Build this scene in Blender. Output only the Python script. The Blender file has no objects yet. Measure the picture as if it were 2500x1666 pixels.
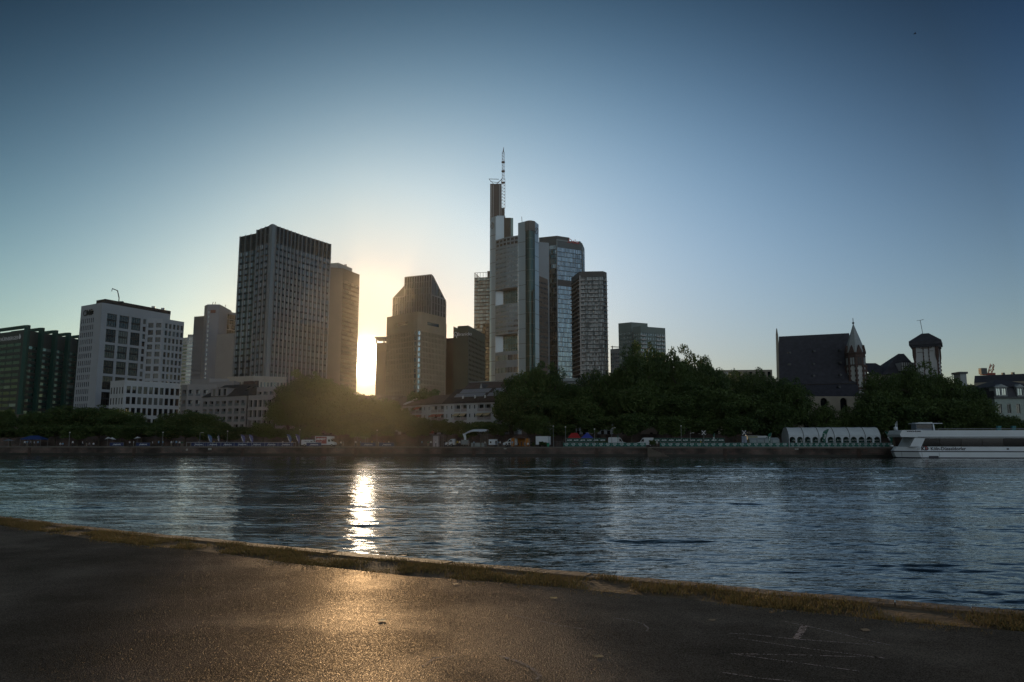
import bpy, bmesh, math, random
import numpy as np
from mathutils import Vector, Matrix
random.seed(7); rng = np.random.default_rng(7)
S = bpy.context.scene
COL = S.collection
R = math.radians
# ------------------------------------------------------------------ camera
F = 1806.0; CXP, CYP = 1250.0, 833.0; HORIZON = 1077.0
PITCH = math.atan((HORIZON - CYP) / F)
EYE = Vector((0, 0, 4.0)); PATH_Z = 2.45
cam_d = bpy.data.cameras.new('camera'); cam = bpy.data.objects.new('camera', cam_d); COL.objects.link(cam)
cam.location = EYE; cam.rotation_euler = (R(90) + PITCH, 0, 0)
cam_d.sensor_width = 36; cam_d.lens = 36 * F / 2500; cam_d.clip_start = 0.1; cam_d.clip_end = 12000
S.camera = cam
def ray(px, py):
    fwd = Vector((0, math.cos(PITCH), math.sin(PITCH))); up = Vector((0, -math.sin(PITCH), math.cos(PITCH)))
    return fwd + Vector((1, 0, 0)) * ((px - CXP) / F) + up * ((CYP - py) / F)
def at(px, py, Y):
    d = ray(px, py); return EYE + d * (Y / d.y)
def atz(px, py, Z):
    d = ray(px, py); return EYE + d * ((Z - EYE.z) / d.z)
def project(p):
    d = p - EYE
    f = d.y * math.cos(PITCH) + d.z * math.sin(PITCH); u = -d.y * math.sin(PITCH) + d.z * math.cos(PITCH)
    return CXP + F * d.x / f, CYP - F * u / f, f
# ------------------------------------------------------------------ sky and sun
sd = ray(893, 880).normalized()
SUN_EL = math.asin(sd.z); SUN_AZ = math.atan2(sd.x, sd.y)
W = bpy.data.worlds.new('World'); S.world = W; W.use_nodes = True
nt = W.node_tree; nt.nodes.clear()
def N(t, **k):
    n = nt.nodes.new(t)
    for a, b in k.items():
        if hasattr(n, a): setattr(n, a, b)
    return n
def Mx(op, a, b=None):
    n = nt.nodes.new('ShaderNodeMath'); n.operation = op
    for i, v in enumerate((a, b)):
        if v is None: continue
        if isinstance(v, (int, float)): n.inputs[i].default_value = v
        else: nt.links.new(v, n.inputs[i])
    return n.outputs[0]
sky = N('ShaderNodeTexSky'); sky.sky_type = 'NISHITA'; sky.sun_disc = False
sky.sun_elevation = SUN_EL; sky.sun_rotation = SUN_AZ; sky.altitude = 100
sky.air_density = 1.0; sky.dust_density = 0.6; sky.ozone_density = 2.2
tc = N('ShaderNodeTexCoord')
dot = N('ShaderNodeVectorMath', operation='DOT_PRODUCT'); nt.links.new(tc.outputs['Generated'], dot.inputs[0]); dot.inputs[1].default_value = sd
dpos = Mx('MAXIMUM', dot.outputs['Value'], 0.0)
def lobe(power, strength, col, src=None):
    v = Mx('MULTIPLY', Mx('POWER', src or dpos, power), strength)
    c = N('ShaderNodeVectorMath', operation='SCALE'); c.inputs[0].default_value = col; nt.links.new(v, c.inputs['Scale']); return c.outputs[0]
def addv(x, y): a_ = N('ShaderNodeVectorMath', operation='ADD'); nt.links.new(x, a_.inputs[0]); nt.links.new(y, a_.inputs[1]); return a_.outputs[0]
# hazy evening gradient: the clear sky above, deepened away from the sun and towards the zenith
sx = N('ShaderNodeSeparateXYZ'); nt.links.new(tc.outputs['Generated'], sx.inputs[0])
def clampv(v, lo, hi): return Mx('MINIMUM', Mx('MAXIMUM', v, lo), hi)
fx, fz, fd = clampv(sx.outputs['X'], -.58, .58), clampv(sx.outputs['Z'], 0.0, .56), clampv(dot.outputs['Value'], .70, .972)
fx2 = Mx('MULTIPLY', fx, fx); fz2 = Mx('MULTIPLY', fz, fz); feats = [fz, fz2, fx, fx2, Mx('MULTIPLY', fx2, fz), fd, Mx('MULTIPLY', fz2, fz)]
near_ = Mx('POWER', dpos, 130)
comb = N('ShaderNodeCombineXYZ')
for ch, co in enumerate(((-3.615, 5.963, -2.927, 0.818, 3.684, -16.232, 3.255, -12.77), (-4.885, 5.649, -1.979, 0.89, 4.395, -14.894, 4.656, -11.071), (-5.845, 4.264, -0.592, 1.185, 4.411, -11.995, 5.964, -9.56))):
    v = Mx('ADD', 0.0, co[0])
    for f_, c_ in zip(feats, co[1:]): v = Mx('ADD', v, Mx('MULTIPLY', f_, c_))
    v = Mx('SUBTRACT', v, Mx('MULTIPLY', near_, (1.45, 1.32, .95)[ch])); nt.links.new(Mx('EXPONENT', v), comb.inputs[ch])
gr = N('ShaderNodeVectorMath', operation='MULTIPLY'); nt.links.new(sky.outputs[0], gr.inputs[0]); nt.links.new(comb.outputs[0], gr.inputs[1]); cur = gr.outputs[0]
for pw, st, co in ((9000, 600, (1, .93, .78)), (1300, 8, (1, .66, .28))): cur = addv(cur, lobe(pw, st, co))
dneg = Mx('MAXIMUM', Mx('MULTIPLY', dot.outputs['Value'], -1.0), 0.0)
cur = addv(cur, lobe(1.2, 6.2, (.84, .94, 1.02), dneg))  # added broad glow opposite the sun, brightens the facades facing the camera
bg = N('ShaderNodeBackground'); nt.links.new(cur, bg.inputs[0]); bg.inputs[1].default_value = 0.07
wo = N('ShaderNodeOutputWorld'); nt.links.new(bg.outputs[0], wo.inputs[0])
sun_d = bpy.data.lights.new('sun', 'SUN'); sun = bpy.data.objects.new('sun', sun_d); COL.objects.link(sun)
sun_d.energy = 2.4; sun_d.angle = R(0.53); sun_d.color = (1, .70, .40)
sun.rotation_euler = sd.to_track_quat('Z', 'Y').to_euler()
S.view_settings.view_transform = 'Standard'; S.view_settings.look = 'None'; S.view_settings.gamma = 1
S.view_settings.exposure = 0.0
S.cycles.use_denoising = True; S.cycles.denoising_prefilter = 'NONE'; S.cycles.sample_clamp_direct = 9.0; S.cycles.max_bounces = 6; S.cycles.diffuse_bounces = 2; S.cycles.glossy_bounces = 4
S.cycles.transparent_max_bounces = 8; S.cycles.volume_bounces = 0; S.cycles.sample_clamp_indirect = 6; S.cycles.caustics_reflective = False; S.cycles.caustics_refractive = False
# ------------------------------------------------------------------ helpers
BASE = {}
def tag(o, label=None, cat=None, group=None, kind=None):
    if label: o['label'] = label
    if cat: o['category'] = cat
    if group: o['group'] = group
    if kind: o['kind'] = kind
    return o
def empty(name, loc, label=None, cat=None, group=None, rz=0):
    o = bpy.data.objects.new(name, None); COL.objects.link(o); o.location = loc; o.rotation_euler = (0, 0, rz)
    BASE[o.name] = Vector(loc); return tag(o, label, cat, group)
class MB:
    def __init__(s): s.v = []; s.f = []; s.m = []; s.r = []
    def face(s, pts, mi=0, r=0.0):
        n = len(s.v); s.v.extend([tuple(p) for p in pts]); s.f.append(tuple(range(n, n + len(pts)))); s.m.append(mi); s.r.append(r)
    def box(s, lo, hi, mi=0):
        x0, y0, z0 = lo; x1, y1, z1 = hi
        s.obox(Vector((x0, y0, z0)), Vector((x1 - x0, 0, 0)), Vector((0, y1 - y0, 0)), Vector((0, 0, z1 - z0)), mi)
    def obox(s, o, a, b, c, mi=0):
        o = Vector(o); a = Vector(a); b = Vector(b); c = Vector(c)
        P = [o, o + a, o + a + b, o + b, o + c, o + a + c, o + a + b + c, o + b + c]; n = len(s.v); s.v.extend([tuple(p) for p in P])
        fs = [(0, 3, 2, 1), (4, 5, 6, 7), (0, 1, 5, 4), (1, 2, 6, 5), (2, 3, 7, 6), (3, 0, 4, 7)]
        if a.cross(b).dot(c) < 0: fs = [t[::-1] for t in fs]
        for t in fs: s.f.append(tuple(n + i for i in t)); s.m.append(mi); s.r.append(0)
    def tube(s, p, q, r0, r1=None, n=6, mi=0, cap=True):
        p = Vector(p); q = Vector(q); r1 = r0 if r1 is None else r1
        d = (q - p).normalized(); a = d.orthogonal().normalized(); b = d.cross(a); k = len(s.v)
        for c, rr in ((p, r0), (q, r1)):
            for i in range(n):
                t = 2 * math.pi * i / n; s.v.append(tuple(c + (a * math.cos(t) + b * math.sin(t)) * rr))
        for i in range(n):
            j = (i + 1) % n; s.f.append((k + i, k + j, k + n + j, k + n + i)); s.m.append(mi); s.r.append(0)
        if cap:
            s.f.append(tuple(k + i for i in range(n))[::-1]); s.m.append(mi); s.r.append(0)
            s.f.append(tuple(k + n + i for i in range(n))); s.m.append(mi); s.r.append(0)
    def ball(s, c, rx, ry=None, rz=None, nu=10, nv=7, mi=0, half=False):
        ry = ry or rx; rz = rz or rx; c = Vector(c); k = len(s.v); v0 = 0.0 if half else -math.pi / 2
        for j in range(nv + 1):
            t = v0 + (math.pi / 2 - v0) * j / nv
            for i in range(nu):
                a = 2 * math.pi * i / nu; s.v.append((c.x + rx * math.cos(t) * math.cos(a), c.y + ry * math.cos(t) * math.sin(a), c.z + rz * math.sin(t)))
        for j in range(nv):
            for i in range(nu):
                i2 = (i + 1) % nu; s.f.append((k + j * nu + i, k + j * nu + i2, k + (j + 1) * nu + i2, k + (j + 1) * nu + i)); s.m.append(mi); s.r.append(0)
    def prism(s, pts, z0, z1, mi=0, top=True, bottom=False):
        n = len(pts)
        for i in range(n):
            a = pts[i]; b = pts[(i + 1) % n]
            s.face([(a[0], a[1], z0), (b[0], b[1], z0), (b[0], b[1], z1), (a[0], a[1], z1)], mi)
        if top: s.face([(p[0], p[1], z1) for p in pts], mi)
        if bottom: s.face([(p[0], p[1], z0) for p in pts][::-1], mi)
    def build(s, name, mats, parent=None, smooth=False, root=None, label=None):
        if not s.v: return None
        me = bpy.data.meshes.new(name)
        off = Vector((0, 0, 0)); rt = parent
        while rt is not None and rt.parent is not None: rt = rt.parent
        if rt is not None and rt.name in BASE: off = BASE[rt.name]
        elif root is not None: off = Vector(root)
        me.from_pydata([(a - off.x, b - off.y, c - off.z) for a, b, c in s.v], [], s.f)
        if not isinstance(mats, (list, tuple)): mats = [mats]
        for m in mats: me.materials.append(m)
        if len(mats) > 1: me.polygons.foreach_set('material_index', s.m)
        if any(s.r):
            at_ = me.attributes.new('rnd', 'FLOAT', 'FACE'); at_.data.foreach_set('value', s.r)
        if smooth: me.polygons.foreach_set('use_smooth', [True] * len(s.f))
        me.update()
        o = bpy.data.objects.new(name, me); COL.objects.link(o)
        if parent is not None: o.parent = parent
        elif root is not None: o.location = root; BASE[o.name] = Vector(root)
        if label: o['label'] = label
        return o
def copy_tree(o, parent=None):
    c = o.copy(); COL.objects.link(c)
    if parent is not None: c.parent = parent
    for ch in list(o.children): copy_tree(ch, c)
    return c
# ------------------------------------------------------------------ materials
MATS = {}
def mat(name, col, rough=0.7, metal=0.0, var=0.15, vscale=1.2, bump=0.0, bscale=8.0, spec=0.5, ior=None, coords='Object'):
    if name in MATS: return MATS[name]
    m = bpy.data.materials.new(name); m.use_nodes = True; t = m.node_tree; b = t.nodes['Principled BSDF']
    b.inputs['Roughness'].default_value = rough; b.inputs['Metallic'].default_value = metal; b.inputs['Specular IOR Level'].default_value = spec
    if ior: b.inputs['IOR'].default_value = ior
    g = t.nodes.new('ShaderNodeNewGeometry')
    if var > 0:
        n = t.nodes.new('ShaderNodeTexNoise'); n.inputs['Scale'].default_value = vscale; n.inputs['Detail'].default_value = 5; t.links.new(g.outputs['Position'], n.inputs['Vector'])
        r = t.nodes.new('ShaderNodeMapRange'); r.inputs[1].default_value = .3; r.inputs[2].default_value = .7; r.inputs[3].default_value = 1 - var; r.inputs[4].default_value = 1 + var; t.links.new(n.outputs[0], r.inputs[0])
        v = t.nodes.new('ShaderNodeVectorMath'); v.operation = 'SCALE'; v.inputs[0].default_value = col[:3]; t.links.new(r.outputs[0], v.inputs['Scale']); t.links.new(v.outputs[0], b.inputs['Base Color'])
    else: b.inputs['Base Color'].default_value = (*col[:3], 1)
    if bump > 0:
        n2 = t.nodes.new('ShaderNodeTexNoise'); n2.inputs['Scale'].default_value = bscale; n2.inputs['Detail'].default_value = 4; t.links.new(g.outputs['Position'], n2.inputs['Vector'])
        bp = t.nodes.new('ShaderNodeBump'); bp.inputs['Strength'].default_value = bump; bp.inputs['Distance'].default_value = .05; t.links.new(n2.outputs[0], bp.inputs['Height']); t.links.new(bp.outputs[0], b.inputs['Normal'])
    MATS[name] = m; return m
def glass(name, dark=(.02, .03, .035), refl=(.42, .50, .55), lo=.25, hi=.7, rough=.06, curtain=(.25, .26, .25), cprob=.2):
    """coated window glass: dark room behind, mirror-like coating, a share of panes with blinds (attribute rnd picks)"""
    m = bpy.data.materials.new(name); m.use_nodes = True; t = m.node_tree; t.nodes.remove(t.nodes['Principled BSDF'])
    a = t.nodes.new('ShaderNodeAttribute'); a.attribute_name = 'rnd'
    st = t.nodes.new('ShaderNodeMath'); st.operation = 'GREATER_THAN'; t.links.new(a.outputs['Fac'], st.inputs[0]); st.inputs[1].default_value = 1 - cprob
    mx = t.nodes.new('ShaderNodeMix'); mx.data_type = 'RGBA'; t.links.new(st.outputs[0], mx.inputs[0]); mx.inputs[6].default_value = (*dark, 1); mx.inputs[7].default_value = (*curtain, 1)
    d = t.nodes.new('ShaderNodeBsdfDiffuse'); t.links.new(mx.outputs[2], d.inputs[0])
    g = t.nodes.new('ShaderNodeBsdfGlossy'); g.inputs['Roughness'].default_value = rough; g.inputs[0].default_value = (*[c * .62 for c in refl], 1)
    sn = t.nodes.new('ShaderNodeMath'); sn.operation = 'MULTIPLY'; t.links.new(a.outputs['Fac'], sn.inputs[0]); sn.inputs[1].default_value = 57.31
    fr = t.nodes.new('ShaderNodeMath'); fr.operation = 'FRACT'; t.links.new(sn.outputs[0], fr.inputs[0])
    mr = t.nodes.new('ShaderNodeMapRange'); t.links.new(fr.outputs[0], mr.inputs[0]); mr.inputs[3].default_value = lo; mr.inputs[4].default_value = hi
    fz = t.nodes.new('ShaderNodeFresnel'); fz.inputs[0].default_value = 1.5
    ad = t.nodes.new('ShaderNodeMath'); ad.operation = 'ADD'; ad.use_clamp = True; t.links.new(mr.outputs[0], ad.inputs[0]); t.links.new(fz.outputs[0], ad.inputs[1])
    ms = t.nodes.new('ShaderNodeMixShader'); t.links.new(ad.outputs[0], ms.inputs[0]); t.links.new(d.outputs[0], ms.inputs[1]); t.links.new(g.outputs[0], ms.inputs[2])
    t.links.new(ms.outputs[0], t.nodes['Material Output'].inputs[0]); MATS[name] = m; return m

# ------------------------------------------------------------------ haze over river and city, added mainly for the warm glow around the sun
hz = bpy.data.meshes.new('haze'); HX, HB, HT = 2600, -3.0, 330.0
hv = [(x, y, z) for z in (HB, HT) for x, y in ((-HX, -1000), (HX, -1000), (HX, 2400), (-HX, 2400))]
hz.from_pydata(hv, [], [(0, 3, 2, 1), (4, 5, 6, 7), (0, 1, 5, 4), (1, 2, 6, 5), (2, 3, 7, 6), (3, 0, 4, 7)]); hzo = bpy.data.objects.new('haze', hz); COL.objects.link(hzo); hzo['kind'] = 'stuff'
hm = bpy.data.materials.new('haze_air'); hm.use_nodes = True; ht = hm.node_tree; ht.nodes.clear(); pv = ht.nodes.new('ShaderNodeVolumePrincipled'); pv.inputs['Density'].default_value = 0.00005; pv.inputs['Anisotropy'].default_value = .96; pv.inputs['Color'].default_value = (1, .91, .76, 1)
ho = ht.nodes.new('ShaderNodeOutputMaterial'); ht.links.new(pv.outputs[0], ho.inputs['Volume']); hz.materials.append(hm)
# ------------------------------------------------------------------ palette
M_conc = mat('pale_render', (.38, .38, .37), .8, var=.06, vscale=.15)
M_white = mat('white_render', (.52, .53, .54), .8, var=.05, vscale=.2)
M_stone = mat('light_stone', (.40, .36, .31), .85, var=.10, vscale=.3)
M_sand = mat('sand_stone', (.33, .29, .23), .85, var=.10, vscale=.3)
M_brown = mat('brown_panel', (.14, .11, .09), .6, var=.08, vscale=.2)
M_grey = mat('grey_panel', (.26, .27, .28), .55, var=.06, vscale=.2)
M_dgrey = mat('dark_grey_panel', (.07, .075, .08), .6, var=.1, vscale=.3)
M_black = mat('black_metal', (.02, .02, .022), .5, var=0)
M_alu = mat('champagne_metal', (.29, .29, .295), .35, .5, var=.04)
M_steel = mat('steel', (.3, .31, .32), .4, .7, var=.05)
M_green = mat('dark_green_metal', (.015, .075, .06), .45, .2, var=.05)
M_slate = mat('slate_roof', (.045, .045, .06), .75, var=.25, vscale=.8, bump=.3, bscale=3)
M_tile = mat('brown_tile_roof', (.12, .09, .075), .85, var=.2, vscale=.8, bump=.3, bscale=4)
M_rsand = mat('red_sandstone', (.095, .06, .052), .9, var=.25, vscale=1.2)
M_lead = mat('pale_lead', (.33, .36, .37), .6, var=.12, vscale=1.5)
M_sign = mat('white_sign', (.75, .75, .75), .5, var=0)
M_red = mat('red_sign', (.45, .02, .02), .5, var=0)
G_blue = glass('blue_glass', (.02, .03, .035), (.55, .66, .72), .40, .85)
G_dark = glass('dark_glass', (.012, .014, .016), (.40, .42, .44), .10, .40, cprob=.12, curtain=(.16, .17, .16))
G_green = glass('green_glass', (.05, .10, .095), (.50, .68, .66), .35, .8, cprob=.08, curtain=(.5, .6, .58))
G_bright = glass('bright_glass', (.05, .06, .06), (.75, .82, .85), .45, .85, cprob=.3, curtain=(.4, .42, .42))
G_house = glass('house_glass', (.012, .014, .016), (.45, .48, .5), .06, .5, cprob=.25, curtain=(.3, .29, .26))

def V2(p): return (p[0], p[1])
def facade(w, wins, A, B, z0, z1, nc, nr, fw=.6, fh=.6, d=.25, ml=0., mr=0., mt=0., mb=0., yb=.5, skip=None, mi=0, wcls=0):
    """punch an nc x nr grid of openings into the wall A-B (left to right seen from outside)"""
    A = Vector((A[0], A[1], 0)); B = Vector((B[0], B[1], 0)); L = (B - A).length; u = (B - A) / L; n = Vector((u.y, -u.x, 0))
    P = lambda s, z, o=0.0: A + u * s + n * o + Vector((0, 0, z))
    cw = (L - ml - mr) / nc; ch = (z1 - z0 - mt - mb) / nr
    xs = [0.0]; zs = [z0]
    for i in range(nc): a = ml + i * cw + cw * (1 - fw) / 2; xs += [a, a + cw * fw]
    for j in range(nr): a = z0 + mb + j * ch + ch * (1 - fh) * yb; zs += [a, a + ch * fh]
    xs.append(L); zs.append(z1)
    for j in range(len(zs) - 1):
        za, zb = zs[j], zs[j + 1]
        if zb - za < 1e-4: continue
        if j % 2 == 0: w.face([P(0, za), P(L, za), P(L, zb), P(0, zb)], mi); continue
        for i in range(len(xs) - 1):
            xa, xb = xs[i], xs[i + 1]
            if xb - xa < 1e-4: continue
            if i % 2 == 0 or (skip and skip(i // 2, j // 2)): w.face([P(xa, za), P(xb, za), P(xb, zb), P(xa, zb)], mi); continue
            w.face([P(xa, za), P(xb, za), P(xb, za, -d), P(xa, za, -d)], mi); w.face([P(xa, zb, -d), P(xb, zb, -d), P(xb, zb), P(xa, zb)], mi)
            w.face([P(xa, za), P(xa, za, -d), P(xa, zb, -d), P(xa, zb)], mi); w.face([P(xb, za, -d), P(xb, za), P(xb, zb), P(xb, zb, -d)], mi)
            wins.append(([P(xa, za, -d), P(xb, za, -d), P(xb, zb, -d), P(xa, zb, -d)], n, wcls))
def pane(mb, q, n, tilt=.012, mi=0):
    t = [Vector(p) + n * random.uniform(-tilt, tilt) for p in q]
    t[2] = t[1] + (t[3] - t[0])
    mb.face(t, mi, random.uniform(.01, .99))
def put_windows(root, wins, g, name='window', keep=100, tilt=.012, fr=None, sub=0):
    """the panes that show largest become windows of their own, the remainder one part"""
    def area(w_):
        q, n, c = w_; ctr = (q[0] + q[2]) / 2; v = EYE - ctr; dd = v.length
        return (q[1] - q[0]).length * (q[3] - q[0]).length * max(0, n.dot(v) / dd) / dd ** 2
    ws = sorted(wins, key=area, reverse=True)
    for w_ in ws[:keep]:
        mb = MB(); pane(mb, w_[0], w_[1], tilt)
        if sub and (w_[0][1] - w_[0][0]).length > sub:
            q, n, c = w_; u = (q[1] - q[0]); H = (q[3] - q[0]).z
            for s in (.0, .235, .48, .72, .96): mb.obox(q[0] + u * s + n * .03, u * .03, n * .12, Vector((0, 0, H)), 1)
            for s, hh in ((.45, .13), (0, .03), (.97, .03)): mb.obox(q[0] + Vector((0, 0, H * s)) + n * .035, u, n * .1, Vector((0, 0, H * hh)), 1)
            mb.build(name, [g, M_black], root); continue
        if fr is not None:
            q, n, c = w_; u = (q[1] - q[0]); L = u.length; u = u / L; H = (q[3] - q[0]).z
            for s in ([.0, .47, .94] if L > .9 else [0, .92]): mb.obox(q[0] + u * L * s + n * .02, u * L * .06, n * .05, Vector((0, 0, H)), 1)
            for s in (0, .95): mb.obox(q[0] + Vector((0, 0, H * s)) + n * .015, u * L, n * .05, Vector((0, 0, H * .05)), 1)
            mb.build(name, [g, fr], root)
        else: mb.build(name, g, root)
    if len(ws) > keep:
        mb = MB()
        for w_ in ws[keep:]: pane(mb, w_[0], w_[1], tilt)
        tag(mb.build(name, g, root), kind='stuff')
def glass_skin(root, wins, g, name='glass_facade', tilt=.02):
    mb = MB()
    for w_ in wins: pane(mb, w_[0], w_[1], tilt)
    return mb.build(name, g, root)
def corners(top, depth, ref=0):
    """top roofline corners (pixels) -> ground points, roof height; top[ref] stands at the given depth"""
    Z = at(top[ref][0], top[ref][1], depth).z
    return [Vector((*atz(x, y, Z).xy, 0)) for x, y in top], Z
def back(P, depth=None):
    if len(P) == 3: return [V2(p) for p in P] + [V2(P[0] + P[2] - P[1])]
    u = (P[-1] - P[0]).normalized(); n = Vector((-u.y, u.x, 0)) * depth
    return [V2(p) for p in P] + [V2(P[-1] + n), V2(P[0] + n)]
def onwall(A, B, px, py=1000):
    """where the column px meets the vertical wall through A and B"""
    d = ray(px, py); A = Vector((A[0], A[1])); B = Vector((B[0], B[1])); e = B - A
    den = d.x * e.y - d.y * e.x; t = (A.x * e.y - A.y * e.x) / den
    return Vector((d.x * t, d.y * t, 0))
def zat(P, px, py):
    d = ray(px, py); return EYE.z + d.z / d.y * (P[1] - EYE.y)
def mullions(root, A, B, z0, z1, n, w=.25, out=.35, m=None, name='mullions', bands=0, bh=.3, ml=0, mr=0, bout=.12):
    A = Vector((A[0], A[1], 0)); B = Vector((B[0], B[1], 0)); L = (B - A).length; u = (B - A) / L; nn = Vector((u.y, -u.x, 0)); mb = MB()
    for i in range(n + 1):
        s = ml + (L - ml - mr) * i / n; mb.obox(A + u * (s - w / 2) + Vector((0, 0, z0)) + nn * .02, u * w, nn * out, Vector((0, 0, z1 - z0)))
    for j in range(bands + 1 if bands else 0):
        z = z0 + (z1 - z0) * j / bands - bh / 2; mb.obox(A + Vector((0, 0, z)) + nn * .02, u * L, nn * bout, Vector((0, 0, bh)))
    return mb.build(name, m or M_alu, root)
FONT_UP = Vector((0, 0, 1))
def text_mb(txt, size, o, u, n, up=FONT_UP, ext=.04, align='LEFT', bold=0.0, shear=0.0):
    """a text turned into a mesh builder, written along u and facing n"""
    c = bpy.data.curves.new('t', 'FONT'); c.body = txt; c.size = size; c.extrude = ext / 2; c.align_x = align; c.offset = bold; c.shear = shear; c.resolution_u = 2
    ob = bpy.data.objects.new('t', c); COL.objects.link(ob); dg = bpy.context.evaluated_depsgraph_get()
    me = bpy.data.meshes.new_from_object(ob.evaluated_get(dg)); mb = MB()
    u = Vector(u).normalized(); n = Vector(n).normalized(); up = Vector(up)
    for v in me.vertices: mb.v.append(tuple(Vector(o) + u * v.co.x + up * v.co.y + n * v.co.z))
    for p in me.polygons: mb.f.append(tuple(p.vertices)); mb.m.append(0); mb.r.append(0)
    bpy.data.objects.remove(ob); bpy.data.curves.remove(c); bpy.data.meshes.remove(me); return mb
def wall_dir(A, B):
    u = Vector((B[0] - A[0], B[1] - A[1], 0)).normalized(); return u, Vector((u.y, -u.x, 0))
GZ = 5.0   # street level of the city bank
# ------------------------------------------------------------------ far bank geometry
W0 = atz(0, 1110.5, 0); W1 = atz(2500, 1117, 0); QU = (W1 - W0).normalized(); QN = Vector((-QU.y, QU.x, 0)); QZ = 2.4
QROT = math.atan2(QU.y, QU.x)
def quay(px, back_=0.0, z=None):
    d = ray(px, 1088); A = W0 + QN * back_; den = d.x * QU.y - d.y * QU.x; t = (A.x * QU.y - A.y * QU.x) / den
    z = QZ if z is None else z
    return Vector((d.x * t, d.y * t, z))
# ================================================================== TOWERS
# --- green glass office block, far left
P, Z = corners([(-95, 826), (61, 806), (192, 829)], 370, 1)
root = empty('office_block', (P[1].x, P[1].y, GZ), 'dark green glass office block with tall steel fins over its roof, at the left edge', 'building')
F4 = back(P); w = MB(); wins = []
facade(w, wins, P[0], P[1], GZ, Z, 9, 16, .97, .52, .15, mt=5.5, mr=2.5)
facade(w, wins, P[1], P[2], GZ, Z, 4, 16, .80, .52, .3, mt=7, ml=2)
w.face([(*F4[2], GZ), (*F4[3], GZ), (*F4[3], Z), (*F4[2], Z)]); w.face([(*F4[3], GZ), (*F4[0], GZ), (*F4[0], Z), (*F4[3], Z)]); w.face([(*p, Z) for p in F4])
w.build('wall', mat('dark_spandrel', (.05, .06, .062), .4, var=.1), root)
put_windows(root, wins, G_green)
u0, n0 = wall_dir(P[0], P[1]); u1, n1 = wall_dir(P[1], P[2]); L1 = (P[2] - P[1]).length
for k, zz in enumerate((0, 1, 2, 3, 4)):
    fm = MB(); q = P[1] + u1 * (L1 * k / 4 - .6) + n1 * .1
    fm.obox((q.x, q.y, GZ), u1 * 1.5, n1 * 2.2, Vector((0, 0, Z + 2.4 - GZ)))
    fm.obox(Vector((q.x, q.y, Z + .9)) - u0 * .0, u1 * 1.5, -u0 * ((P[1] - P[0]).length * .42), Vector((0, 0, 1.5)))
    e = q - u0 * ((P[1] - P[0]).length * .42); fm.obox(Vector((e.x, e.y, Z)), u1 * 1.5, u0 * 1.5, Vector((0, 0, 1.0)))
    fm.build('roof_fin', M_green, root)
text_mb('NÜRNBERGER', 2.6, P[1] - u0 * 5.4 + Vector((0, 0, Z - 4.4)) + n0 * .15, u0, n0, align='RIGHT', bold=.03).build('lettering', M_sign, root)
em = MB(); c0 = P[1] - u0 * 3.8 + Vector((0, 0, Z - 3.4)) + n0 * .15
em.tube(c0, c0 + n0 * .15, 1.0, n=14); em.obox(c0 - u0 * .15 + Vector((0, 0, .6)), u0 * .3, n0 * .3, Vector((0, 0, 1.0))); em.build('emblem', M_sign, root)
# --- white tower with the three-letter sign
P, Z = corners([(198.5, 748), (250, 739), (416, 768)], 340, 1)
root = empty('office_tower', (P[1].x, P[1].y, GZ), 'white square-windowed tower with dark roof storey and small crane arm, at left', 'building')
F4 = back(P); w = MB(); wins = []
zt = zat(P[0], 205, 778)
facade(w, wins, P[0], P[1], GZ, zt, 7, 17, .55, .66, .25, ml=.6, mr=6.0)
u0, n0 = wall_dir(P[0], P[1]); L0 = (P[1] - P[0]).length
facade(w, wins, P[0], P[1], zt, Z, 1, 1, .62, .30, .8, ml=1.5, mr=L0 * .26, yb=.28)
u1, n1 = wall_dir(P[1], P[2]); L1 = (P[2] - P[1]).length
q = onwall(P[1], P[2], 333); q2 = onwall(P[1], P[2], 345)
facade(w, wins, P[1], q, GZ, Z, 3, 8, .80, .84, .5, ml=2.2, mr=.2, mt=4.0)
facade(w, wins, q, q2, GZ, Z, 1, 16, .62, .66, .4, mt=4)
w.face([(q2.x, q2.y, GZ), (*F4[2], GZ), (*F4[2], Z), (q2.x, q2.y, Z)])
w.face([(*F4[2], GZ), (*F4[3], GZ), (*F4[3], Z), (*F4[2], Z)]); w.face([(*F4[3], GZ), (*F4[0], GZ), (*F4[0], Z), (*F4[3], Z)]); w.face([(*p, Z) for p in F4])
# balcony block standing in front of the right face
Pb = [onwall(P[1], P[2], 345), None, None]
zb = zat(Pb[0] + n1 * 1.0, 349, 783)
a0 = q2 + n1 * 0.0; a1 = q2 + n1 * 7 + u1 * 3.5; a2 = onwall(P[1] + n1 * 7, P[2] + n1 * 7, 437)
a3 = a2 - n1 * 9
zb = zat(a1, 373, 778)
facade(w, wins, a0, a1, GZ, zb, 2, 16, .66, .66, .4, mt=1.6)
facade(w, wins, a1, a2, GZ, zb, 5, 16, .66, .68, .5, mt=1.6, ml=1.0)
facade(w, wins, a2, a3, GZ, zb, 2, 16, .6, .6, .4, mt=1.6)
w.face([(a0.x, a0.y, zb), (a1.x, a1.y, zb), (a2.x, a2.y, zb), (a3.x, a3.y, zb)])
w.build('wall', mat('white_cladding', (.40, .42, .45), .75, var=.05, vscale=.15), root); put_windows(root, wins, G_dark, tilt=.03, sub=3.5)
rb = MB(); zi = at(254, 731.5, P[1].y + 3).z
pts = [V2(onwall(P[0] - n0 * 1.5, P[1] - n0 * 1.5, 215)), V2(P[1] - n0 * 1.5 - u0 * .5), V2(onwall(P[1] - n1 * 1.5, P[2] - n1 * 1.5, 402))]
pts += [(pts[2][0] - u0.x * 14, pts[2][1] - u0.y * 14 + 5), (pts[0][0] + u1.x * 20, pts[0][1] + u1.y * 20)]
rb.prism(pts, Z, zi); rb.build('roof_storey', mat('dark_red_brown', (.035, .024, .024), .6), root)
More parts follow.
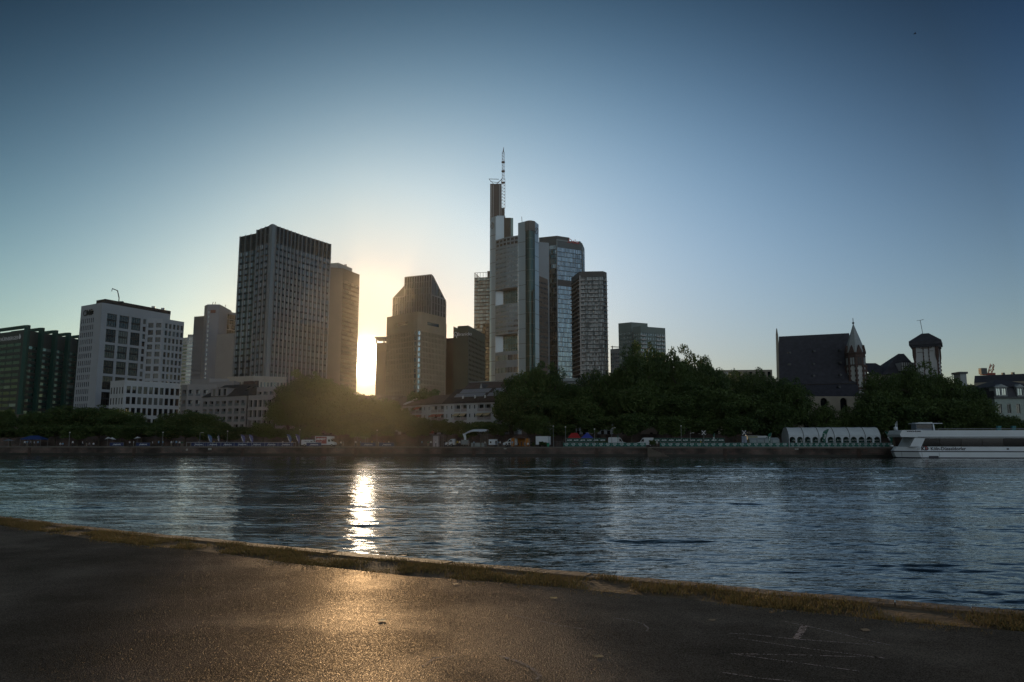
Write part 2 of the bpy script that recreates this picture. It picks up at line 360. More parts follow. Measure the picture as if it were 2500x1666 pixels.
cr = MB(); c0 = Vector((*onwall(P[1] - n1 * 5, P[2] - n1 * 5, 271).xy, zi))
cr.tube(c0, c0 + Vector((0, 0, 2.6)), .22); cr.tube(c0 + Vector((0, 0, 2.6)), c0 + Vector((-1.0, 0, 6.2)), .25); cr.tube(c0 + Vector((-1, 0, 6.2)), c0 + Vector((-3.6, 0, 7.2)), .22); cr.tube(c0 + Vector((-3.6, 0, 7.2)), c0 + Vector((-3.8, 0, 5.8)), .15); cr.obox(c0 + Vector((0, -.5, 0)), (2.2, 0, 0), (0, 1, 0), (0, 0, .9))
cr.build('roof_crane', M_black, root)
for px in (358, 382): g = MB(); c0 = Vector((*onwall(P[1] - n1 * 4, P[2] - n1 * 4, px).xy, zi)); g.tube(c0, c0 + Vector((0, 0, 1.3)), .9, n=8); g.build('roof_vent', M_steel, root)
text_mb('CMS', 4.2, P[0] + u0 * 2.4 + Vector((0, 0, Z - 5.2)) + n0 * .2, u0, n0, bold=.06).build('lettering', M_black, root)
# --- low white wing
P, Z = corners([(270, 931), (304, 928.5), (441, 937)], 312, 1)
root = empty('office_wing', (P[1].x, P[1].y, GZ), 'low white four-storey office wing with square dark windows in front of the white tower', 'building')
F4 = back(P); w = MB(); wins = []
facade(w, wins, P[0], P[1], GZ, Z, 5, 5, .5, .62, .2, mt=2)
facade(w, wins, P[1], P[2], GZ, Z, 10, 5, .70, .66, .35, mt=1.6, ml=.8)
w.face([(*F4[2], GZ), (*F4[3], GZ), (*F4[3], Z), (*F4[2], Z)]); w.face([(*p, Z) for p in F4])
w.build('wall', M_white, root); put_windows(root, wins, G_dark)
# --- distant round silver tower
c = at(478, 826, 820); Zc = c.z; root = empty('round_tower', (c.x, c.y, GZ), 'distant round pale silver tower with horizontal glass bands, between the white and grey towers', 'building')
w = MB(); wins = []; rr = 46 / F * 820; ns = 20; ring = [Vector((c.x + rr * math.cos(t), c.y + 14 + rr * math.sin(t), 0)) for t in [math.pi + 2 * math.pi * i / ns for i in range(ns + 1)]]
for i in range(ns):
    if i < 10: facade(w, wins, ring[i], ring[i + 1], GZ, Zc - 7, 1, 26, 1, .55, .1); facade(w, wins, ring[i], ring[i + 1], Zc - 7, Zc, 3, 2, .6, .5, .3)
    else: w.face([(ring[i].x, ring[i].y, GZ), (ring[i + 1].x, ring[i + 1].y, GZ), (ring[i + 1].x, ring[i + 1].y, Zc), (ring[i].x, ring[i].y, Zc)])
w.face([(p.x, p.y, Zc) for p in ring[:-1]]); w.build('wall', mat('silver_cladding', (.5, .52, .54), .4, .3, var=.04), root)
glass_skin(root, wins, G_bright); b = MB(); q = at(478, 817, 832); b.box((q.x - 9, q.y, Zc), (q.x + 12, q.y + 14, q.z)); b.build('roof_storey', M_grey, root)
# --- grey slab tower pair with round-cornered core
root = None
P, Z = corners([(474, 773.5), (499.5, 771.5)], 640)
root = empty('slab_tower', (P[0].x, P[0].y, GZ), 'grey stepped slab tower with tall rounded core, left of the dark glass tower', 'building')
w = MB(); wins = []; F4 = back(P, 22); facade(w, wins, P[0], P[1], GZ, Z, 8, 24, .8, .5, .15, mt=12, mr=0); w.prism(F4, GZ, Z); 
Pc, Zc = corners([(499.5, 747), (507, 743.5), (536, 743.5), (544.5, 747.5)], 632); 
Fc = back(Pc, 24)
for i in range(4): w.face([(*Fc[i], GZ), (*Fc[i + 1], GZ), (*Fc[i + 1], Zc), (*Fc[i], Zc)])
w.face([(*Fc[4], GZ), (*Fc[5], GZ), (*Fc[5], Zc), (*Fc[4], Zc)]); w.face([(*Fc[5], GZ), (*Fc[0], GZ), (*Fc[0], Zc), (*Fc[5], Zc)]); w.face([(*p, Zc) for p in Fc])
w.build('wall', mat('grey_stone_cladding', (.20, .22, .26), .6, var=.05, vscale=.1), root); glass_skin(root, wins, G_bright, 'window_bands')
w = MB(); wins = []; Pr, Zr = corners([(544.5, 763.5), (556, 761), (578, 765)], 646, 1); facade(w, wins, Pr[0], Pr[1], GZ, Zr, 1, 24, .7, .45, .5, mt=3); facade(w, wins, Pr[1], Pr[2], GZ, Zr, 4, 24, .94, .9, .1, mt=2); Fr = back(Pr); w.prism(Fr, Zr - .2, Zr); w.face([(*Fr[2], GZ), (*Fr[3], GZ), (*Fr[3], Zr), (*Fr[2], Zr)])
w.build('side_wing', M_grey, root); glass_skin(root, wins, G_blue, 'side_glazing')
Pg, Zg = corners([(530, 817), (572, 813.5)], 615); w = MB(); wins = []; facade(w, wins, Pg[0], Pg[1], GZ, Zg, 10, 16, .93, .9, .08); w.prism(back(Pg, 16), GZ, Zg); w.build('glass_wing', M_grey, root); glass_skin(root, wins, G_blue)
lw = MB(); q, n_ = wall_dir(Pc[1], Pc[2]); 
for k in range(26): lw.obox(Pc[1] + q * 1.0 + n_ * .05 + Vector((0, 0, GZ + 6 + k * (Zc - GZ - 10) / 26)), q * 1.0, n_ * .2, Vector((0, 0, 2.2)))
lw.build('stair_window', G_bright, root)
sg = MB(); sg.obox(Pc[2] - q * 7.2 + n_ * .1 + Vector((0, 0, Zc - 7.5)), q * 4.2, n_ * .4, Vector((0, 0, 2.6))); sg.build('sign_panel', mat('dark_red_sign', (.10, .015, .02), .8, var=0), root)
for px in (517, 523, 548): a = MB(); b0 = at(px, 744, 640); a.tube((b0.x, b0.y, Zc if px < 540 else Zr), (b0.x + 1.2, b0.y, (Zc if px < 540 else Zr) + 5), .25); a.build('antenna', M_black, root)
# --- dark curtain-wall tower with curved corner
root = None
P, Z = corners([(628.6, 562), (665.5, 548.5), (737, 574), (808.6, 597)], 392, 1)
root = empty('glass_tower', (P[1].x, P[1].y, GZ), 'tall dark glass tower with thin bronze mullions and a stepped top, left of the sun', 'building')
nf = 30; CR = 9.0
def curtain(P0, P1, z1, cols, nfl=nf, g=G_blue, crown=CR, wallm=None, ml=0, mr=0):
    w = MB(); wins = []; dark = []
    facade(w, wins, P0, P1, GZ, z1 - crown, cols * 2, nfl, .80, .70, .18, ml=ml, mr=mr)
    facade(w, dark, P0, P1, z1 - crown, z1, cols * 2, 2, .88, .9, .12, ml=ml, mr=mr, mt=.6)
    return w, wins, dark
allw, alld = [], []; W_ = MB()
for a, b, zz, c, l, r in ((P[0], P[1], Z, 3, .3, 2.0), (P[1], P[2], Z, 7, 2.2, 0), (P[2], P[3], Z, 7, 0, .8)):
    w, wi, da = curtain(a, b, zz, c, ml=l, mr=r); k = len(W_.v); W_.v += w.v; W_.f += [tuple(i + k for i in f) for f in w.f]; W_.m += w.m; W_.r += w.r; allw += wi; alld += da
    mullions(root, a, b, GZ, zz, c, .42, .75, M_alu, 'mullion_row', ml=l, mr=r)
Q, Zq = corners([(586.7, 578.5), (628.6, 569.3)], (P[0].y + 2.0), 1)
w, wi, da = curtain(Q[0], Q[1], Zq, 3, ml=.5); k = len(W_.v); W_.v += w.v; W_.f += [tuple(i + k for i in f) for f in w.f]; W_.m += w.m; W_.r += w.r; allw += wi; alld += da
mullions(root, Q[0], Q[1], GZ, Zq, 3, .42, .75, M_alu, 'mullion_row', ml=.5)
bk = Vector((P[3].x - 22, P[3].y + 18, 0)); W_.face([(P[0].x, P[0].y, Z), (P[1].x, P[1].y, Z), (P[2].x, P[2].y, Z), (P[3].x, P[3].y, Z), (bk.x, bk.y, Z)])
W_.face([(Q[0].x, Q[0].y, Zq), (Q[1].x, Q[1].y, Zq), (P[0].x, P[0].y + 3, Zq), (bk.x, bk.y, Zq), (Q[0].x + 10, Q[0].y + 25, Zq)])
W_.face([(Q[0].x + 10, Q[0].y + 25, GZ), (Q[0].x, Q[0].y, GZ), (Q[0].x, Q[0].y, Zq), (Q[0].x + 10, Q[0].y + 25, Zq)]); W_.face([(P[3].x, P[3].y, GZ), (bk.x, bk.y, GZ), (bk.x, bk.y, Z), (P[3].x, P[3].y, Z)]); W_.face([(bk.x, bk.y, GZ), (Q[0].x + 10, Q[0].y + 25, GZ), (Q[0].x + 10, Q[0].y + 25, Z), (bk.x, bk.y, Z)])
W_.face([(P[0].x, P[0].y + 4, GZ), (P[0].x, P[0].y, GZ), (P[0].x, P[0].y, Z), (P[0].x, P[0].y + 4, Z)]); W_.face([(P[0].x, P[0].y, Zq), (P[0].x + 3, P[0].y + 25, Zq), (P[0].x + 3, P[0].y + 25, Z), (P[0].x, P[0].y, Z)][::-1])
W_.build('wall', mat('near_black_spandrel', (.022, .022, .025), .4, var=.1), root); glass_skin(root, allw, glass('sky_glass', (.03, .045, .055), (1.15, 1.35, 1.45), .45, .85, cprob=.25), tilt=.02); glass_skin(root, alld, glass('louvre_glass', (.04, .042, .045), (.3, .32, .34), .08, .25, cprob=0), 'crown_screen', .05)
cp = MB(); u0, n0 = wall_dir(P[0], P[1]); u1, n1 = wall_dir(P[1], P[2])
cp.prism([V2(P[1] - u0 * 1.9 + n0 * .3), V2(P[1] + (n0 + n1) * .25), V2(P[1] + u1 * 2.0 + n1 * .3), V2(P[1] + u1 * 2 - u0 * 2)], GZ, Z + .3); cp.build('corner_column', mat('pale_metal_panel', (.30, .33, .35), .45, .3, var=.05), root)
# podium of the dark tower
P, Z = corners([(555, 921), (618, 918), (700, 921)], 345, 1); root = empty('podium_building', (P[1].x, P[1].y, GZ), 'pale stone podium with small openings at the foot of the dark glass tower', 'building')
w = MB(); wins = []; facade(w, wins, P[0], P[1], GZ, Z, 9, 5, .5, .55, .5, mt=1.5); facade(w, wins, P[1], P[2], GZ, Z, 10, 5, .5, .55, .5, mt=1.5); F4 = back(P); w.face([(*p, Z) for p in F4]); w.face([(*F4[2], GZ), (*F4[3], GZ), (*F4[3], Z), (*F4[2], Z)]); w.build('wall', M_stone, root); put_windows(root, wins, G_dark)
# --- brown slab behind
P, Z = corners([(806, 653), (838, 655.5), (878, 671)], 600, 1); root = empty('bank_tower', (P[1].x, P[1].y, GZ), 'brown slab tower with plain left flank and pale rooftop box, directly left of the sun', 'building')
F4 = back(P); w = MB(); wins = []; w.face([(*F4[0], GZ), (*F4[1], GZ), (*F4[1], Z), (*F4[0], Z)]); facade(w, wins, P[1], P[2], GZ, Z, 14, 34, .62, .55, .15, mt=9, ml=.5); w.face([(*F4[2], GZ), (*F4[3], GZ), (*F4[3], Z), (*F4[2], Z)]); w.face([(*F4[3], GZ), (*F4[0], GZ), (*F4[0], Z), (*F4[3], Z)]); w.face([(*p, Z) for p in F4]); w.build('wall', mat('brown_granite', (.17, .13, .10), .6, var=.08, vscale=.1), root); put_windows(root, wins, G_dark)
b = MB(); zz = at(826, 641, 604).z; pp = [V2(atz(x, y, zz)) for x, y in ((807, 643.5), (826, 641.5), (860, 656))]; pp.append((pp[0][0] + pp[2][0] - pp[1][0], pp[0][1] + pp[2][1] - pp[1][1])); b.prism(pp, Z, zz); b.build('roof_storey', mat('pale_roof_panel', (.34, .36, .38), .6, var=.05), root)
for px in (840, 843): a = MB(); q = atz(px, 652, zz); a.tube((q.x, q.y + 3, zz), (q.x, q.y + 3, zz + 3), .5); a.build('antenna', M_black, root)
# --- sliced tower
P, Z = corners([(988.9, 677.5), (1054.3, 671)], 650, 1); root = empty('sliced_tower', (P[1].x, P[1].y, GZ), 'glass tower with slanting cut-off top corners, right of the sun behind the rounded office', 'building')
w = MB(); wins = []; facade(w, wins, P[0], P[1], GZ, Z, 22, 26, .86, .9, .2); 
u0, n0 = wall_dir(P[0], P[1]); 
Rr = at(1087, 731.8, 672); Lf = onwall(P[0], P[1], 954); zl = zat(Lf, 954, 727); zr = Rr.z; zlt = zat(P[0], 988.4, 696); E = Vector((Rr.x, Rr.y, 0)); ur, nr_ = wall_dir(P[1], E); PE = P[1] + ur * 2.5
facade(w, wins, P[1], E, GZ, zr, 9, 20, .84, .88, .2)
for k in range(9):   # raking right face
    t0, t1 = k / 9, (k + 1) / 9; a = P[1].lerp(E, t0); b = P[1].lerp(E, t1); za = zr + (Z - zr) * (1 - max(0, t0 - .08) / .92); zb = zr + (Z - zr) * (1 - max(0, t1 - .08) / .92)
    w.face([(a.x, a.y, zr), (b.x, b.y, zr), (b.x, b.y, zb), (a.x, a.y, za)])
    if zb - zr > 3: wins.append(([Vector((a.x, a.y, zr + 1)).lerp(Vector((b.x, b.y, zr + 1)), .08) + nr_ * .05, Vector((a.x, a.y, zr + 1)).lerp(Vector((b.x, b.y, zr + 1)), .92) + nr_ * .05, Vector((b.x, b.y, zb - 1.6)) + nr_ * .05, Vector((a.x, a.y, zb - 1.6)) + nr_ * .05], nr_, 0))
facade(w, wins, Lf, P[0], GZ, zl, 10, 20, .84, .88, .2)
w.face([(Lf.x, Lf.y, zl), (P[0].x, P[0].y, zl), (P[0].x, P[0].y, zlt)]); 
dv = Vector((0, 26, 0)); Pm = [P[0], P[1], E]
w.face([(Lf.x, Lf.y, zl), (P[0].x, P[0].y, zlt), (P[0].x, P[0].y + 26, zlt), (Lf.x, Lf.y + 26, zl)]); w.face([(P[0].x, P[0].y, zlt), (P[0].x, P[0].y, Z), (P[0].x, P[0].y + 26, Z), (P[0].x, P[0].y + 26, zlt)])
w.face([(P[0].x, P[0].y, Z), (P[1].x, P[1].y, Z), (P[1].x, P[1].y + 26, Z), (P[0].x, P[0].y + 26, Z)]); w.face([(P[1].x, P[1].y, Z), (E.x, E.y, zr), (E.x, E.y + 12, zr), (P[1].x, P[1].y + 26, Z)]); w.face([(E.x, E.y, GZ), (E.x, E.y + 12, GZ), (E.x, E.y + 12, zr), (E.x, E.y, zr)]); w.face([(Lf.x, Lf.y + 26, GZ), (Lf.x, Lf.y, GZ), (Lf.x, Lf.y, zl), (Lf.x, Lf.y + 26, zl)])
w.face([(E.x, E.y + 12, GZ), (P[0].x, P[0].y + 26, GZ), (P[0].x, P[0].y + 26, zr), (E.x, E.y + 12, zr)])
w.build('wall', mat('grey_brown_frame', (.10, .095, .09), .5, var=.06), root); glass_skin(root, wins, G_dark)
mullions(root, P[0], P[1], GZ, Z, 11, .5, .6, M_alu, 'mullion_row', bands=4, bh=.8, bout=.4); mullions(root, Lf, P[0], GZ, zl, 5, .5, .5, M_alu, 'mullion_row', bands=3, bh=.8); mullions(root, P[1], E, GZ, zr, 5, .5, .5, M_alu, 'mullion_row', bands=3, bh=.8)
# --- rounded stone office in front
P, Z = corners([(944.5, 775), (1010, 762.2), (1020, 761.2), (1030, 762), (1086, 775.5)], 428, 2); root = empty('rounded_office', (P[2].x, P[2].y, GZ), 'sandy stone office with rounded corner and tall narrow windows, right of the sun', 'building')
w = MB(); wins = []; cr_, nfl = 7.0, 20
zt_ = Z - 11
facade(w, wins, P[0], P[1], GZ, zt_, 17, nfl, .52, .74, .45); facade(w, wins, P[1], P[2], GZ, zt_, 1, nfl, .6, .74, .4); facade(w, wins, P[2], P[3], GZ, zt_, 1, nfl, .6, .74, .4); facade(w, wins, P[3], P[4], GZ, zt_, 16, nfl, .5, .74, .45)
slot = []
facade(w, slot, P[0], P[1], zt_, Z, 1, 1, .52, .18, .5, ml=3, yb=.45); facade(w, slot, P[3], P[4], zt_, Z, 1, 1, .52, .18, .5, yb=.45)
for a, b in ((P[1], P[2]), (P[2], P[3])): w.face([(a.x, a.y, zt_), (b.x, b.y, zt_), (b.x, b.y, Z), (a.x, a.y, Z)])
b4 = (P[0].x + 34, P[0].y + 30); w.face([(p.x, p.y, Z) for p in P] + [(*b4, Z)]); w.face([(P[4].x, P[4].y, GZ), (*b4, GZ), (*b4, Z), (P[4].x, P[4].y, Z)]); w.face([(*b4, GZ), (P[0].x, P[0].y, GZ), (P[0].x, P[0].y, Z), (*b4, Z)])
w.build('wall', mat('sandy_stone', (.30, .26, .19), .8, var=.06, vscale=.2), root); put_windows(root, wins, G_blue, keep=100); put_windows(root, slot, G_dark, 'louvre')
# low roof terrace with a slab canopy left of it, under the sun
P, Z = corners([(919, 838), (944, 837)], 450); root = empty('canopy_building', (P[0].x, P[0].y, GZ), 'low block with flat roof slab on posts, under the sun beside the rounded office', 'building')
w = MB(); wins = []; facade(w, wins, P[0], P[1], GZ, Z, 6, 14, .6, .6, .3); w.prism(back(P, 14), GZ, Z); w.build('wall', M_brown, root); put_windows(root, wins, G_dark, keep=60)
b = MB(); q = at(916, 823, 450); q2 = at(944, 823, 450); b.box((q.x, 449, q.z - .9), (q2.x, 463, q.z)); b.build('canopy_slab', M_grey, root); b = MB(); b.box((q.x + .5, 450, Z), (q.x + 1.3, 451, q.z - .9)); b.box((q2.x - 2, 450, Z), (q2.x - 1.2, 451, q.z - .9)); b.build('canopy_post', M_grey, root)
# --- office with round logo sign
P, Z = corners([(1107, 804), (1143.5, 802)], 470, 1); root = empty('sign_office', (P[1].x, P[1].y, GZ), 'olive-brown office block with a white logo sign on its blank flank', 'building')
u0, n0 = wall_dir(P[0], P[1]); w = MB(); wins = []; Zu = zat(P[1], 1143.8, 795); E = atz(1184.5, 817.5, Zu)
w.face([(P[0].x, P[0].y, GZ), (P[1].x, P[1].y, GZ), (P[1].x, P[1].y, Z), (P[0].x, P[0].y, Z)]); a = P[0] + u0 * ((P[1] - P[0]).length * .27)
w.face([(a.x, a.y + .4, Z), (P[1].x, P[1].y, Z), (P[1].x, P[1].y, Zu), (a.x, a.y + .4, Zu)])
facade(w, wins, P[1], E, GZ, Zu, 12, 22, .62, .45, .3, mt=5, ml=1.5); b1 = E + (P[0] - P[1]); w.face([(a.x, a.y + .4, Zu), (P[1].x, P[1].y, Zu), (E.x, E.y, Zu), (b1.x, b1.y, Zu)]); w.face([(P[0].x, P[0].y, Z), (P[1].x, P[1].y, Z), (b1.x, b1.y, Z)]); w.face([(b1.x, b1.y, GZ), (P[0].x, P[0].y, GZ), (P[0].x, P[0].y, Zu), (b1.x, b1.y, Zu)]); w.face([(E.x, E.y, GZ), (b1.x, b1.y, GZ), (b1.x, b1.y, Zu), (E.x, E.y, Zu)])
w.build('wall', mat('olive_brown_render', (.13, .125, .085), .8, var=.06, vscale=.2), root); put_windows(root, wins, G_dark, keep=100)
text_mb('Branicks', 3.0, P[0] + u0 * 2.9 + Vector((0, 0, Z - 4.6)) + n0 * .2, u0, n0, bold=.03).build('lettering', M_sign, root)
em = MB(); c0 = P[0] + u0 * 1.7 + Vector((0, 0, Z - 3.7)) + n0 * .2
for k in range(10):
    if k in (5, 6): continue
    t = 2 * math.pi * k / 10 + .8; t2 = t + .63; em.tube(c0 + u0 * 1.25 * math.cos(t) + Vector((0, 0, 1.6 * math.sin(t))), c0 + u0 * 1.25 * math.cos(t2) + Vector((0, 0, 1.6 * math.sin(t2))), .25, n=5)
em.tube(c0 - u0 * .2, c0 + u0 * .9 - Vector((0, 0, 2.3)), .25, n=5); em.build('emblem', M_sign, root)
P, Z = corners([(1085.5, 826.5), (1108, 825.5)], 500); root = empty('low_office', (P[0].x, P[0].y, GZ), 'narrow dark brown block filling the gap between the rounded office and the sign office', 'building'); w = MB(); wins = []; facade(w, wins, P[0], P[1], GZ, Z, 4, 14, .45, .45, .3, mt=5); w.prism(back(P, 20), GZ, Z); w.build('wall', M_brown, root); put_windows(root, wins, G_dark, keep=60)
# --- slim grid tower with glass balustrade
P, Z = corners([(1158, 678.5), (1215, 676)], 815); root = empty('grid_tower', (P[0].x, P[0].y, GZ), 'slim glass tower with dark floor bands and roof railing, left behind the twin-pillar tower', 'building')
w = MB(); wins = []; facade(w, wins, P[0], P[1], GZ, Z, 8, 44, .84, .70, .3); F4 = back(P, 30); w.face([(*p, Z) for p in F4]); w.face([(*F4[3], GZ), (*F4[0], GZ), (*F4[0], Z), (*F4[3], Z)]); w.face([(*F4[2], GZ), (*F4[3], GZ), (*F4[3], Z), (*F4[2], Z)]); w.face([(*F4[1], GZ), (*F4[2], GZ), (*F4[2], Z), (*F4[1], Z)]); w.build('wall', M_black, root); glass_skin(root, wins, glass('grid_glass', (.03, .04, .038), (.5, .58, .55), .2, .75, cprob=.25), tilt=.05)
r = MB(); zr = at(1158, 667, 815).z; u0, n0 = wall_dir(P[0], P[1])
for k in range(9): a = P[0] + u0 * ((P[1] - P[0]).length * k / 8); r.obox((a.x, a.y, Z), u0 * .3, -n0 * .3, (0, 0, zr - Z))
r.obox((P[0].x, P[0].y, zr), u0 * (P[1] - P[0]).length, -n0 * .4, (0, 0, .4)); r.obox((P[0].x, P[0].y, zr), u0 * .4, -n0 * 24, (0, 0, .4))
for k in range(8): r.obox(Vector((P[0].x, P[0].y, Z)) - n0 * 3 * k, u0 * .3, n0 * .3, (0, 0, zr - Z))
r.build('roof_railing', M_dgrey, root); b = MB(); q = at(1190, 663, 825); b.box((q.x, 823, Z), (q.x + 14, 840, q.z)); b.build('roof_storey', M_dgrey, root)
# ================================================================== TWIN-PILLAR BANK TOWER
DC = 760
root = empty('pillar_tower', (at(1290, 900, DC).x, DC, GZ), 'tallest tower with pale corner pillars, gardens cut into its front and a lattice mast', 'building')
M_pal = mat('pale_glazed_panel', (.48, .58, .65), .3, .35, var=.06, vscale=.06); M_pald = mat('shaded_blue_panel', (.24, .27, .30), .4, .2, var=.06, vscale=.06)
def col(pxs, tops, d, name, m, ribs=0, deep=14, seams=0):
    """a pillar made of vertical faces between pixel columns"""
    w = MB(); Pp = [at(x, y, dd) for x, y, dd in zip(pxs, tops, d)]; Zt = [p.z for p in Pp]
    for i in range(len(Pp) - 1):
        a, b = Pp[i], Pp[i + 1]; w.face([(a.x, a.y, GZ), (b.x, b.y, GZ), (b.x, b.y, Zt[i + 1]), (a.x, a.y, Zt[i])])
        if seams:
            u, n = wall_dir(a, b); L = (Vector((b.x - a.x, b.y - a.y))).length
            for k in range(int((min(Zt[i], Zt[i + 1]) - 10) / seams)): w.obox(Vector((a.x, a.y, GZ + 6 + k * seams)) + n * .01, u * L, n * .12, (0, 0, .35), 1)
    bk_ = [Vector((p.x + (.5 - i / (len(Pp) - 1)) * 2, max(d) + deep, 0)) for i, p in enumerate(Pp)]
    w.face([(p.x, p.y, z) for p, z in zip(Pp, Zt)] + [(bk_[-1].x, bk_[-1].y, Zt[-1]), (bk_[0].x, bk_[0].y, Zt[0])])
    w.face([(bk_[0].x, bk_[0].y, GZ), (Pp[0].x, Pp[0].y, GZ), (Pp[0].x, Pp[0].y, Zt[0]), (bk_[0].x, bk_[0].y, Zt[0])]); w.face([(Pp[-1].x, Pp[-1].y, GZ), (bk_[-1].x, bk_[-1].y, GZ), (bk_[-1].x, bk_[-1].y, Zt[-1]), (Pp[-1].x, Pp[-1].y, Zt[-1])])
    w.build(name, [m, M_dgrey], root); return Pp
A = col([1196.5, 1200, 1210], [545, 532, 528.5], [772, 768, 764], 'corner_pillar', M_pal, seams=15)
B1 = col([1264.8, 1282.6], [545, 540.6], [742, 736], 'corner_pillar', M_pal, seams=15)
rp = [(1282.6 + 23 * t, 540.6 - 2.2 * math.sin(math.pi * t), 736 - 3 * math.sin(math.pi * t)) for t in (0, .2, .4, .6, .8, 1)]
B2 = col([p[0] for p in rp], [p[1] for p in rp], [p[2] for p in rp], 'stair_glazing', glass('teal_glass', (.015, .045, .045), (.22, .36, .36), .25, .3, cprob=0), seams=11)
B3 = col([1305.6, 1315], [541, 548.5], [736, 744], 'corner_pillar', M_pal, seams=15)
cw_ = MB()
for i in range(5):
    a, b = B2[i], B2[i + 1]; u, n = wall_dir(a, b); zt_ = min(a.z, b.z)
    cw_.obox(Vector((a.x, a.y, zt_ - 10.5)) + n * .2, Vector((b.x - a.x, b.y - a.y, 0)), n * .3, (0, 0, 10.3))
    for s in (0, .33, .66): cw_.obox(Vector((a.x, a.y, zt_ - 10.5)).lerp(Vector((b.x, b.y, zt_ - 10.5)), s) + n * .5, u * .3, n * .3, (0, 0, 10.3), 1)
cw_.build('louvre_crown', [mat('dark_louvre', (.05, .035, .035), .6), M_grey], root)
# garden facade between the pillars, bowed, in horizontal bands
ws, wn, dk = MB(), [], MB()
C0 = at(1210, 587, 763); C2 = at(1264.6, 567, 744); C1 = at(1236, 575.5, 751)
def zrow(px, py): return zat(C1, px, py)
ZT = zat(C0, 1210, 587); Cs = [C0, C1, C2]
za = zrow(1236, 704); zb_ = zrow(1236, 742); zc = zrow(1236, 816); zd = zrow(1236, 858)
for i in range(2):
    a, b = Cs[i], Cs[i + 1]; nc = 8
    facade(ws, wn, a, b, za, ZT - 9, nc, 9, .84, .40, .25); facade(ws, wn, a, b, zc, zb_, nc, 6, .84, .42, .25); facade(ws, wn, a, b, GZ, zd, nc, 7, .84, .42, .25)
crown = []
for i in range(2): facade(ws, crown, Cs[i], Cs[i + 1], ZT - 9, ZT, 3, 2, .84, .66, .8, mt=.6)
for z0, z1 in ((zb_, za), (zd, zc)):   # garden recess: soffit, floor, back glazing
    o = Vector((0, 9, 0)); ws.face([(C0.x, C0.y, z0), (C1.x, C1.y, z0), (C2.x, C2.y, z0), (C2.x, C2.y + 9, z0), (C0.x, C0.y + 9, z0)]); ws.face([(C0.x, C0.y, z1), (C0.x, C0.y + 9, z1), (C2.x, C2.y + 9, z1), (C2.x, C2.y, z1), (C1.x, C1.y, z1)])
    ws.face([(C0.x, C0.y, z0), (C0.x + .2, C0.y + 9, z0), (C0.x + .2, C0.y + 9, z1), (C0.x, C0.y, z1)])
gd = []
for z0, z1 in ((zb_, za), (zd, zc)): facade(ws, gd, C0 + Vector((0, 9, 0)), C2 + Vector((0, 9, 0)), z0, z1, 9, 4, .94, .94, .05)
ws.face([(C0.x, C0.y, ZT), (C1.x, C1.y, ZT), (C2.x, C2.y, ZT), (C2.x, C2.y + 20, ZT), (C0.x, C0.y + 20, ZT)])
ws.build('garden_facade', mat('blue_grey_spandrel', (.26, .32, .36), .5, .0, var=.06, vscale=.1), root)
put_windows(root, wn, G_bright, 'window', keep=96); put_windows(root, crown, G_dark, 'crown_screen'); [glass_skin(root, gd[k:k + 36], G_green, 'garden_glazing') for k in (0, 36)]
# dark core slab, its shoulder, and the light upper block
def prismpx(name, pxl, pxr, ytop, d, deep, m, ybase=None, rt=None, right=0):
    a = at(pxl, ytop, d); b = at(pxr, ytop, d); b = Vector((b.x, b.y + right, a.z)); zb = GZ if ybase is None else at(pxl, ybase, d).z
    o = MB(); o.prism([(a.x, a.y), (b.x, b.y), (b.x, b.y + deep), (a.x, a.y + deep)], zb, a.z); o.build(name, m, rt or root); return a, b
M_core = mat('dark_core_cladding', (.045, .036, .038), .5, .2, var=.1, vscale=.05)
prismpx('core_slab', 1196.6, 1224.5, 449, 776, 12, M_core); prismpx('core_shoulder', 1224.6, 1232, 508, 775, 12, M_core)
rb = MB()
for px in (1199, 1203.5, 1219, 1222.5): q = at(px, 500, 775.8); rb.box((q.x, 775.6, at(1200, 700, 776).z), (q.x + .5, 775.9, at(1200, 452, 776).z))
rb.build('core_rib', M_steel, root)
hk = MB(); q = at(1208, 447, 780); hk.tube((q.x - 1.5, 780, q.z - 1), (q.x - 6.5, 780, q.z + 4.5), .25); hk.tube((q.x - 6.5, 780, q.z + 4.5), (q.x + 4.5, 780, q.z + 4.2), .3); hk.tube((q.x - 5, 780, q.z + 1.5), (q.x + 5, 780, q.z), .25); hk.build('roof_crane', M_black, root)
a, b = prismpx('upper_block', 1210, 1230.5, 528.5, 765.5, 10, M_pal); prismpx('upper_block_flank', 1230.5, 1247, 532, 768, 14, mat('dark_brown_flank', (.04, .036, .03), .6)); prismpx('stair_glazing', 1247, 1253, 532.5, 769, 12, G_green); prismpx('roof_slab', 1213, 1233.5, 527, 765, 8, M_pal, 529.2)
# right-hand rear pillar and side facade
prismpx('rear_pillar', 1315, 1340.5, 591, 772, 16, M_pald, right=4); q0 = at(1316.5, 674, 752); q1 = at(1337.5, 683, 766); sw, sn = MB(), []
facade(sw, sn, q0, q1, GZ, q0.z - 3, 6, 32, .8, .42, .2, mt=1); sw.face([(q0.x, q0.y, q0.z - 3), (q1.x, q1.y, q0.z - 3), (q1.x, q1.y, q1.z), (q0.x, q0.y, q0.z)]); sw.build('side_facade', M_brown, root); glass_skin(root, sn, G_dark, 'side_glazing')
em = MB()
for cx, cy, dd in ((1201.5, 552, 766), (1309.8, 565, 738)):
    c0 = at(cx, cy, dd); c0.y -= 1.5
    for k in range(8):
        t, t2 = 2 * math.pi * k / 8, 2 * math.pi * (k + 1) / 8; em.tube(c0 + Vector((1.7 * math.cos(t), 0, 3.4 * math.sin(t))), c0 + Vector((1.7 * math.cos(t2), 0, 3.4 * math.sin(t2))), .3, n=5)
    em.tube(c0 + Vector((-1.5, 0, -2.2)), c0 + Vector((.8, 0, 2.6)), .35, n=5)
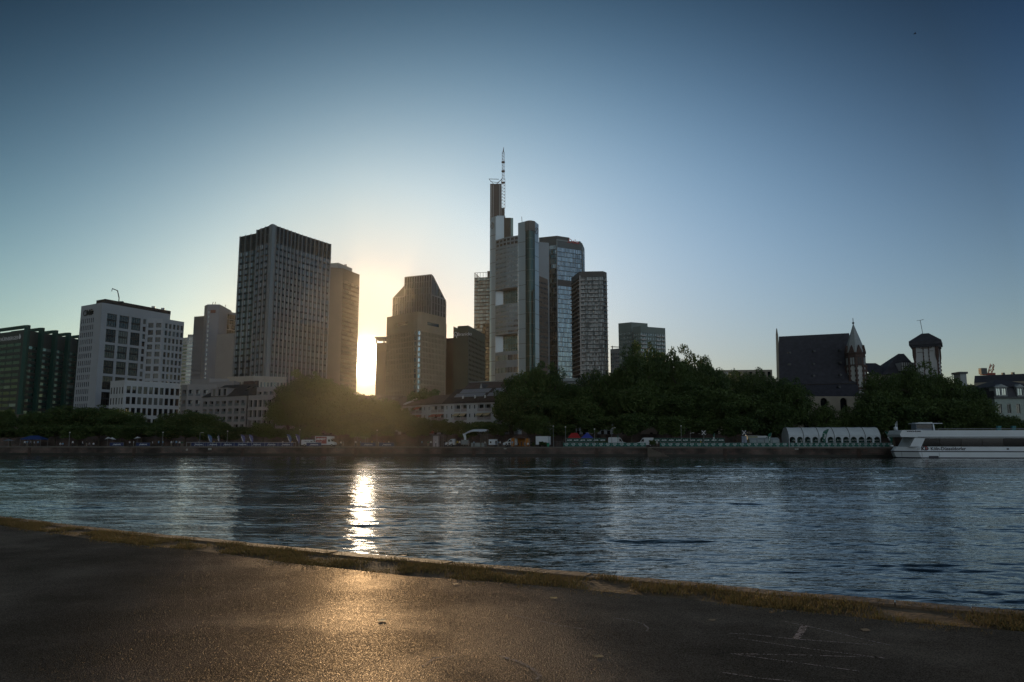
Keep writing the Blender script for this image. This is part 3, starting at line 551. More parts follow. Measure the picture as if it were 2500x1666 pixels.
em.build('emblem', M_dgrey, root)
# lattice mast
mb = MB(); c = at(1227, 508, 778); zt_ = at(1229, 372, 778).z; z = c.z; zk = at(1227, 440, 778).z
def wid(z_): return 2.0 if z_ < zk else 1.15
cx = c.x + .6
while z < zt_:
    h = 3.6; h2 = min(z + h, zt_); a = wid(z)
    for sx in (-1, 1):
        for sy in (-1, 1): mb.tube((cx + sx * a, 778 + sy * a, z), (cx + sx * a, 778 + sy * a, h2), .24, n=4, cap=False)
    mb.tube((cx - a, 778 - a, z), (cx + a, 778 - a, h2), .16, n=4, cap=False); mb.tube((cx + a, 778 - a, z), (cx - a, 778 - a, z), .16, n=4, cap=False); mb.tube((cx + a, 778 + a, z), (cx - a, 778 + a, h2), .16, n=4, cap=False); mb.tube((cx - a, 778 - a, z), (cx - a, 778 + a, h2), .16, n=4, cap=False)
    z = h2
mb.tube((cx, 778, zt_), (cx + .6, 778, at(1229, 359, 778).z), .7, .12, n=6)
for zz in (448, 420, 398): q = at(1227, zz, 778).z; mb.tube((cx, 778, q), (cx, 778, q + 1.4), 1.9, n=8)
mb.tube((cx - 7, 778, at(0, 449, 778).z), (cx - 1, 778, at(0, 437, 778).z), .35); mb.build('lattice_mast', mat('mast_paint', (.12, .07, .07), .6, var=.2, vscale=.2), root)
a = MB(); q = at(1275, 543, 745); a.tube(q - Vector((0, 0, 2)), q + Vector((-.6, 0, 6)), .25); a.build('antenna', M_black, root)
# ================================================================== TOWER WITH RED SIGN
P, Z = corners([(1316, 582), (1358, 577.5), (1400, 583.5), (1420, 589), (1427, 598)], 830, 1)
root = empty('red_sign_tower', (P[1].x, P[1].y, GZ), 'wide blue-glass tower with a small red sign and sloping roof cap, behind the twin-pillar tower', 'building')
Zf = zat(P[1], 1358, 581); w = MB(); wins = []; P = [Vector((p.x, p.y, 0)) for p in P]; P[3].y = P[2].y + 6; P[4] = Vector((at(1427, 598, P[3].y + 14).x, P[3].y + 14, 0))
facade(w, wins, P[0], P[1], GZ, Zf, 10, 40, .85, .8, .2, mt=8); facade(w, wins, P[1], P[2], GZ, Zf - 1.5, 13, 40, .9, .86, .2, mt=9, ml=1); facade(w, wins, P[2], P[3], GZ, Zf - 1.5, 4, 40, .86, .86, .2, mt=9); facade(w, wins, P[3], P[4], GZ, Zf - 5, 3, 38, .8, .86, .2, mt=4)
w.face([(p.x, p.y, Zf - 1.5) for p in P[:4]] + [(P[4].x, P[4].y, Zf - 5), (P[0].x + 6, P[0].y + 40, Zf - 2)])
w.build('wall', mat('slate_blue_frame', (.07, .085, .095), .4, .2, var=.08, vscale=.05), root); glass_skin(root, wins, G_blue, tilt=.05)
cp = MB(); a = [onwall(P[0], P[1], 1318), P[1] + Vector((1, 0, 0)), onwall(P[1], P[2], 1395)]; zc_ = [zat(a[0], 1316, 582), zat(a[1], 1370, 577.5), zat(a[2], 1394, 580)]
cp.prism([(p.x, p.y + 1) for p in a] + [(a[2].x - 4, a[2].y + 20), (a[0].x + 4, a[0].y + 22)], Zf - 1.5, max(zc_)); cp.build('roof_cap', M_dgrey, root)
fr = MB(); u, n = wall_dir(P[1], P[2])
fr.obox(P[1] + Vector((0, 0, GZ)) + n * .05, u * 1.1, n * .5, (0, 0, Zf - GZ - 1.5)); fr.obox(P[1] + Vector((0, 0, Zf - 3.2)) + n * .05, u * (P[2] - P[1]).length, n * .5, (0, 0, 1.6)); fr.obox(P[1] + Vector((0, 0, zat(P[1], 1358, 697))) + n * .05, u * (P[2] - P[1]).length, n * .45, (0, 0, 7), 1); fr.obox(P[3] - u * .2 + Vector((0, 0, GZ)) + n * .05, u * 1.0, n * .7, (0, 0, Zf - GZ - 9)); fr.build('facade_frame', [mat('blue_grey_frame', (.22, .25, .27), .5), M_dgrey], root)
text_mb('.Deka', 7, onwall(P[1], P[2], 1388) + Vector((0, 0, zat(P[2], 1400, 594.8))) + n * .7, u, n, bold=.12).build('lettering', M_red, root)
b = MB(); q = P[3] + Vector((-2.5, 3, 0)); b.ball((q.x, q.y, Zf - .6), 1.7, 1.7, 1.9); b.build('radome', M_black, root)
# ================================================================== BALCONY TOWER
P, Z = corners([(1394.5, 679), (1414, 663.5), (1468, 658.8), (1481, 659.5)], 690, 1); P[3] = Vector((at(1481, 660, P[2].y + 9).x, P[2].y + 9, 0)); P[2] = Vector((at(1472, 659, P[1].y - 2).x, P[1].y - 2, 0)); P[3].y = P[2].y + 6; P[3].x = at(1481, 660, P[3].y).x
root = empty('balcony_tower', (P[1].x, P[1].y, GZ), 'dark residential tower with rows of pale balconies and a rounded right corner', 'building')
M_dk = mat('dark_frame', (.05, .052, .055), .5, var=.08, vscale=.1); w = MB(); wins = []; nf = 38; zt_ = zat(P[1], 1414, 676)
facade(w, wins, P[0], P[1], GZ, zt_, 5, nf, .9, .66, .8); facade(w, wins, P[1], P[2], GZ, zt_, 15, nf, .62, .78, .5, ml=1.5); facade(w, wins, P[2], P[3], GZ, zt_, 2, nf, .8, .7, .5)
for i in range(3): w.face([(P[i].x, P[i].y, zt_), (P[i + 1].x, P[i + 1].y, zt_), (P[i + 1].x, P[i + 1].y, Z), (P[i].x, P[i].y, Z)])
w.face([(p.x, p.y, Z) for p in P] + [(P[3].x + 3, P[3].y + 22, Z), (P[0].x + 3, P[0].y + 22, Z)]); w.face([(P[3].x, P[3].y, GZ), (P[3].x + 3, P[3].y + 22, GZ), (P[3].x + 3, P[3].y + 22, Z), (P[3].x, P[3].y, Z)])
w.build('wall', M_dk, root); glass_skin(root, wins, glass('residential_glass', (.02, .022, .025), (.45, .5, .52), .12, .7, cprob=.3, curtain=(.3, .3, .3)), 'window_bands', tilt=.05)
M_bal = mat('pale_balcony', (.46, .44, .43), .6, var=.1, vscale=.2)
u, n = wall_dir(P[1], P[2]); L = (P[2] - P[1]).length; ul, nl = wall_dir(P[0], P[1]); fh = (zt_ - GZ) / nf; bal = []
for j in range(nf):
    z = GZ + j * fh
    for k, s in enumerate(((.05, .16) if j < 33 else (.05, .18), (.36, .15) if j % 7 < 5 else (.40, .20), (.62, .14) if j > 4 else (.6, .2))):
        bb = MB(); bb.obox(Vector((P[1].x, P[1].y, z)) + u * L * s[0] + n * .03, u * L * s[1], n * 1.3, (0, 0, .25)); bb.obox(Vector((P[1].x, P[1].y, z + .25)) + u * L * s[0] + n * 1.2, u * L * s[1], n * .1, (0, 0, .95)); bal.append(bb)
    bb = MB(); bb.obox(Vector((P[0].x, P[0].y, z)) + nl * .03, ul * (P[1] - P[0]).length, nl * 1.2, (0, 0, .55)); bal.append(bb)
    bb = MB(); us, ns_ = wall_dir(P[2], P[3]); bb.obox(Vector((P[2].x, P[2].y, z)) + ns_ * .03, us * (P[3] - P[2]).length, ns_ * 1.0, (0, 0, .3)); bal.append(bb)
for bb in bal[-100:]: bb.build('balcony', M_bal, root)
rest = MB()
for bb in bal[:-100]: k = len(rest.v); rest.v += bb.v; rest.f += [tuple(i + k for i in f) for f in bb.f]; rest.m += bb.m; rest.r += bb.r
tag(rest.build('balcony', M_bal, root), kind='stuff')
pf = MB(); pf.obox(Vector((P[1].x, P[1].y, GZ)) + n * .05, u * 1.2, n * .8, (0, 0, Z - GZ - 4)); pf.build('corner_post', M_bal, root)
# ================================================================== FAR BLOCKS ON THE RIGHT OF THE TOWERS
P, Z = corners([(1490, 853), (1512, 851)], 820); root = empty('far_block', (P[0].x, P[0].y, GZ), 'small far grey block with a tiny crane arm, left of the green-tinted balcony block', 'building'); w = MB(); wins = []; facade(w, wins, P[0], P[1], GZ, Z, 5, 22, .8, .55, .2, mt=4); w.prism(back(P, 20), Z - .1, Z); w.build('wall', M_grey, root); put_windows(root, wins, G_blue, keep=40)
b = MB(); q = at(1495, 847, 830); b.tube((q.x, 830, Z), (q.x, 830, q.z + 1), .5); b.tube((q.x - 2, 830, q.z), (q.x + 12, 830, q.z - .5), .45); b.tube((q.x + 8, 830, Z), (q.x + 8, 830, q.z), .4); b.build('roof_crane', M_black, root)
P, Z = corners([(1509.6, 790), (1541, 787), (1581, 790)], 660, 1); root = empty('balcony_block', (P[1].x, P[1].y, GZ), 'grey balcony block, flare-tinted green, with a lower right half, rising over the tall trees', 'building'); w = MB(); wins = []
facade(w, wins, P[0], P[1], GZ, Z, 8, 26, .62, .6, .6, mt=8); facade(w, wins, P[1], P[2], GZ, Z, 6, 26, .6, .5, .6, mt=8); F4 = back(P); w.face([(*p, Z) for p in F4]); w.face([(*F4[2], GZ), (*F4[3], GZ), (*F4[3], Z), (*F4[2], Z)])
P2, Z2 = corners([(1545, 799), (1564, 797), (1624, 801.5)], 645, 1)
facade(w, wins, P2[0], P2[1], GZ, Z2, 4, 26, .9, .55, .8, mt=5); facade(w, wins, P2[1], P2[2], GZ, Z2, 14, 26, .7, .62, .6, mt=5); F4 = back(P2); w.face([(*p, Z2) for p in F4]); w.face([(*F4[2], GZ), (*F4[3], GZ), (*F4[3], Z2), (*F4[2], Z2)])
w.build('wall', mat('flare_tinted_cladding', (.15, .19, .18), .6, var=.06, vscale=.1), root); put_windows(root, wins, G_bright, keep=100)  # green cast of lens flare put into the grey cladding colour
u, n = wall_dir(P2[1], P2[2]); bb = []
for j in range(8):
    z = Z2 - 5 - (j + 1) * (Z2 - 5 - GZ) / 26
    for s, l in ((0, .18), (.62, .14), (.82, .14)): o = MB(); o.obox(Vector((P2[1].x, P2[1].y, z)) + u * (P2[2] - P2[1]).length * s + n * .05, u * (P2[2] - P2[1]).length * l, n * 1.2, (0, 0, 1.1)); o.build('balcony', M_bal, root)
# ================================================================== APARTMENT HOUSES ON THE LEFT BANK STREET
def gable_house(): pass
def awning(root, o, u, n, w_, m): a = MB(); a.face([Vector(o), Vector(o) + u * w_, Vector(o) + u * w_ + n * 1.3 - Vector((0, 0, .7)), Vector(o) + n * 1.3 - Vector((0, 0, .7))]); a.obox(Vector(o) + n * 1.3 - Vector((0, 0, .95)), u * w_, n * .04, (0, 0, .25)); a.build('awning', m, root)
M_apt = mat('apartment_render', (.33, .30, .29), .85, var=.07, vscale=.3); M_win = mat('window_frame_white', (.5, .5, .5), .6, var=0)
def apt(name, label, px, depth, ncol, nrow, fw, fh, d=1.0, m=M_apt, deep=14, keep=100, rail=True, mt=.8, g=G_house, fr=None, yb=.2, ml=0, mr=0, floor=GZ):
    P, Z = corners(px, depth, min(1, len(px) - 1)); root = empty(name, (P[0].x, P[0].y, GZ), label, 'building'); w = MB(); wins = []
    for i in range(len(P) - 1): facade(w, wins, P[i], P[i + 1], floor, Z, ncol[i], nrow, fw, fh, d, mt=mt, yb=yb, ml=ml, mr=mr)
    F = back(P, deep) if len(P) != 3 else back(P)
    w.face([(*p, Z) for p in F]); k = len(P)
    for i in range(k - 1, len(F)): a, b = F[i], F[(i + 1) % len(F)]; w.face([(*a, floor), (*b, floor), (*b, Z), (*a, Z)])
    w.build('wall', m, root); put_windows(root, wins, g, keep=keep, fr=fr)
    if rail:
        for q, n, c in sorted(wins, key=lambda t: -t[0][2].z)[:60]:
            if (q[1] - q[0]).length > 1.7: r = MB(); uu = (q[1] - q[0]); r.obox(q[0] + n * (d + .05), uu, n * .06, (0, 0, .95)); r.build('railing', mat('grey_glass_rail', (.14, .15, .16), .3, var=.1), root)
    return root, P, Z
apt('terrace_apartments', 'stone apartment block with stepped roof terraces, leftmost of the apartment houses', [(443, 941), (458, 939), (530, 939)], 305, [1, 4], 5, .6, .6, 1.2)
apt('upper_apartments', 'set-back upper apartment storeys with a row of small dark openings above the terraces', [(468, 926.5), (512, 924.5), (560, 926)], 325, [9, 6], 6, .4, .55, .6, rail=False, keep=40)
apt('middle_terrace', 'pale terrace parapet building with plants, directly left of the dark glass tower foot', [(512, 933), (572, 930.5), (585, 934)], 318, [7, 2], 6, .5, .5, .6, rail=False, keep=30)
root, P, Z = apt('hipped_apartments', 'stone apartment house with dark hipped roof, skylights and balconies', [(494, 971), (603, 966.5), (609, 968)], 285, [7, 1], 5, .62, .66, 1.1)
root.location = root.location
F4 = back(P); u, n = wall_dir(P[0], P[1]); r = MB(); RZ = zat(P[0] - n * 6, 550, 942)
a, b = P[0], P[1]; c = b - n * 13; d_ = a - n * 13; r0 = a + u * 5 - n * 6.5; r1 = b - u * 3 - n * 6.5; up = lambda p, z: (p.x, p.y, z)
a, b, c, d_ = a + n * .4 - u * .3, b + n * .4 + u * .4, c, d_
for f in ([up(a, Z + .05), up(b, Z + .05), up(r1, RZ), up(r0, RZ)], [up(b, Z + .05), up(c, Z + .05), up(r1, RZ)], [up(c, Z + .05), up(d_, Z + .05), up(r0, RZ), up(r1, RZ)], [up(d_, Z + .05), up(a, Z + .05), up(r0, RZ)]): r.face(f)
r.build('roof', mat('grey_slate_roof', (.06, .055, .052), .8, var=.15, vscale=1.0, bump=.3, bscale=4), root)
for px, py in ((588, 954.5), (592, 961), (603, 955.5)):
    t = (px - 494) / 115; s = (971 - py) / 27; q = P[0] + u * (P[1] - P[0]).length * t; q = Vector((q.x, q.y, 0)) - n * (6.9 * s - .4); z = Z + (RZ - Z) * s
    o = MB(); sl = Vector((-n.x * 6.9, -n.y * 6.9, RZ - Z)).normalized(); o.obox(Vector((q.x, q.y, z + .12)), u * 1.1, sl * 1.3, u.cross(sl) * .12); o.build('skylight', G_bright, root)
for t in (.62, .72, .82, .97): q = r0.lerp(r1, t); o = MB(); o.box((q.x, q.y, RZ - .8), (q.x + 1.4, q.y + 1, RZ + 1.2)); o.build('chimney', M_rsand, root)
o = MB(); wi = []; A_ = onwall(P[0], P[1], 514); B_ = onwall(P[0], P[1], 553); zg = zat(A_, 530, 948.5); facade(o, wi, A_ + n * .1, B_ + n * .1, Z, zg, 3, 1, .5, .75, .5); o.face([up(A_ + n * .1, zg), up(B_ + n * .1, zg), up(B_ - n * 5 + u * 1.5, zg), up(A_ - n * 5, zg)]); o.face([up(B_ + n * .1, Z), up(B_ + n * .1 - n * 4, zg), up(B_ + n * .1, zg)]); o.build('gable_storey', M_apt, root); put_windows(root, wi, G_house)
apt('corner_apartments', 'paler stone apartment house with square balconies, right of the hipped roof house', [(607, 966), (676, 964)], 278, [6], 4, .66, .68, 1.0, yb=.2)
apt('penthouse_apartments', 'upper pair of open loggias set back above the paler apartment house', [(627, 946), (672, 944)], 283, [3], 6, .62, .6, 1.0, keep=30)
# ================================================================== LONG WHITE HOUSE WITH SOLAR ROOF
P, Z = corners([(930, 994), (1084.7, 984.5), (1214, 980)], 246, 1); 
B_ = P[2]; root = empty('long_house', (P[1].x, P[1].y, GZ), 'long white apartment house with recessed balconies, tiled roof and solar panels', 'building')
w = MB(); wins = []; sw = []; P[0].z = 0
zb0 = 2.4
segs = [(930, 998, 'b', 3), (998, 1030, 'b', 2), (1031, 1052, 's', 2), (1053, 1084, 'b', 2), (1085, 1108, 's', 2), (1108.5, 1140, 'b', 2), (1142, 1164, 's', 2), (1165, 1199, 'b', 2), (1200, 1214, 's', 1)]
AW = []
last = None
for x0, x1, k, nc in segs:
    aa, bb = (P[0], P[1]) if x1 < 1086 else (P[1], P[2]); a = onwall(aa, bb, x0) if last is None else last; b = onwall(aa, bb, x1 + .5); last = b
    if k == 'b': facade(w, wins, a, b, zb0, Z, nc, 5, .86, .80, 1.3, yb=.1, mt=.3); AW.append((a, b, nc))
    else: facade(w, sw, a, b, zb0, Z, nc, 5, .26, .42, .2, yb=.6, mt=.3)
u, n = wall_dir(P[1], P[2]); e = P[2] - n * 12; w.face([up(P[2], zb0), up(e, zb0), up(e, Z), up(P[2], Z)]); w.face([up(P[2], Z), up(e, Z), up(P[2] - n * 6, Z + 6)])
w.build('wall', M_white, root); put_windows(root, sw, G_house); put_windows(root, wins, G_house, 'balcony_door', keep=60)
rr = []
for q, n_, c in wins: r = MB(); r.obox(q[0] + n_ * 1.36, q[1] - q[0], n_ * .07, (0, 0, 1.0)); r.build('balcony_rail', mat('pinkish_rail', (.36, .32, .32), .7), root)
aw1, aw2 = mat('red_awning', (.35, .12, .08), .8), mat('sand_awning', (.45, .36, .22), .8)
for i, (q, n_, c) in enumerate(wins):
    if i % 5 in (1, 2) or i % 7 == 3: awning(root, q[3] + n_ * 1.32, (q[1] - q[0]).normalized(), n_, (q[1] - q[0]).length, aw1 if q[0].x < at(1090, 1000, 246).x else aw2)
r = MB(); u0, n0 = wall_dir(P[0], P[1]); zr1 = zat(P[1] - n0 * 6, 1050, 962)
a0, a1 = P[0] + n0 * .5, P[1] + n0 * .5; m0, m1 = P[0] - n0 * 6, P[1] - n0 * 6; k0, k1 = P[0] - n0 * 12, P[1] - n0 * 12
r.face([up(a0, Z), up(a1, Z), up(m1, zr1), up(m0, zr1)]); r.face([up(k1, Z), up(k0, Z), up(m0, zr1), up(m1, zr1)]); r.obox(up(a0, Z - .25), (a1 - a0).xy.to_3d(), -n0 * .5, (0, 0, .2)); r.build('roof', M_tile, root)
r = MB(); a0, a1 = P[1] + n * .5 - u * .5, P[2] + n * .5 + u * .5; zr2 = zat(P[1] - n * 7, 1160, 951); m0, m1 = P[1] - n * 7 - u * .5, P[2] - n * 7 + u * .5; r.face([up(a0, Z), up(a1, Z), up(m1, zr2), up(m0, zr2)]); r.face([up(a1 - n * 14, Z), up(a0 - n * 14, Z), up(m0, zr2), up(m1, zr2)]); r.face([up(a0, Z), up(m0, zr2), up(a0 - n * 14, Z)]); r.obox(up(a0, Z - .25), a1 - a0, -n * .5, (0, 0, .2)); r.build('roof', mat('dark_tile_roof', (.055, .045, .04), .85, var=.2, vscale=.8, bump=.3, bscale=4), root)
sl = (m0 - a0); sl = Vector((sl.x, sl.y, zr2 - Z)); ln = sl.length; sl.normalize(); nn = u.cross(sl); Lw = (a1 - a0).length
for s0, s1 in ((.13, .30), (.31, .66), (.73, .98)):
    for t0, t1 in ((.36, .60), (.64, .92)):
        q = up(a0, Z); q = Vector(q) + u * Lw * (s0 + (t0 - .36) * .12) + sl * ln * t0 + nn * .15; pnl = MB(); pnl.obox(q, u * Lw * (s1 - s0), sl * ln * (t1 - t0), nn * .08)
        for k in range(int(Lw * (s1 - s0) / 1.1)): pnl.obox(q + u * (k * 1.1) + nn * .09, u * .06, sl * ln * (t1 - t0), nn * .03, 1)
        pnl.build('solar_panel', [glass('solar_%d' % int(s0 * 100 + t0 * 10), (.42, .46, .52), (.75, .78, .82), .25, .3, rough=.15, cprob=0), M_steel], root)  # pale diffuse base paints in the bright sky reflected by the panels
for s in (.30, .52, .70, .93): q = Vector(up(a0, Z)) + u * Lw * s + sl * ln * .28; o = MB(); o.box((q.x, q.y - .3, q.z - .2), (q.x + .55, q.y + .3, q.z + .9)); o.build('roof_vent', M_white, root)
w = MB(); q = a0 + u * 0; w.obox(Vector(up(onwall(P[0], P[1], 988) + n0 * .6, Z + .1)), u0 * .9, Vector((-n0.x * 6.5, -n0.y * 6.5, zr1 - Z)) + u0 * 3.5, (0, 0, .5)); w.build('fire_wall', M_white, root)
# big roof behind
P, Z = corners([(1124, 960), (1240, 957)], 275); root = empty('roofed_house', (P[0].x, P[0].y, GZ), 'large brown tiled roof with a small gable dormer, behind the solar panels', 'building'); u, n = wall_dir(P[0], P[1]); w = MB(); w.prism(back(P, 14), GZ, Z); w.build('wall', M_white, root)
zr = zat(P[0] - n * 7, 1126, 934.5); r = MB(); a0, a1, m0, m1 = P[0] - u * .3, P[1], P[0] - n * 7 + u * .5, P[1] - n * 7; r.face([up(a0, Z), up(a1, Z), up(m1, zr), up(m0, zr)]); r.face([up(a1 - n * 14, Z), up(a0 - n * 14, Z), up(m0, zr), up(m1, zr)]); r.face([up(a0, Z), up(m0, zr), up(a0 - n * 14, Z)]); r.build('roof', M_tile, root)
rd = MB(); rd.obox(up(m0, zr), u * (m1 - m0).length, n * .3, (0, 0, .25)); rd.build('ridge', M_lead, root)
q0 = onwall(P[0], P[1], 1169); q1 = onwall(P[0], P[1], 1180.5); ap = (q0 + q1) / 2; za_ = zat(P[0], 1176, 938); o = MB(); o.face([up(q0 + n * .2, Z), up(q1 + n * .2, Z), up(ap + n * .2, za_)]); o.build('gable_dormer', M_white, root); o = MB(); o.face([up(q1 + n * .3 + u * .4, Z), up(q1 - n * 5, za_), up(ap - n * 5, za_), up(ap + n * .3, za_ + .2)]); o.face([up(q0 + n * .3 - u * .4, Z), up(ap + n * .3, za_ + .2), up(ap - n * 5, za_)]); o.build('dormer_roof', M_dgrey, root)
# long dark building behind the big trees
P, Z = corners([(1620, 905), (1885, 903)], 300); root = empty('hidden_building', (P[0].x, P[0].y, GZ), 'long dark flat-roofed building mostly hidden behind the tall plane trees', 'building'); w = MB(); wins = []; facade(w, wins, P[0], P[1], GZ, Z, 18, 7, .5, .6, .3); w.prism(back(P, 14), Z - .1, Z); w.build('wall', M_sand, root); put_windows(root, wins, G_house, keep=60)
P, Z = corners([(1330, 932), (1506, 930)], 300); root = empty('grey_hall', (P[0].x, P[0].y, GZ), 'low grey hall with a rounded pale roof edge glimpsed under the balcony tower', 'building'); w = MB(); wins = []; facade(w, wins, P[0], P[1], GZ, Z, 12, 6, .5, .6, .3); w.prism(back(P, 14), Z - .1, Z); w.build('wall', M_grey, root); put_windows(root, wins, G_house, keep=40); w = MB(); w.prism([(p[0], p[1]) for p in back([P[0] + Vector((0, -1, 0)), P[1] + Vector((0, -1, 0))], 16)], Z, Z + 1.2, bottom=True); w.build('roof_edge', M_lead, root)  # hall's right end extended to block low sun from reaching the quay
for nm_, pxa, pxb, yt, lab in (('street_house', 1222, 1334, 940, 'dark house front behind the plane trees under the twin-pillar tower'), ('street_house', 1476, 1630, 930, 'dark house front behind the plane trees under the green-tinted balcony block'), ('street_house', 1884, 1896, 925, 'narrow house sliver between hidden building and church gable'), ('street_house', 2240, 2385, 940, 'dark house front behind the trees right of the square tower'), ('street_house', 688, 800, 962, 'brownish house front behind the trees left of the sun'), ('street_house', 802, 985, 966, 'brownish house front behind the trees below the sun'), ('street_house', -60, 180, 1012, 'low dark house behind the trees at the left picture edge'), ('street_house', 2080, 2238, 955, 'house front hidden behind the trees between spire and square tower')):
    P, Z = corners([(pxa, yt), (pxb, yt)], 335); root = empty(nm_, (P[0].x, P[0].y, GZ), lab, 'house', 'street houses behind the trees'); w = MB(); wins = []; L_ = (P[1] - P[0]).length; facade(w, wins, P[0], P[1], GZ, Z, max(1, int(L_ / 3)), max(2, int((Z - GZ) / 3.3)), .4, .5, .3); w.prism(back(P, 10), Z - .1, Z); F4 = back(P, 10)
    for k in (1, 2, 3): w.face([(*F4[k], GZ), (*F4[(k + 1) % 4], GZ), (*F4[(k + 1) % 4], Z), (*F4[k], Z)])
    w.build('wall', M_brown, root); put_windows(root, wins, G_house, keep=30)
# ================================================================== CHURCH
DK = 246
P, Z = corners([(1899.5, 934), (2091, 934)], DK, 1); Z0 = zat(P[1], 2091, 934)
root = empty('church', (P[0].x, P[0].y, GZ), 'church with huge steep slate roof, arched windows and pale stone wall', 'church')
A_ = Vector((at(1899.5, 930, DK + 9).x, DK + 9, 0)); B_ = Vector((at(2091, 930, DK).x, DK, 0)); uc, nc_ = wall_dir(A_, B_); ic = -nc_
ez = at(2091, 934, DK).z; ra = A_ + ic * 13 + uc * .6; q = at(2073, 813.6, (B_ + ic * 13).y); rb_ = Vector((q.x, q.y, 0)); zr = q.z; C_, D_ = B_ + ic * 26, A_ + ic * 26
r = MB(); r.face([up(A_, ez), up(B_, ez), up(rb_, zr), up(ra, zr)]); r.face([up(C_, ez), up(D_, ez), up(ra, zr), up(rb_, zr)]); r.face([up(B_, ez), up(C_, ez), up(rb_, zr)])
r.obox(Vector(up(A_, ez - .3)) + nc_ * .4, (B_ - A_), ic * .5, (0, 0, .35)); r.build('roof', M_slate, root)
az = at(2091, 968, DK - 6).z; A2, B2_ = A_ + nc_ * 6.5, B_ + nc_ * 6.5
r = MB(); r.face([up(A2 - uc * 2, az), up(B2_ + uc * .3, az), up(B_ + uc * .2, ez - .4), up(A_, ez - .4)]); r.build('aisle_roof', M_slate, root)
w = MB(); w.prism([V2(A_ + uc * .3), V2(B_ - uc * .1), V2(C_ - uc * .1), V2(D_ + uc * .3)], GZ - 1, ez); w.build('wall', M_sand, root)
w = MB(); gp = [(A_ + nc_, GZ), (D_ + ic, GZ), (D_ + ic, ez), (ra - uc * .6, zr + 1.0), (A_ + nc_, ez)]; w.face([up(p - uc * .4, z) for p, z in gp][::-1]); w.face([up(p + uc * .4, z) for p, z in gp])
for k in (0, 2, 3, 4): (p, z), (p2, z2) = gp[k], gp[(k + 1) % 5]; w.face([up(p - uc * .4, z), up(p + uc * .4, z), up(p2 + uc * .4, z2), up(p2 - uc * .4, z2)])
w.tube(up(ra - uc * .6, zr + .6), up(ra - uc * .6, zr + 3), .4, .15); w.build('gable', M_sand, root)
# aisle wall with pointed windows and ground arcade
w = MB(); x0, x1 = A_.x, B_.x; yy = DK - 6
spans = [(at(px, 990, yy).x, hw, at(px, 1006, yy).z, at(px, 980, yy).z) for px, hw in ((1925, 1.1), (1965, 1.1), (2012, 1.1), (2060, 1.1))]
def arched(w, x0, x1, y, z0, z1, holes, d=.6, mi=0, gl=None):
    xs = x0
    for cx_, hw, za_, zb2 in holes:
        w.face([(xs, y, z0), (cx_ - hw, y, z0), (cx_ - hw, y, z1), (xs, y, z1)], mi); w.face([(cx_ - hw, y, z0), (cx_ + hw, y, z0), (cx_ + hw, y, za_), (cx_ - hw, y, za_)], mi) if za_ > z0 else None
        arc = [(cx_ + hw * math.cos(t), zb2 + hw * math.sin(t)) for t in [math.pi * k / 10 for k in range(11)]]
        for k in range(10): (xa, za2), (xb, zb3) = arc[k], arc[k + 1]; w.face([(xb, y, zb3), (xa, y, za2), (xa, y, z1), (xb, y, z1)], mi); w.face([(xa, y, za2), (xb, y, zb3), (xb, y + d, zb3), (xa, y + d, za2)], mi)
        for sx in (-1, 1): w.face([(cx_ + sx * hw, y, za_), (cx_ + sx * hw, y + d, za_), (cx_ + sx * hw, y + d, zb2), (cx_ + sx * hw, y, zb2)], mi)
        g = MB(); g.face([(cx_ - hw, y + d, za_), (cx_ + hw, y + d, za_)] + [(a, y + d, b) for a, b in arc], 0, .3); g.build('window', gl or G_dark, root); xs = cx_ + hw
    w.face([(xs, y, z0), (x1, y, z0), (x1, y, z1), (xs, y, z1)], mi)
zm = at(2000, 1015, yy).z
arched(w, x0, x1, yy, zm, az, spans); w.build('aisle_wall', M_sand, root)
w = MB(); zt2 = at(2000, 1022, yy).z; arched(w, x0 - 2, x1 + 1, yy - .05, QZ, zm, [(at(px, 1040, yy).x, 1.35, QZ, at(px, 1035, yy).z) for px in (1925, 1973, 2013, 2066)], 1.2); w.build('arcade_wall', M_sand, root)
w = MB(); w.box((B_.x, DK - 6, QZ), (B_.x + 1.2, DK, az)); w.box((B_.x - 1, DK - 5.9, QZ), (B_.x, DK, az - .1)); w.build('buttress', M_sand, root)
for px, py in ((1927, 862), (1926, 890), (1986, 858), (1985, 889), (2050, 856), (2050, 886), (2050, 916), (2047, 945), (1985, 918)):
    t = (934 - py) / 118; q = at(px, py, DK + 13 * max(0, t)); o = MB(); o.box((q.x - .35, q.y - .9, q.z - .35), (q.x + .35, q.y + .6, q.z + .3)); o.build('roof_hatch', M_dgrey, root)
# octagonal spire tower
SX = at(2100, 870, DK - 1).x; SY = DK + 2.5; root = empty('spire_tower', (SX, SY, GZ), 'slim octagonal church tower in red and white stone under a pale pointed spire', 'church tower')
oct_ = lambda r_, a=22.5: [(SX + r_ * math.cos(R(a + 45 * k)), SY + r_ * math.sin(R(a + 45 * k))) for k in range(8)]
zz = lambda py: at(2100, py, SY).z
w = MB(); w.prism(oct_(2.95), GZ, zz(893)); w.build('shaft', mat('white_tower_render', (.46, .47, .46), .85, var=.12, vscale=1.0), root)
w = MB()
for x, y in oct_(3.0): 
    z = zz(968); k = 0
    while z < zz(893): s = .24 if k % 2 else .42; w.obox((x - s, y - s, z), (2 * s, 0, 0), (0, 2 * s, 0), (0, 0, .75)); z += .8; k += 1
w.prism(oct_(3.15), zz(952), zz(947)); w.build('quoin', M_rsand, root)
w = MB(); w.prism(oct_(3.1), zz(893), zz(866), bottom=True); w.prism(oct_(3.3), zz(894.5), zz(893), bottom=True); w.prism(oct_(3.35), zz(866), zz(862.5), bottom=True); w.prism(oct_(3.25), zz(873), zz(871.5), bottom=True); w.build('belfry', M_rsand, root)
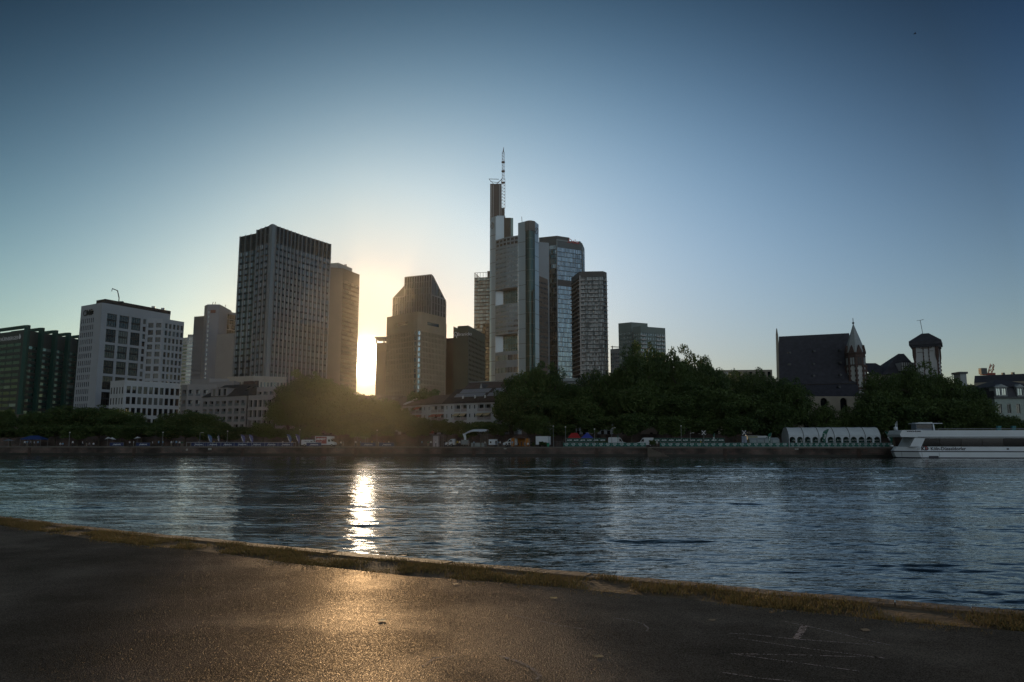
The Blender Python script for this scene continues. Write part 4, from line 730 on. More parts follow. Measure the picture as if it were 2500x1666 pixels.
for k in range(8):
    t = R(45 * k); c0 = Vector((SX, SY, 0)) + Vector((math.cos(t), math.sin(t), 0)) * 2.88; u = Vector((-math.sin(t), math.cos(t), 0)); nn = Vector((math.cos(t), math.sin(t), 0))
    if nn.y > .5: continue
    for s in (-.62, .12): o = MB(); o.obox(c0 + u * s + Vector((0, 0, zz(892))), u * .5, nn * .05, (0, 0, zz(875) - zz(892))); o.build('belfry_window', M_black if abs(nn.x + .0) < .2 else M_lead, root)
w = MB(); tip = (SX - .0, SY, at(2091, 792, SY).z); tx = at(2091, 792, SY).x; pts = oct_(3.15); zb0_ = zz(862.5)
ts = [0, .25, .5, .75, 1]; prof = [3.2, 2.55, 1.75, .9, .12]; rings = []
for t, rr_ in zip(ts, prof): rings.append([(SX + rr_ * math.cos(R(22.5 + 45 * k)), SY + rr_ * math.sin(R(22.5 + 45 * k)), zb0_ + (tip[2] - zb0_) * t) for k in range(8)])
for a in range(4):
    for k in range(8): w.face([rings[a][k], rings[a][(k + 1) % 8], rings[a + 1][(k + 1) % 8], rings[a + 1][k]])
w.build('spire', M_lead, root)
w = MB()
for k in range(8):
    a = Vector((*pts[k], zb0_)); b = Vector((*pts[(k + 1) % 8], zb0_)); m_ = (a + b) / 2; o = (m_ - Vector((SX, SY, zb0_))).normalized() * .35; a2 = a.lerp(b, .1) + o; b2 = a.lerp(b, .9) + o; w.face([a2, b2, m_ + o * .6 + Vector((0, 0, 2.5))]); w.face([b2, m_ - o * 2.4 + Vector((0, 0, 2.5)), m_ + o * .6 + Vector((0, 0, 2.5))]); w.face([a2, m_ + o * .6 + Vector((0, 0, 2.5)), m_ - o * 2.4 + Vector((0, 0, 2.5))])
w.build('gablet', M_rsand, root)
w = MB(); w.tube(tip, (SX, SY, tip[2] + 2.1), .1); w.ball((SX, SY, tip[2] + .4), .38); w.build('finial', M_black, root)
# roof between church and tower
root = empty('vestry', (at(2124, 900, 258).x, 258, GZ), 'dark low-roofed building with half-timbered gable between spire and square tower', 'building')
w = MB(); za_ = at(2200, 915, 258).z; xa, xb, xc = at(2120, 900, 258).x, at(2162, 886, 258).x, at(2246, 880, 258).x; w.box((xa, 258, QZ), (xc, 272, za_)); w.build('wall', M_sand, root)
r = MB(); zrr = at(2140, 887, 265).z; r.face([(xa, 257, za_), (xb + 3, 257, za_), (xb, 265, zrr), (xa, 265, zrr)]); xr = at(2200, 864, 263).x; zrt = at(2200, 864, 263).z
r.face([(xb - 2, 257, za_), (xc, 257, za_), (xr + 1, 263, zrt), (xr - 1, 263, zrt)]); r.face([(xc, 257, za_), (xc, 270, za_), (xr + 1, 263, zrt)]); r.face([(xb - 3, 270, za_), (xb - 2, 257, za_), (xr - 1, 263, zrt)]); r.face([(xc, 270, za_), (xb - 3, 270, za_), (xr - 1, 263, zrt), (xr + 1, 263, zrt)]); r.build('roof', M_slate, root)
o = MB(); x0 = at(2200, 890, 256).x; x1 = at(2238, 890, 256).x; z0, z1 = at(2200, 905, 256).z, at(2200, 885.5, 256).z; o.box((x0, 256, z0), (x1, 262, z1)); o.build('timber_gable', M_white, root); o = MB()
for k in range(8): xx = x0 + (x1 - x0) * k / 7; o.box((xx - .12, 255.95, z0), (xx + .12, 255.99, z1))
o.box((x0, 255.95, (z0 + z1) / 2), (x1, 255.98, (z0 + z1) / 2 + .2)); o.build('timber_frame', M_black, root)
# square tower
TD = 250; root = empty('square_tower', (at(2262, 900, TD).x, TD, GZ), 'square white tower with red corner turrets, dark hipped roof and thin antenna', 'tower')
x0 = at(2229, 850, TD).x; x1 = x0 + 7.4; zt_ = at(2260, 838, TD).z; zm = at(2260, 870, TD).z; dd = 9.0
w = MB(); w.box((x0, TD, QZ), (x1, TD + dd, zt_)); w.build('shaft', M_white, root)
w = MB(); px_ = (x1 - x0)
for cx_ in (x0, x1 - .65, x1 - .3):
    yq = TD - .25 if cx_ < x1 - .5 else TD + dd - 1
    w.box((cx_ - .3, yq, zm), (cx_ + .8, yq + 1.0, zt_))
    z = QZ + 8; k = 0
    while z < zm: s = .25 if k % 2 else .6; w.box((cx_ + .05, yq + .15, z), (cx_ + .3 + s * .6, yq + 1, z + .6)); z += .62; k += 1
    for s in range(3): w.box((cx_ - .25 + .1 * s, yq + .05 * s, zm - .6 * (s + 1)), (cx_ + .78 - .1 * s, yq + 1.0, zm - .6 * s))
for xx in (.40, .62):
    z = QZ + 8; k = 0
    while z < at(2260, 852, TD).z: s = .2 if k % 2 else .36; w.box((x0 + px_ * xx - s / 2, TD - .12, z), (x0 + px_ * xx + s / 2, TD, z + .55)); z += .6; k += 1
w.box((x0 + px_ * .3, TD - .13, at(2260, 853, TD).z), (x0 + px_ * .72, TD, at(2260, 851, TD).z)); w.box((x0 + 1.2, TD - .1, at(2260, 862, TD).z), (x0 + px_ * .40, TD, at(2260, 861, TD).z)); w.box((x0 + px_ * .62, TD - .1, at(2260, 860, TD).z), (x1 - 1.5, TD, at(2260, 859, TD).z))
for s in (.24, .72): w.box((x0 + px_ * s, TD - .1, at(2260, 852, TD).z), (x0 + px_ * s + .18, TD, zt_))
w.build('stone_trim', M_rsand, root)
r = MB(); e = 1.1; zc_ = at(2260, 836, TD).z; r.prism([(x0 - e, TD - e), (x1 + e, TD - e), (x1 + e, TD + dd + e), (x0 - e, TD + dd + e)], zt_ - .9, zc_ + .2, bottom=True); r.prism([(x0 - e + .4, TD - e + .4), (x1 + e - .4, TD - e + .4), (x1 + e - .4, TD + dd + e - .4), (x0 - e + .4, TD + dd + e - .4)], zt_ - 1.6, zt_ - .9, bottom=True)
zr = at(2258, 817, TD + 4.5).z; q = [(x0 - e, TD - e), (x1 + e, TD - e), (x1 + e, TD + dd + e), (x0 - e, TD + dd + e)]; rl = Vector((x0 + 2.6, TD + 4.5, zr)); rg = Vector((x0 + 4.8, TD + 4.5, zr)); z_ = zc_ + .21
r.face([(*q[0], z_), (*q[1], z_), rg, rl]); r.face([(*q[1], z_), (*q[2], z_), rg]); r.face([(*q[2], z_), (*q[3], z_), rl, rg]); r.face([(*q[3], z_), (*q[0], z_), rl]); r.build('roof', M_slate, root)
o = MB(); q0 = Vector((rl.x + .4, TD + 4.5, zr)); q1 = q0 + Vector((-.45, 0, 4.6)); o.tube(q0, q1, .09, n=5); o.tube(q1 + Vector((-1.1, 0, 0)), q1 + Vector((.6, 0, .1)), .07, n=4); o.tube(q1 + Vector((.4, 0, .1)), q1 + Vector((1.0, 0, .3)), .1, n=4); o.build('antenna', M_dgrey, root)
pv_ = Vector((x0, TD, 0)); ang = R(-32); rl_ = BASE[root.name]; root.rotation_euler = (0, 0, ang); dlt = Vector((rl_.x - pv_.x, rl_.y - pv_.y, 0)); dr = Matrix.Rotation(ang, 3, 'Z') @ dlt; root.location = (pv_.x + dr.x, pv_.y + dr.y, rl_.z)
# mansion on the right edge
MD = 226; root = empty('mansion', (at(2430, 960, MD).x, MD, GZ), 'villa with mansard roof, pedimented dormers and green-white walls, at the right edge', 'building')
x0, x1 = at(2428, 972, MD).x, at(2540, 972, MD).x; zc_ = at(2450, 973, MD).z; zm = at(2450, 945, MD + 1).z; zt_ = at(2450, 928, MD + 7).z
w = MB(); wins = []; facade(w, wins, (x0, MD, 0), (x1, MD, 0), QZ, zc_, 5, 3, .42, .64, .3, mt=.9); w.face([(x1, MD, QZ), (x1, MD + 14, QZ), (x1, MD + 14, zc_), (x1, MD, zc_)]); w.face([(x0, MD + 14, QZ), (x0, MD, QZ), (x0, MD, zc_), (x0, MD + 14, zc_)]); w.build('wall', mat('pale_green_render', (.36, .42, .39), .8, var=.08), root); put_windows(root, wins, G_house, fr=M_win)
w = MB(); w.box((x0 - .5, MD - .5, zc_), (x1 + .5, MD + 14.5, zc_ + .5)); w.build('cornice', M_dgrey, root)
r = MB(); z_ = zc_ + .5; a = [(x0 - .2, MD - .2), (x1 + .2, MD - .2), (x1 + .2, MD + 14), (x0 - .2, MD + 14)]; b = [(x0 + .3, MD + .5), (x1 - .3, MD + .5), (x1 - .3, MD + 13.5), (x0 + .3, MD + 13.5)]
for k in range(4): k2 = (k + 1) % 4; r.face([(*a[k], z_), (*a[k2], z_), (*b[k2], zm), (*b[k], zm)])
m0, m1 = (x0 + 5, MD + 7, zt_), (x1 - 6, MD + 7, zt_); b = [(x0 - .3, MD - .2), (x1 + .3, MD - .2), (x1 + .3, MD + 14), (x0 - .3, MD + 14)]; r.face([(*b[0], zm), (*b[1], zm), m1, m0]); r.face([(*b[1], zm), (*b[2], zm), m1]); r.face([(*b[2], zm), (*b[3], zm), m0, m1]); r.face([(*b[3], zm), (*b[0], zm), m0]); r.face([(*p, zm - .01) for p in b][::-1]); r.build('roof', M_slate, root)
for pl, pr in ((2430, 2458), (2482, 2498), (2520, 2536)):
    xa, xb = at(pl, 950, MD - .6).x, at(pr, 950, MD - .6).x; zb_ = z_ + .1; zh = at(2440, 946, MD - .6).z; yd = MD - .6; o = MB(); wi = []; facade(o, wi, (xa, yd, 0), (xb, yd, 0), zb_, zh, 2 if pr - pl > 20 else 1, 1, .74, .8, .2); o.box((xa, yd + .25, zb_), (xa + .2, yd + 3, zh)); o.box((xb - .2, yd + .25, zb_), (xb, yd + 3, zh)); dm = o.build('dormer', M_lead, root)
    o = MB(); mx_ = (xa + xb) / 2; o.face([(xa - .5, yd - .3, zh), (xb + .5, yd - .3, zh), (mx_, yd - .3, zh + .95)]); o.face([(xa - .5, yd - .3, zh), (mx_, yd - .3, zh + .95), (mx_, yd + 4, zh + .95), (xa - .5, yd + 4, zh)]); o.face([(xb + .5, yd - .3, zh), (xb + .5, yd + 4, zh), (mx_, yd + 4, zh + .95), (mx_, yd - .3, zh + .95)]); o.face([(xa - .5, yd - .3, zh), (xa - .5, yd + 4, zh), (xb + .5, yd + 4, zh), (xb + .5, yd - .3, zh)]); o.build('pediment', M_lead, root)
    put_windows(root, wi, G_bright, fr=M_black)
P, Z = corners([(2378, 935), (2560, 928)], 330); root = empty('long_roof_building', (P[0].x, P[0].y, GZ), 'long dark slate roof behind the villa, below the red crane', 'building'); w = MB(); w.prism(back(P, 16), GZ, Z); w.build('wall', M_sand, root); u, n = wall_dir(P[0], P[1]); zr = zat(P[0] - n * 8, 2380, 918); r = MB(); r.face([up(P[0], Z), up(P[1], Z), up(P[1] - n * 8, zr), up(P[0] - n * 8, zr)]); r.face([up(P[1] - n * 16, Z), up(P[0] - n * 16, Z), up(P[0] - n * 8, zr), up(P[1] - n * 8, zr)]); r.face([up(P[0], Z), up(P[0] - n * 8, zr), up(P[0] - n * 16, Z)]); r.build('roof', M_slate, root)
for px, nm in ((2456, 'chimney'), (2480, 'roof_vent')): q = onwall(P[0] - n * 8, P[1] - n * 8, px); o = MB(); o.box((q.x, q.y, zr - 1), (q.x + 1, q.y + 1, zr + .9)); o.build(nm, M_dgrey, root)
root = empty('roof_turret', (at(2350, 920, 262).x, 262, GZ), 'small pale roof turret wrapped in greenery, between plane trees and long slate roof', 'building'); o = MB(); q = at(2344, 913, 262); q2 = at(2359, 913, 262); o.box((q.x, 262, GZ), (q2.x, 266, q.z)); o.build('wall', M_lead, root); o = MB(); o.box((q.x - .5, 261.6, q.z), (q2.x + .4, 266.4, q.z + .7)); o.build('cornice', M_dgrey, root)
# red crane
CD = 430; q = at(2402, 912, CD); root = empty('tower_crane', (q.x + 4, CD, GZ), 'red tower crane with short raised jib behind the long slate roof', 'crane'); M_cr = mat('red_paint', (.22, .025, .015), .6, var=.1)
def lattice(mb, p, q, w_, seg, r=.13):
    p, q = Vector(p), Vector(q); d = (q - p); L = d.length; d.normalize(); a = d.orthogonal().normalized(); b = d.cross(a); k = max(1, int(L / seg)); cs = [a * w_ + b * w_, b * w_ - a * w_, -a * w_ - b * w_, a * w_ - b * w_]
    for c_ in cs: mb.tube(p + c_, q + c_, r, n=4, cap=False)
    for i in range(k):
        s0, s1 = p + d * L * i / k, p + d * L * (i + 1) / k
        for j in range(4): mb.tube(s0 + cs[j], s1 + cs[(j + 1) % 4], r * .7, n=4, cap=False)
o = MB(); lattice(o, (q.x + 4, CD, GZ), (q.x + 4, CD, q.z - 1), .9, 2.5, .16); o.build('mast', M_cr, root)
o = MB(); o.box((q.x - 1.5, CD - 1.2, q.z - 1), (q.x + 6, CD + 1.2, q.z + .2)); o.box((q.x - 2.2, CD - 1.3, q.z - .5), (q.x + 1.2, CD + 1.3, q.z + 3.0), 1); o.build('counterweight', [M_cr, M_dgrey], root)
o = MB(); lattice(o, (q.x + 3.5, CD, q.z), at(2423, 890, CD), .85, 2.2, .16); o.build('jib', M_cr, root); o = MB(); t = at(2424, 888, CD); o.tube(t, t - Vector((0, 0, 3.2)), .08); o.box((t.x - .3, CD - .3, t.z - 4), (t.x + .3, CD + .3, t.z - 3.2)); o.build('hook', M_black, root)
# ================================================================== GROUND, WATER, BANKS
def sheet(name, pts, m, kind='structure'): mb = MB(); mb.face(pts, 0); return tag(mb.build(name, m), kind=kind)
M_pave = mat('quay_paving', (.16, .15, .14), .85, var=.15, vscale=.6, bump=.2, bscale=3); M_earth = mat('city_ground', (.07, .07, .06), .95, var=.2, vscale=.1)
U, NN = QU, QN
def bank(a, b, z): return tuple(W0 + U * a + NN * b + Vector((0, 0, z)))
g = MB(); prof = [(.6, QZ), (24, QZ), (24.5, GZ - .1), (60, GZ), (1900, GZ)]
g.face([bank(-2400, .6, QZ), bank(2400, .6, QZ), bank(2400, 24, QZ), bank(-2400, 24, QZ)])
for (b0, z0), (b1, z1) in zip(prof[1:], prof[2:]): g.face([bank(-2400, b0, z0), bank(2400, b0, z0), bank(2400, b1, z1), bank(-2400, b1, z1)])
tag(g.build('ground', M_pave), kind='structure')
# stone quay wall with coping
def stone_wall_mat():
    m = bpy.data.materials.new('quay_masonry'); m.use_nodes = True; t = m.node_tree; b = t.nodes['Principled BSDF']; b.inputs['Roughness'].default_value = .9
    g_ = t.nodes.new('ShaderNodeTexCoord'); mp = t.nodes.new('ShaderNodeMapping'); t.links.new(g_.outputs['Object'], mp.inputs[0]); mp.inputs['Rotation'].default_value = (R(90), 0, 0)
    br = t.nodes.new('ShaderNodeTexBrick'); t.links.new(mp.outputs[0], br.inputs[0]); br.inputs['Scale'].default_value = 1; br.inputs['Brick Width'].default_value = 1.1; br.inputs['Row Height'].default_value = .45; br.inputs['Mortar Size'].default_value = .02
    br.inputs['Color1'].default_value = (.15, .10, .085, 1); br.inputs['Color2'].default_value = (.10, .085, .075, 1); br.inputs['Mortar'].default_value = (.05, .045, .04, 1)
    n = t.nodes.new('ShaderNodeTexNoise'); n.inputs['Scale'].default_value = .22; n.inputs['Detail'].default_value = 8; t.links.new(g_.outputs['Object'], n.inputs[0]); r = t.nodes.new('ShaderNodeMapRange'); r.inputs[1].default_value = .35; r.inputs[2].default_value = .65; r.inputs[3].default_value = .35; r.inputs[4].default_value = 1.5; t.links.new(n.outputs[0], r.inputs[0])
    v = t.nodes.new('ShaderNodeVectorMath'); v.operation = 'SCALE'; t.links.new(br.outputs[0], v.inputs[0]); t.links.new(r.outputs[0], v.inputs['Scale']); t.links.new(v.outputs[0], b.inputs['Base Color']); return m
M_mas = stone_wall_mat()
w = MB(); w.v = []; 
def qbox(mb, s0, s1, b0, b1, z0, z1, mi=0): mb.obox(Vector((s0, b0, z0)), (s1 - s0, 0, 0), (0, b1 - b0, 0), (0, 0, z1 - z0), mi)
root = empty('quay_wall', (W0.x, W0.y, 0), 'long dark stone quay wall along the far river bank', 'quay wall', rz=QROT); BASE[root.name] = Vector((0, 0, 0))
for k in range(-12, 22): qbox(w, k * 25 + 4, k * 25 + 29, 0, .9, -2, QZ - .28)
w.build('masonry', M_mas, root); c = MB()
for k in range(-12, 22): qbox(c, k * 25 + 4, k * 25 + 29, -.12, .8, QZ - .28, QZ + .03)
c.build('coping', mat('coping_stone', (.17, .15, .13), .85, var=.2, vscale=.6), root)
for k in range(-4, 10): c = MB(); qbox(c, k * 33 + 9, k * 33 + 9.9, -.10, .0, .1, QZ - .3); c.build('wall_ladder', mat('rust_brown', (.07, .045, .035), .8, var=.3), root)
c = MB()
for k in range(-12, 22): qbox(c, k * 25 + 4, k * 25 + 29, -.05, 0, -2, .55)
c.build('waterline_band', mat('wet_algae_stone', (.022, .024, .018), .5, var=.2), root)
root = empty('embankment_wall', (W0.x, W0.y, 0), 'brown stone retaining wall with parapet between quay and street, behind the trees', 'retaining wall', rz=QROT); BASE[root.name] = Vector((0, 0, 0)); w = MB()
for k in range(-12, 22): qbox(w, k * 25 + 4, k * 25 + 29, 23.3, 24.2, QZ - .5, GZ + 1.0)
w.build('masonry', M_mas, root)
# near bank
edge_px = [(-700, 1193), (0, 1259), (319, 1296.5), (531, 1315), (850, 1347), (1250, 1381.5), (1516, 1403), (1914, 1440), (2500, 1490), (3300, 1560)]
asp_px = [(-700, 1207), (0, 1283), (266, 1323), (531, 1350), (717, 1376), (1009, 1408), (1250, 1424), (1701, 1466), (2153, 1514), (2500, 1543), (3300, 1628)]
edge = [atz(x, y, PATH_Z) for x, y in edge_px]; asp = [atz(x, y, PATH_Z) for x, y in asp_px]
def resample(P, n):
    L = [0]; 
    for a, b in zip(P, P[1:]): L.append(L[-1] + (b - a).length)
    out = []
    for i in range(n):
        t = L[-1] * i / (n - 1); k = max(j for j in range(len(L)) if L[j] <= t + 1e-9); k = min(k, len(P) - 2); out.append(P[k].lerp(P[k + 1], (t - L[k]) / (L[k + 1] - L[k])))
    return out
farl = edge[0] + (edge[0] - edge[1]).normalized() * 12
ed = [Vector((-700, 105, PATH_Z)), Vector((-110, 62, PATH_Z)), farl] + edge + [Vector((260, -150, PATH_Z))]
g = MB(); g.face([tuple(p) for p in ed][::-1] + [(-700, -900, PATH_Z), (900, -900, PATH_Z)][::1]) 
g.f[0] = g.f[0]; g.v = [(x, y, z - .03) for x, y, z in g.v]
tag(g.build('bank_ground', mat('dry_soil', (.17, .115, .065), .95, var=.45, vscale=3, bump=.5, bscale=20)), kind='structure')
# asphalt path
def asphalt_mat():
    m = bpy.data.materials.new('asphalt'); m.use_nodes = True; t = m.node_tree; b = t.nodes['Principled BSDF']; L = t.links.new
    g_ = t.nodes.new('ShaderNodeNewGeometry'); vo = t.nodes.new('ShaderNodeTexVoronoi'); vo.inputs['Scale'].default_value = 150; L(g_.outputs['Position'], vo.inputs[0])
    vf = t.nodes.new('ShaderNodeTexVoronoi'); vf.inputs['Scale'].default_value = 70; L(g_.outputs['Position'], vf.inputs[0])
    big = t.nodes.new('ShaderNodeTexNoise'); big.inputs['Scale'].default_value = .55; big.inputs['Detail'].default_value = 6; big.inputs['Roughness'].default_value = .6; L(g_.outputs['Position'], big.inputs[0])
    mr = t.nodes.new('ShaderNodeMapRange'); mr.inputs[1].default_value = .35; mr.inputs[2].default_value = .68; mr.inputs[3].default_value = .055; mr.inputs[4].default_value = .15; L(big.outputs[0], mr.inputs[0])
    sep = t.nodes.new('ShaderNodeSeparateColor'); L(vo.outputs['Color'], sep.inputs[0]); gr = t.nodes.new('ShaderNodeMapRange'); gr.inputs[3].default_value = .45; gr.inputs[4].default_value = 1.7; L(sep.outputs[0], gr.inputs[0])
    mu = t.nodes.new('ShaderNodeMath'); mu.operation = 'MULTIPLY'; L(mr.outputs[0], mu.inputs[0]); L(gr.outputs[0], mu.inputs[1])
    v = t.nodes.new('ShaderNodeVectorMath'); v.operation = 'SCALE'; v.inputs[0].default_value = (1.0, .86, .74); L(mu.outputs[0], v.inputs['Scale']); pass
    rr_ = t.nodes.new('ShaderNodeMapRange'); rr_.inputs[3].default_value = .27; rr_.inputs[4].default_value = .46; L(sep.outputs[1], rr_.inputs[0]); pass
    ad = t.nodes.new('ShaderNodeMath'); ad.operation = 'ADD'; L(vo.outputs['Distance'], ad.inputs[0]); L(vf.outputs['Distance'], ad.inputs[1])
    bp = t.nodes.new('ShaderNodeBump'); bp.invert = True; bp.inputs['Strength'].default_value = .75; bp.inputs['Distance'].default_value = .006; L(ad.outputs[0], bp.inputs['Height']); pass
    t.nodes.remove(b); df = t.nodes.new('ShaderNodeBsdfDiffuse'); gl = t.nodes.new('ShaderNodeBsdfGlossy'); L(v.outputs[0], df.inputs[0]); df.inputs['Roughness'].default_value = 1; L(rr_.outputs[0], gl.inputs['Roughness']); gl.inputs[0].default_value = (1, .86, .70, 1)
    L(bp.outputs[0], df.inputs['Normal']); L(bp.outputs[0], gl.inputs['Normal']); pw = t.nodes.new('ShaderNodeMath'); pw.operation = 'POWER'; L(sep.outputs[2], pw.inputs[0]); pw.inputs[1].default_value = 4; mf = t.nodes.new('ShaderNodeMapRange'); mf.inputs[3].default_value = .008; mf.inputs[4].default_value = .095; L(pw.outputs[0], mf.inputs[0])
    dust = t.nodes.new('ShaderNodeMapRange'); dust.inputs[1].default_value = .5; dust.inputs[2].default_value = .62; dust.inputs[3].default_value = .0; dust.inputs[4].default_value = .022; L(big.outputs[0], dust.inputs[0]); fa = t.nodes.new('ShaderNodeMath'); fa.operation = 'ADD'; L(mf.outputs[0], fa.inputs[0]); L(dust.outputs[0], fa.inputs[1])
    ms = t.nodes.new('ShaderNodeMixShader'); L(fa.outputs[0], ms.inputs[0]); L(df.outputs[0], ms.inputs[1]); L(gl.outputs[0], ms.inputs[2]); L(ms.outputs[0], t.nodes['Material Output'].inputs[0]); return m
g = MB(); aL = asp[0] + (asp[0] - asp[1]).normalized() * 30
pl = [Vector((-700, 97, PATH_Z)), Vector((-112, 56, PATH_Z)), aL] + asp + [Vector((262, -160, PATH_Z))]; g.face([tuple(p) for p in pl][::-1] + [(-700, -30, PATH_Z), (-40, -28, PATH_Z), (30, -160, PATH_Z)])
tag(g.build('path', asphalt_mat()), kind='structure')
# coping stones and bank wall on this side
M_cop = mat('worn_sandstone', (.20, .135, .085), .75, var=.2, vscale=2.5, bump=.5, bscale=12)
c = MB(); e2 = resample(edge, 60); root = empty('bank_wall', tuple(e2[30]), 'worn sandstone coping edge of the near bank above the water', 'bank wall')
for a, b in zip(e2, e2[1:]):
    u, n = wall_dir(b, a); n = Vector((-u.y, u.x, 0)); n = n if n.y < 0 else -n; L = (b - a).length; j = random.uniform(-.006, .006); c.obox(a + n * 0 + Vector((0, 0, -.3 + j)), (b - a) * .985, n * .24, (0, 0, .29)); 
c.build('coping', M_cop, root); c = MB()
for a, b in zip(ed[1:], ed[2:]): c.face([(a.x, a.y, -1), (b.x, b.y, -1), (b.x, b.y, PATH_Z - .05), (a.x, a.y, PATH_Z - .05)])
c.build('masonry', M_mas, root)
# grass verge: tufts of blades over the soil strip
strip_e = resample(edge, 400); strip_a = resample(asp, 400); gb = MB(); V, Fc = [], []
def density(p): return .55 + .28 * math.sin(3.1 * p.x + 1.7 * p.y) + .25 * math.sin(5.3 * p.y - 2.2 * p.x + math.sin(2 * p.x)) + .2 * math.sin(9 * p.x + 4 * p.y)
nb = 0; rs = random.Random(3)
for k in range(36000):
    t = rs.random(); t = t ** 1.0; i = min(398, int(t * 399)); s = rs.betavariate(1.6, 1.2); a = strip_e[i].lerp(strip_e[i + 1], rs.random()); b = strip_a[min(398, i)]; p = a.lerp(b, .04 + s * (.98 if rs.random() < .8 else 1.2))
    if density(p) < .18 + rs.random() * .7: continue
    ra_ = .5 + .25 * math.sin(2.1 * p.x + .8) + .25 * math.sin(6.3 * p.x + 2 * math.sin(p.x * 1.3))
    if s * .9 > .55 + .6 * ra_ or s * .9 < .12 * (1 - ra_): continue
    h = rs.uniform(.008, .030) * (1.3 if rs.random() < .2 else 1)
    for m_ in range(5):
        an = rs.uniform(0, 6.283); q = p + Vector((rs.gauss(0, .03), rs.gauss(0, .03), 0)); wv = Vector((math.cos(an), math.sin(an), 0)) * .004; tp = q + Vector((rs.gauss(0, .02), rs.gauss(0, .02), h)); gb.face([q - wv + Vector((0, 0, -.02)), q + wv + Vector((0, 0, -.02)), tp], 0, rs.uniform(.01, .99))
def leafy(name, c0, c1, trans=.35, rough=.6):
    m = bpy.data.materials.new(name); m.use_nodes = True; t = m.node_tree; b = t.nodes['Principled BSDF']; L = t.links.new; a = t.nodes.new('ShaderNodeAttribute'); a.attribute_name = 'rnd'; oi = t.nodes.new('ShaderNodeObjectInfo')
    ad = t.nodes.new('ShaderNodeMath'); ad.operation = 'MULTIPLY_ADD'; L(oi.outputs['Random'], ad.inputs[0]); ad.inputs[1].default_value = .5; L(a.outputs['Fac'], ad.inputs[2]); mx = t.nodes.new('ShaderNodeMix'); mx.data_type = 'RGBA'; L(ad.outputs[0], mx.inputs[0]); mx.inputs[6].default_value = (*c0, 1); mx.inputs[7].default_value = (*c1, 1)
    L(mx.outputs[2], b.inputs['Base Color']); b.inputs['Roughness'].default_value = rough; b.inputs['Specular IOR Level'].default_value = .25; tr = t.nodes.new('ShaderNodeBsdfTranslucent'); L(mx.outputs[2], tr.inputs[0]); ms = t.nodes.new('ShaderNodeMixShader'); ms.inputs[0].default_value = trans; L(b.outputs[0], ms.inputs[1]); L(tr.outputs[0], ms.inputs[2]); L(ms.outputs[0], t.nodes['Material Output'].inputs[0]); return m
tag(gb.build('grass', leafy('verge_grass', (.070, .105, .025), (.20, .145, .07), .4)), kind='stuff')
# small things on the asphalt: leaves and chalk strokes
lf = [(932, 1515, .05, (.45, .33, .15)), (1112, 1426, .045, (.4, .28, .15)), (1352, 1460, .05, (.35, .3, .12)), (2112, 1538, .05, (.22, .17, .10)), (1738, 1514, .04, (.2, .16, .10)), (1461, 1602, .045, (.25, .2, .1)), (985, 1357, .05, (.5, .4, .3))]
for k, (x, y, s, col_) in enumerate(lf):
    p = atz(x, y, PATH_Z + .006); o = MB(); a = rs.uniform(0, 3); pts = [(.0, -1), (.5, -.5), (.9, .1), (.4, .5), (0, 1.1), (-.4, .5), (-.9, .1), (-.5, -.5)]; mid = (0, 0)
    for i in range(8): q = [(0, 0), pts[i], pts[(i + 1) % 8]]; o.face([(p.x + s * (X * math.cos(a) - Y_ * math.sin(a)), p.y + s * (X * math.sin(a) + Y_ * math.cos(a)), p.z + .003 * (X * X + Y_ * Y_)) for X, Y_ in q])
    where = ['in the bright sun patch of the path', 'on the path just below the grass verge, near its middle', 'on the path right of the sun patch', 'on the path beside the chalk figure, to its upper right', 'on the path left of the chalk figure', 'on the dark path near the lower middle', 'at the sunlit upper rim of the path'][k]
    tag(o.build('fallen_leaf', mat('dry_leaf_%d' % k, col_, .7, var=.1), root=(p.x, p.y, PATH_Z)), 'small dry leaf lying ' + where, 'leaf', 'dry leaves on the path')
def chalk_mat():
    m = bpy.data.materials.new('chalk'); m.use_nodes = True; t = m.node_tree; b = t.nodes['Principled BSDF']; L = t.links.new; b.inputs['Base Color'].default_value = (.30, .28, .31, 1); b.inputs['Roughness'].default_value = .95
    g_ = t.nodes.new('ShaderNodeNewGeometry'); vo = t.nodes.new('ShaderNodeTexVoronoi'); vo.inputs['Scale'].default_value = 110; L(g_.outputs['Position'], vo.inputs[0]); n = t.nodes.new('ShaderNodeTexNoise'); n.inputs['Scale'].default_value = 9; L(g_.outputs['Position'], n.inputs[0])
    sep = t.nodes.new('ShaderNodeSeparateColor'); L(vo.outputs['Color'], sep.inputs[0]); ad = t.nodes.new('ShaderNodeMath'); ad.operation = 'ADD'; L(sep.outputs[0], ad.inputs[0]); L(n.outputs[0], ad.inputs[1]); gt = t.nodes.new('ShaderNodeMath'); gt.operation = 'GREATER_THAN'; L(ad.outputs[0], gt.inputs[0]); gt.inputs[1].default_value = 1.02
    tr = t.nodes.new('ShaderNodeBsdfTransparent'); ms = t.nodes.new('ShaderNodeMixShader'); L(gt.outputs[0], ms.inputs[0]); L(tr.outputs[0], ms.inputs[1]); L(b.outputs[0], ms.inputs[2]); L(ms.outputs[0], t.nodes['Material Output'].inputs[0]); return m
M_ch = chalk_mat()
def stroke(mb, pts, w_=.016):
    P_ = [atz(x, y, PATH_Z + .004) for x, y in pts]
    for a, b in zip(P_, P_[1:]): d = (b - a).normalized(); s = Vector((-d.y, d.x, 0)) * w_ / 2; mb.face([a - s, b - s, b + s, a + s])
o = MB(); z3 = lambda x, y: (1700 + x / 3.92, 1480 + y / 3.92)
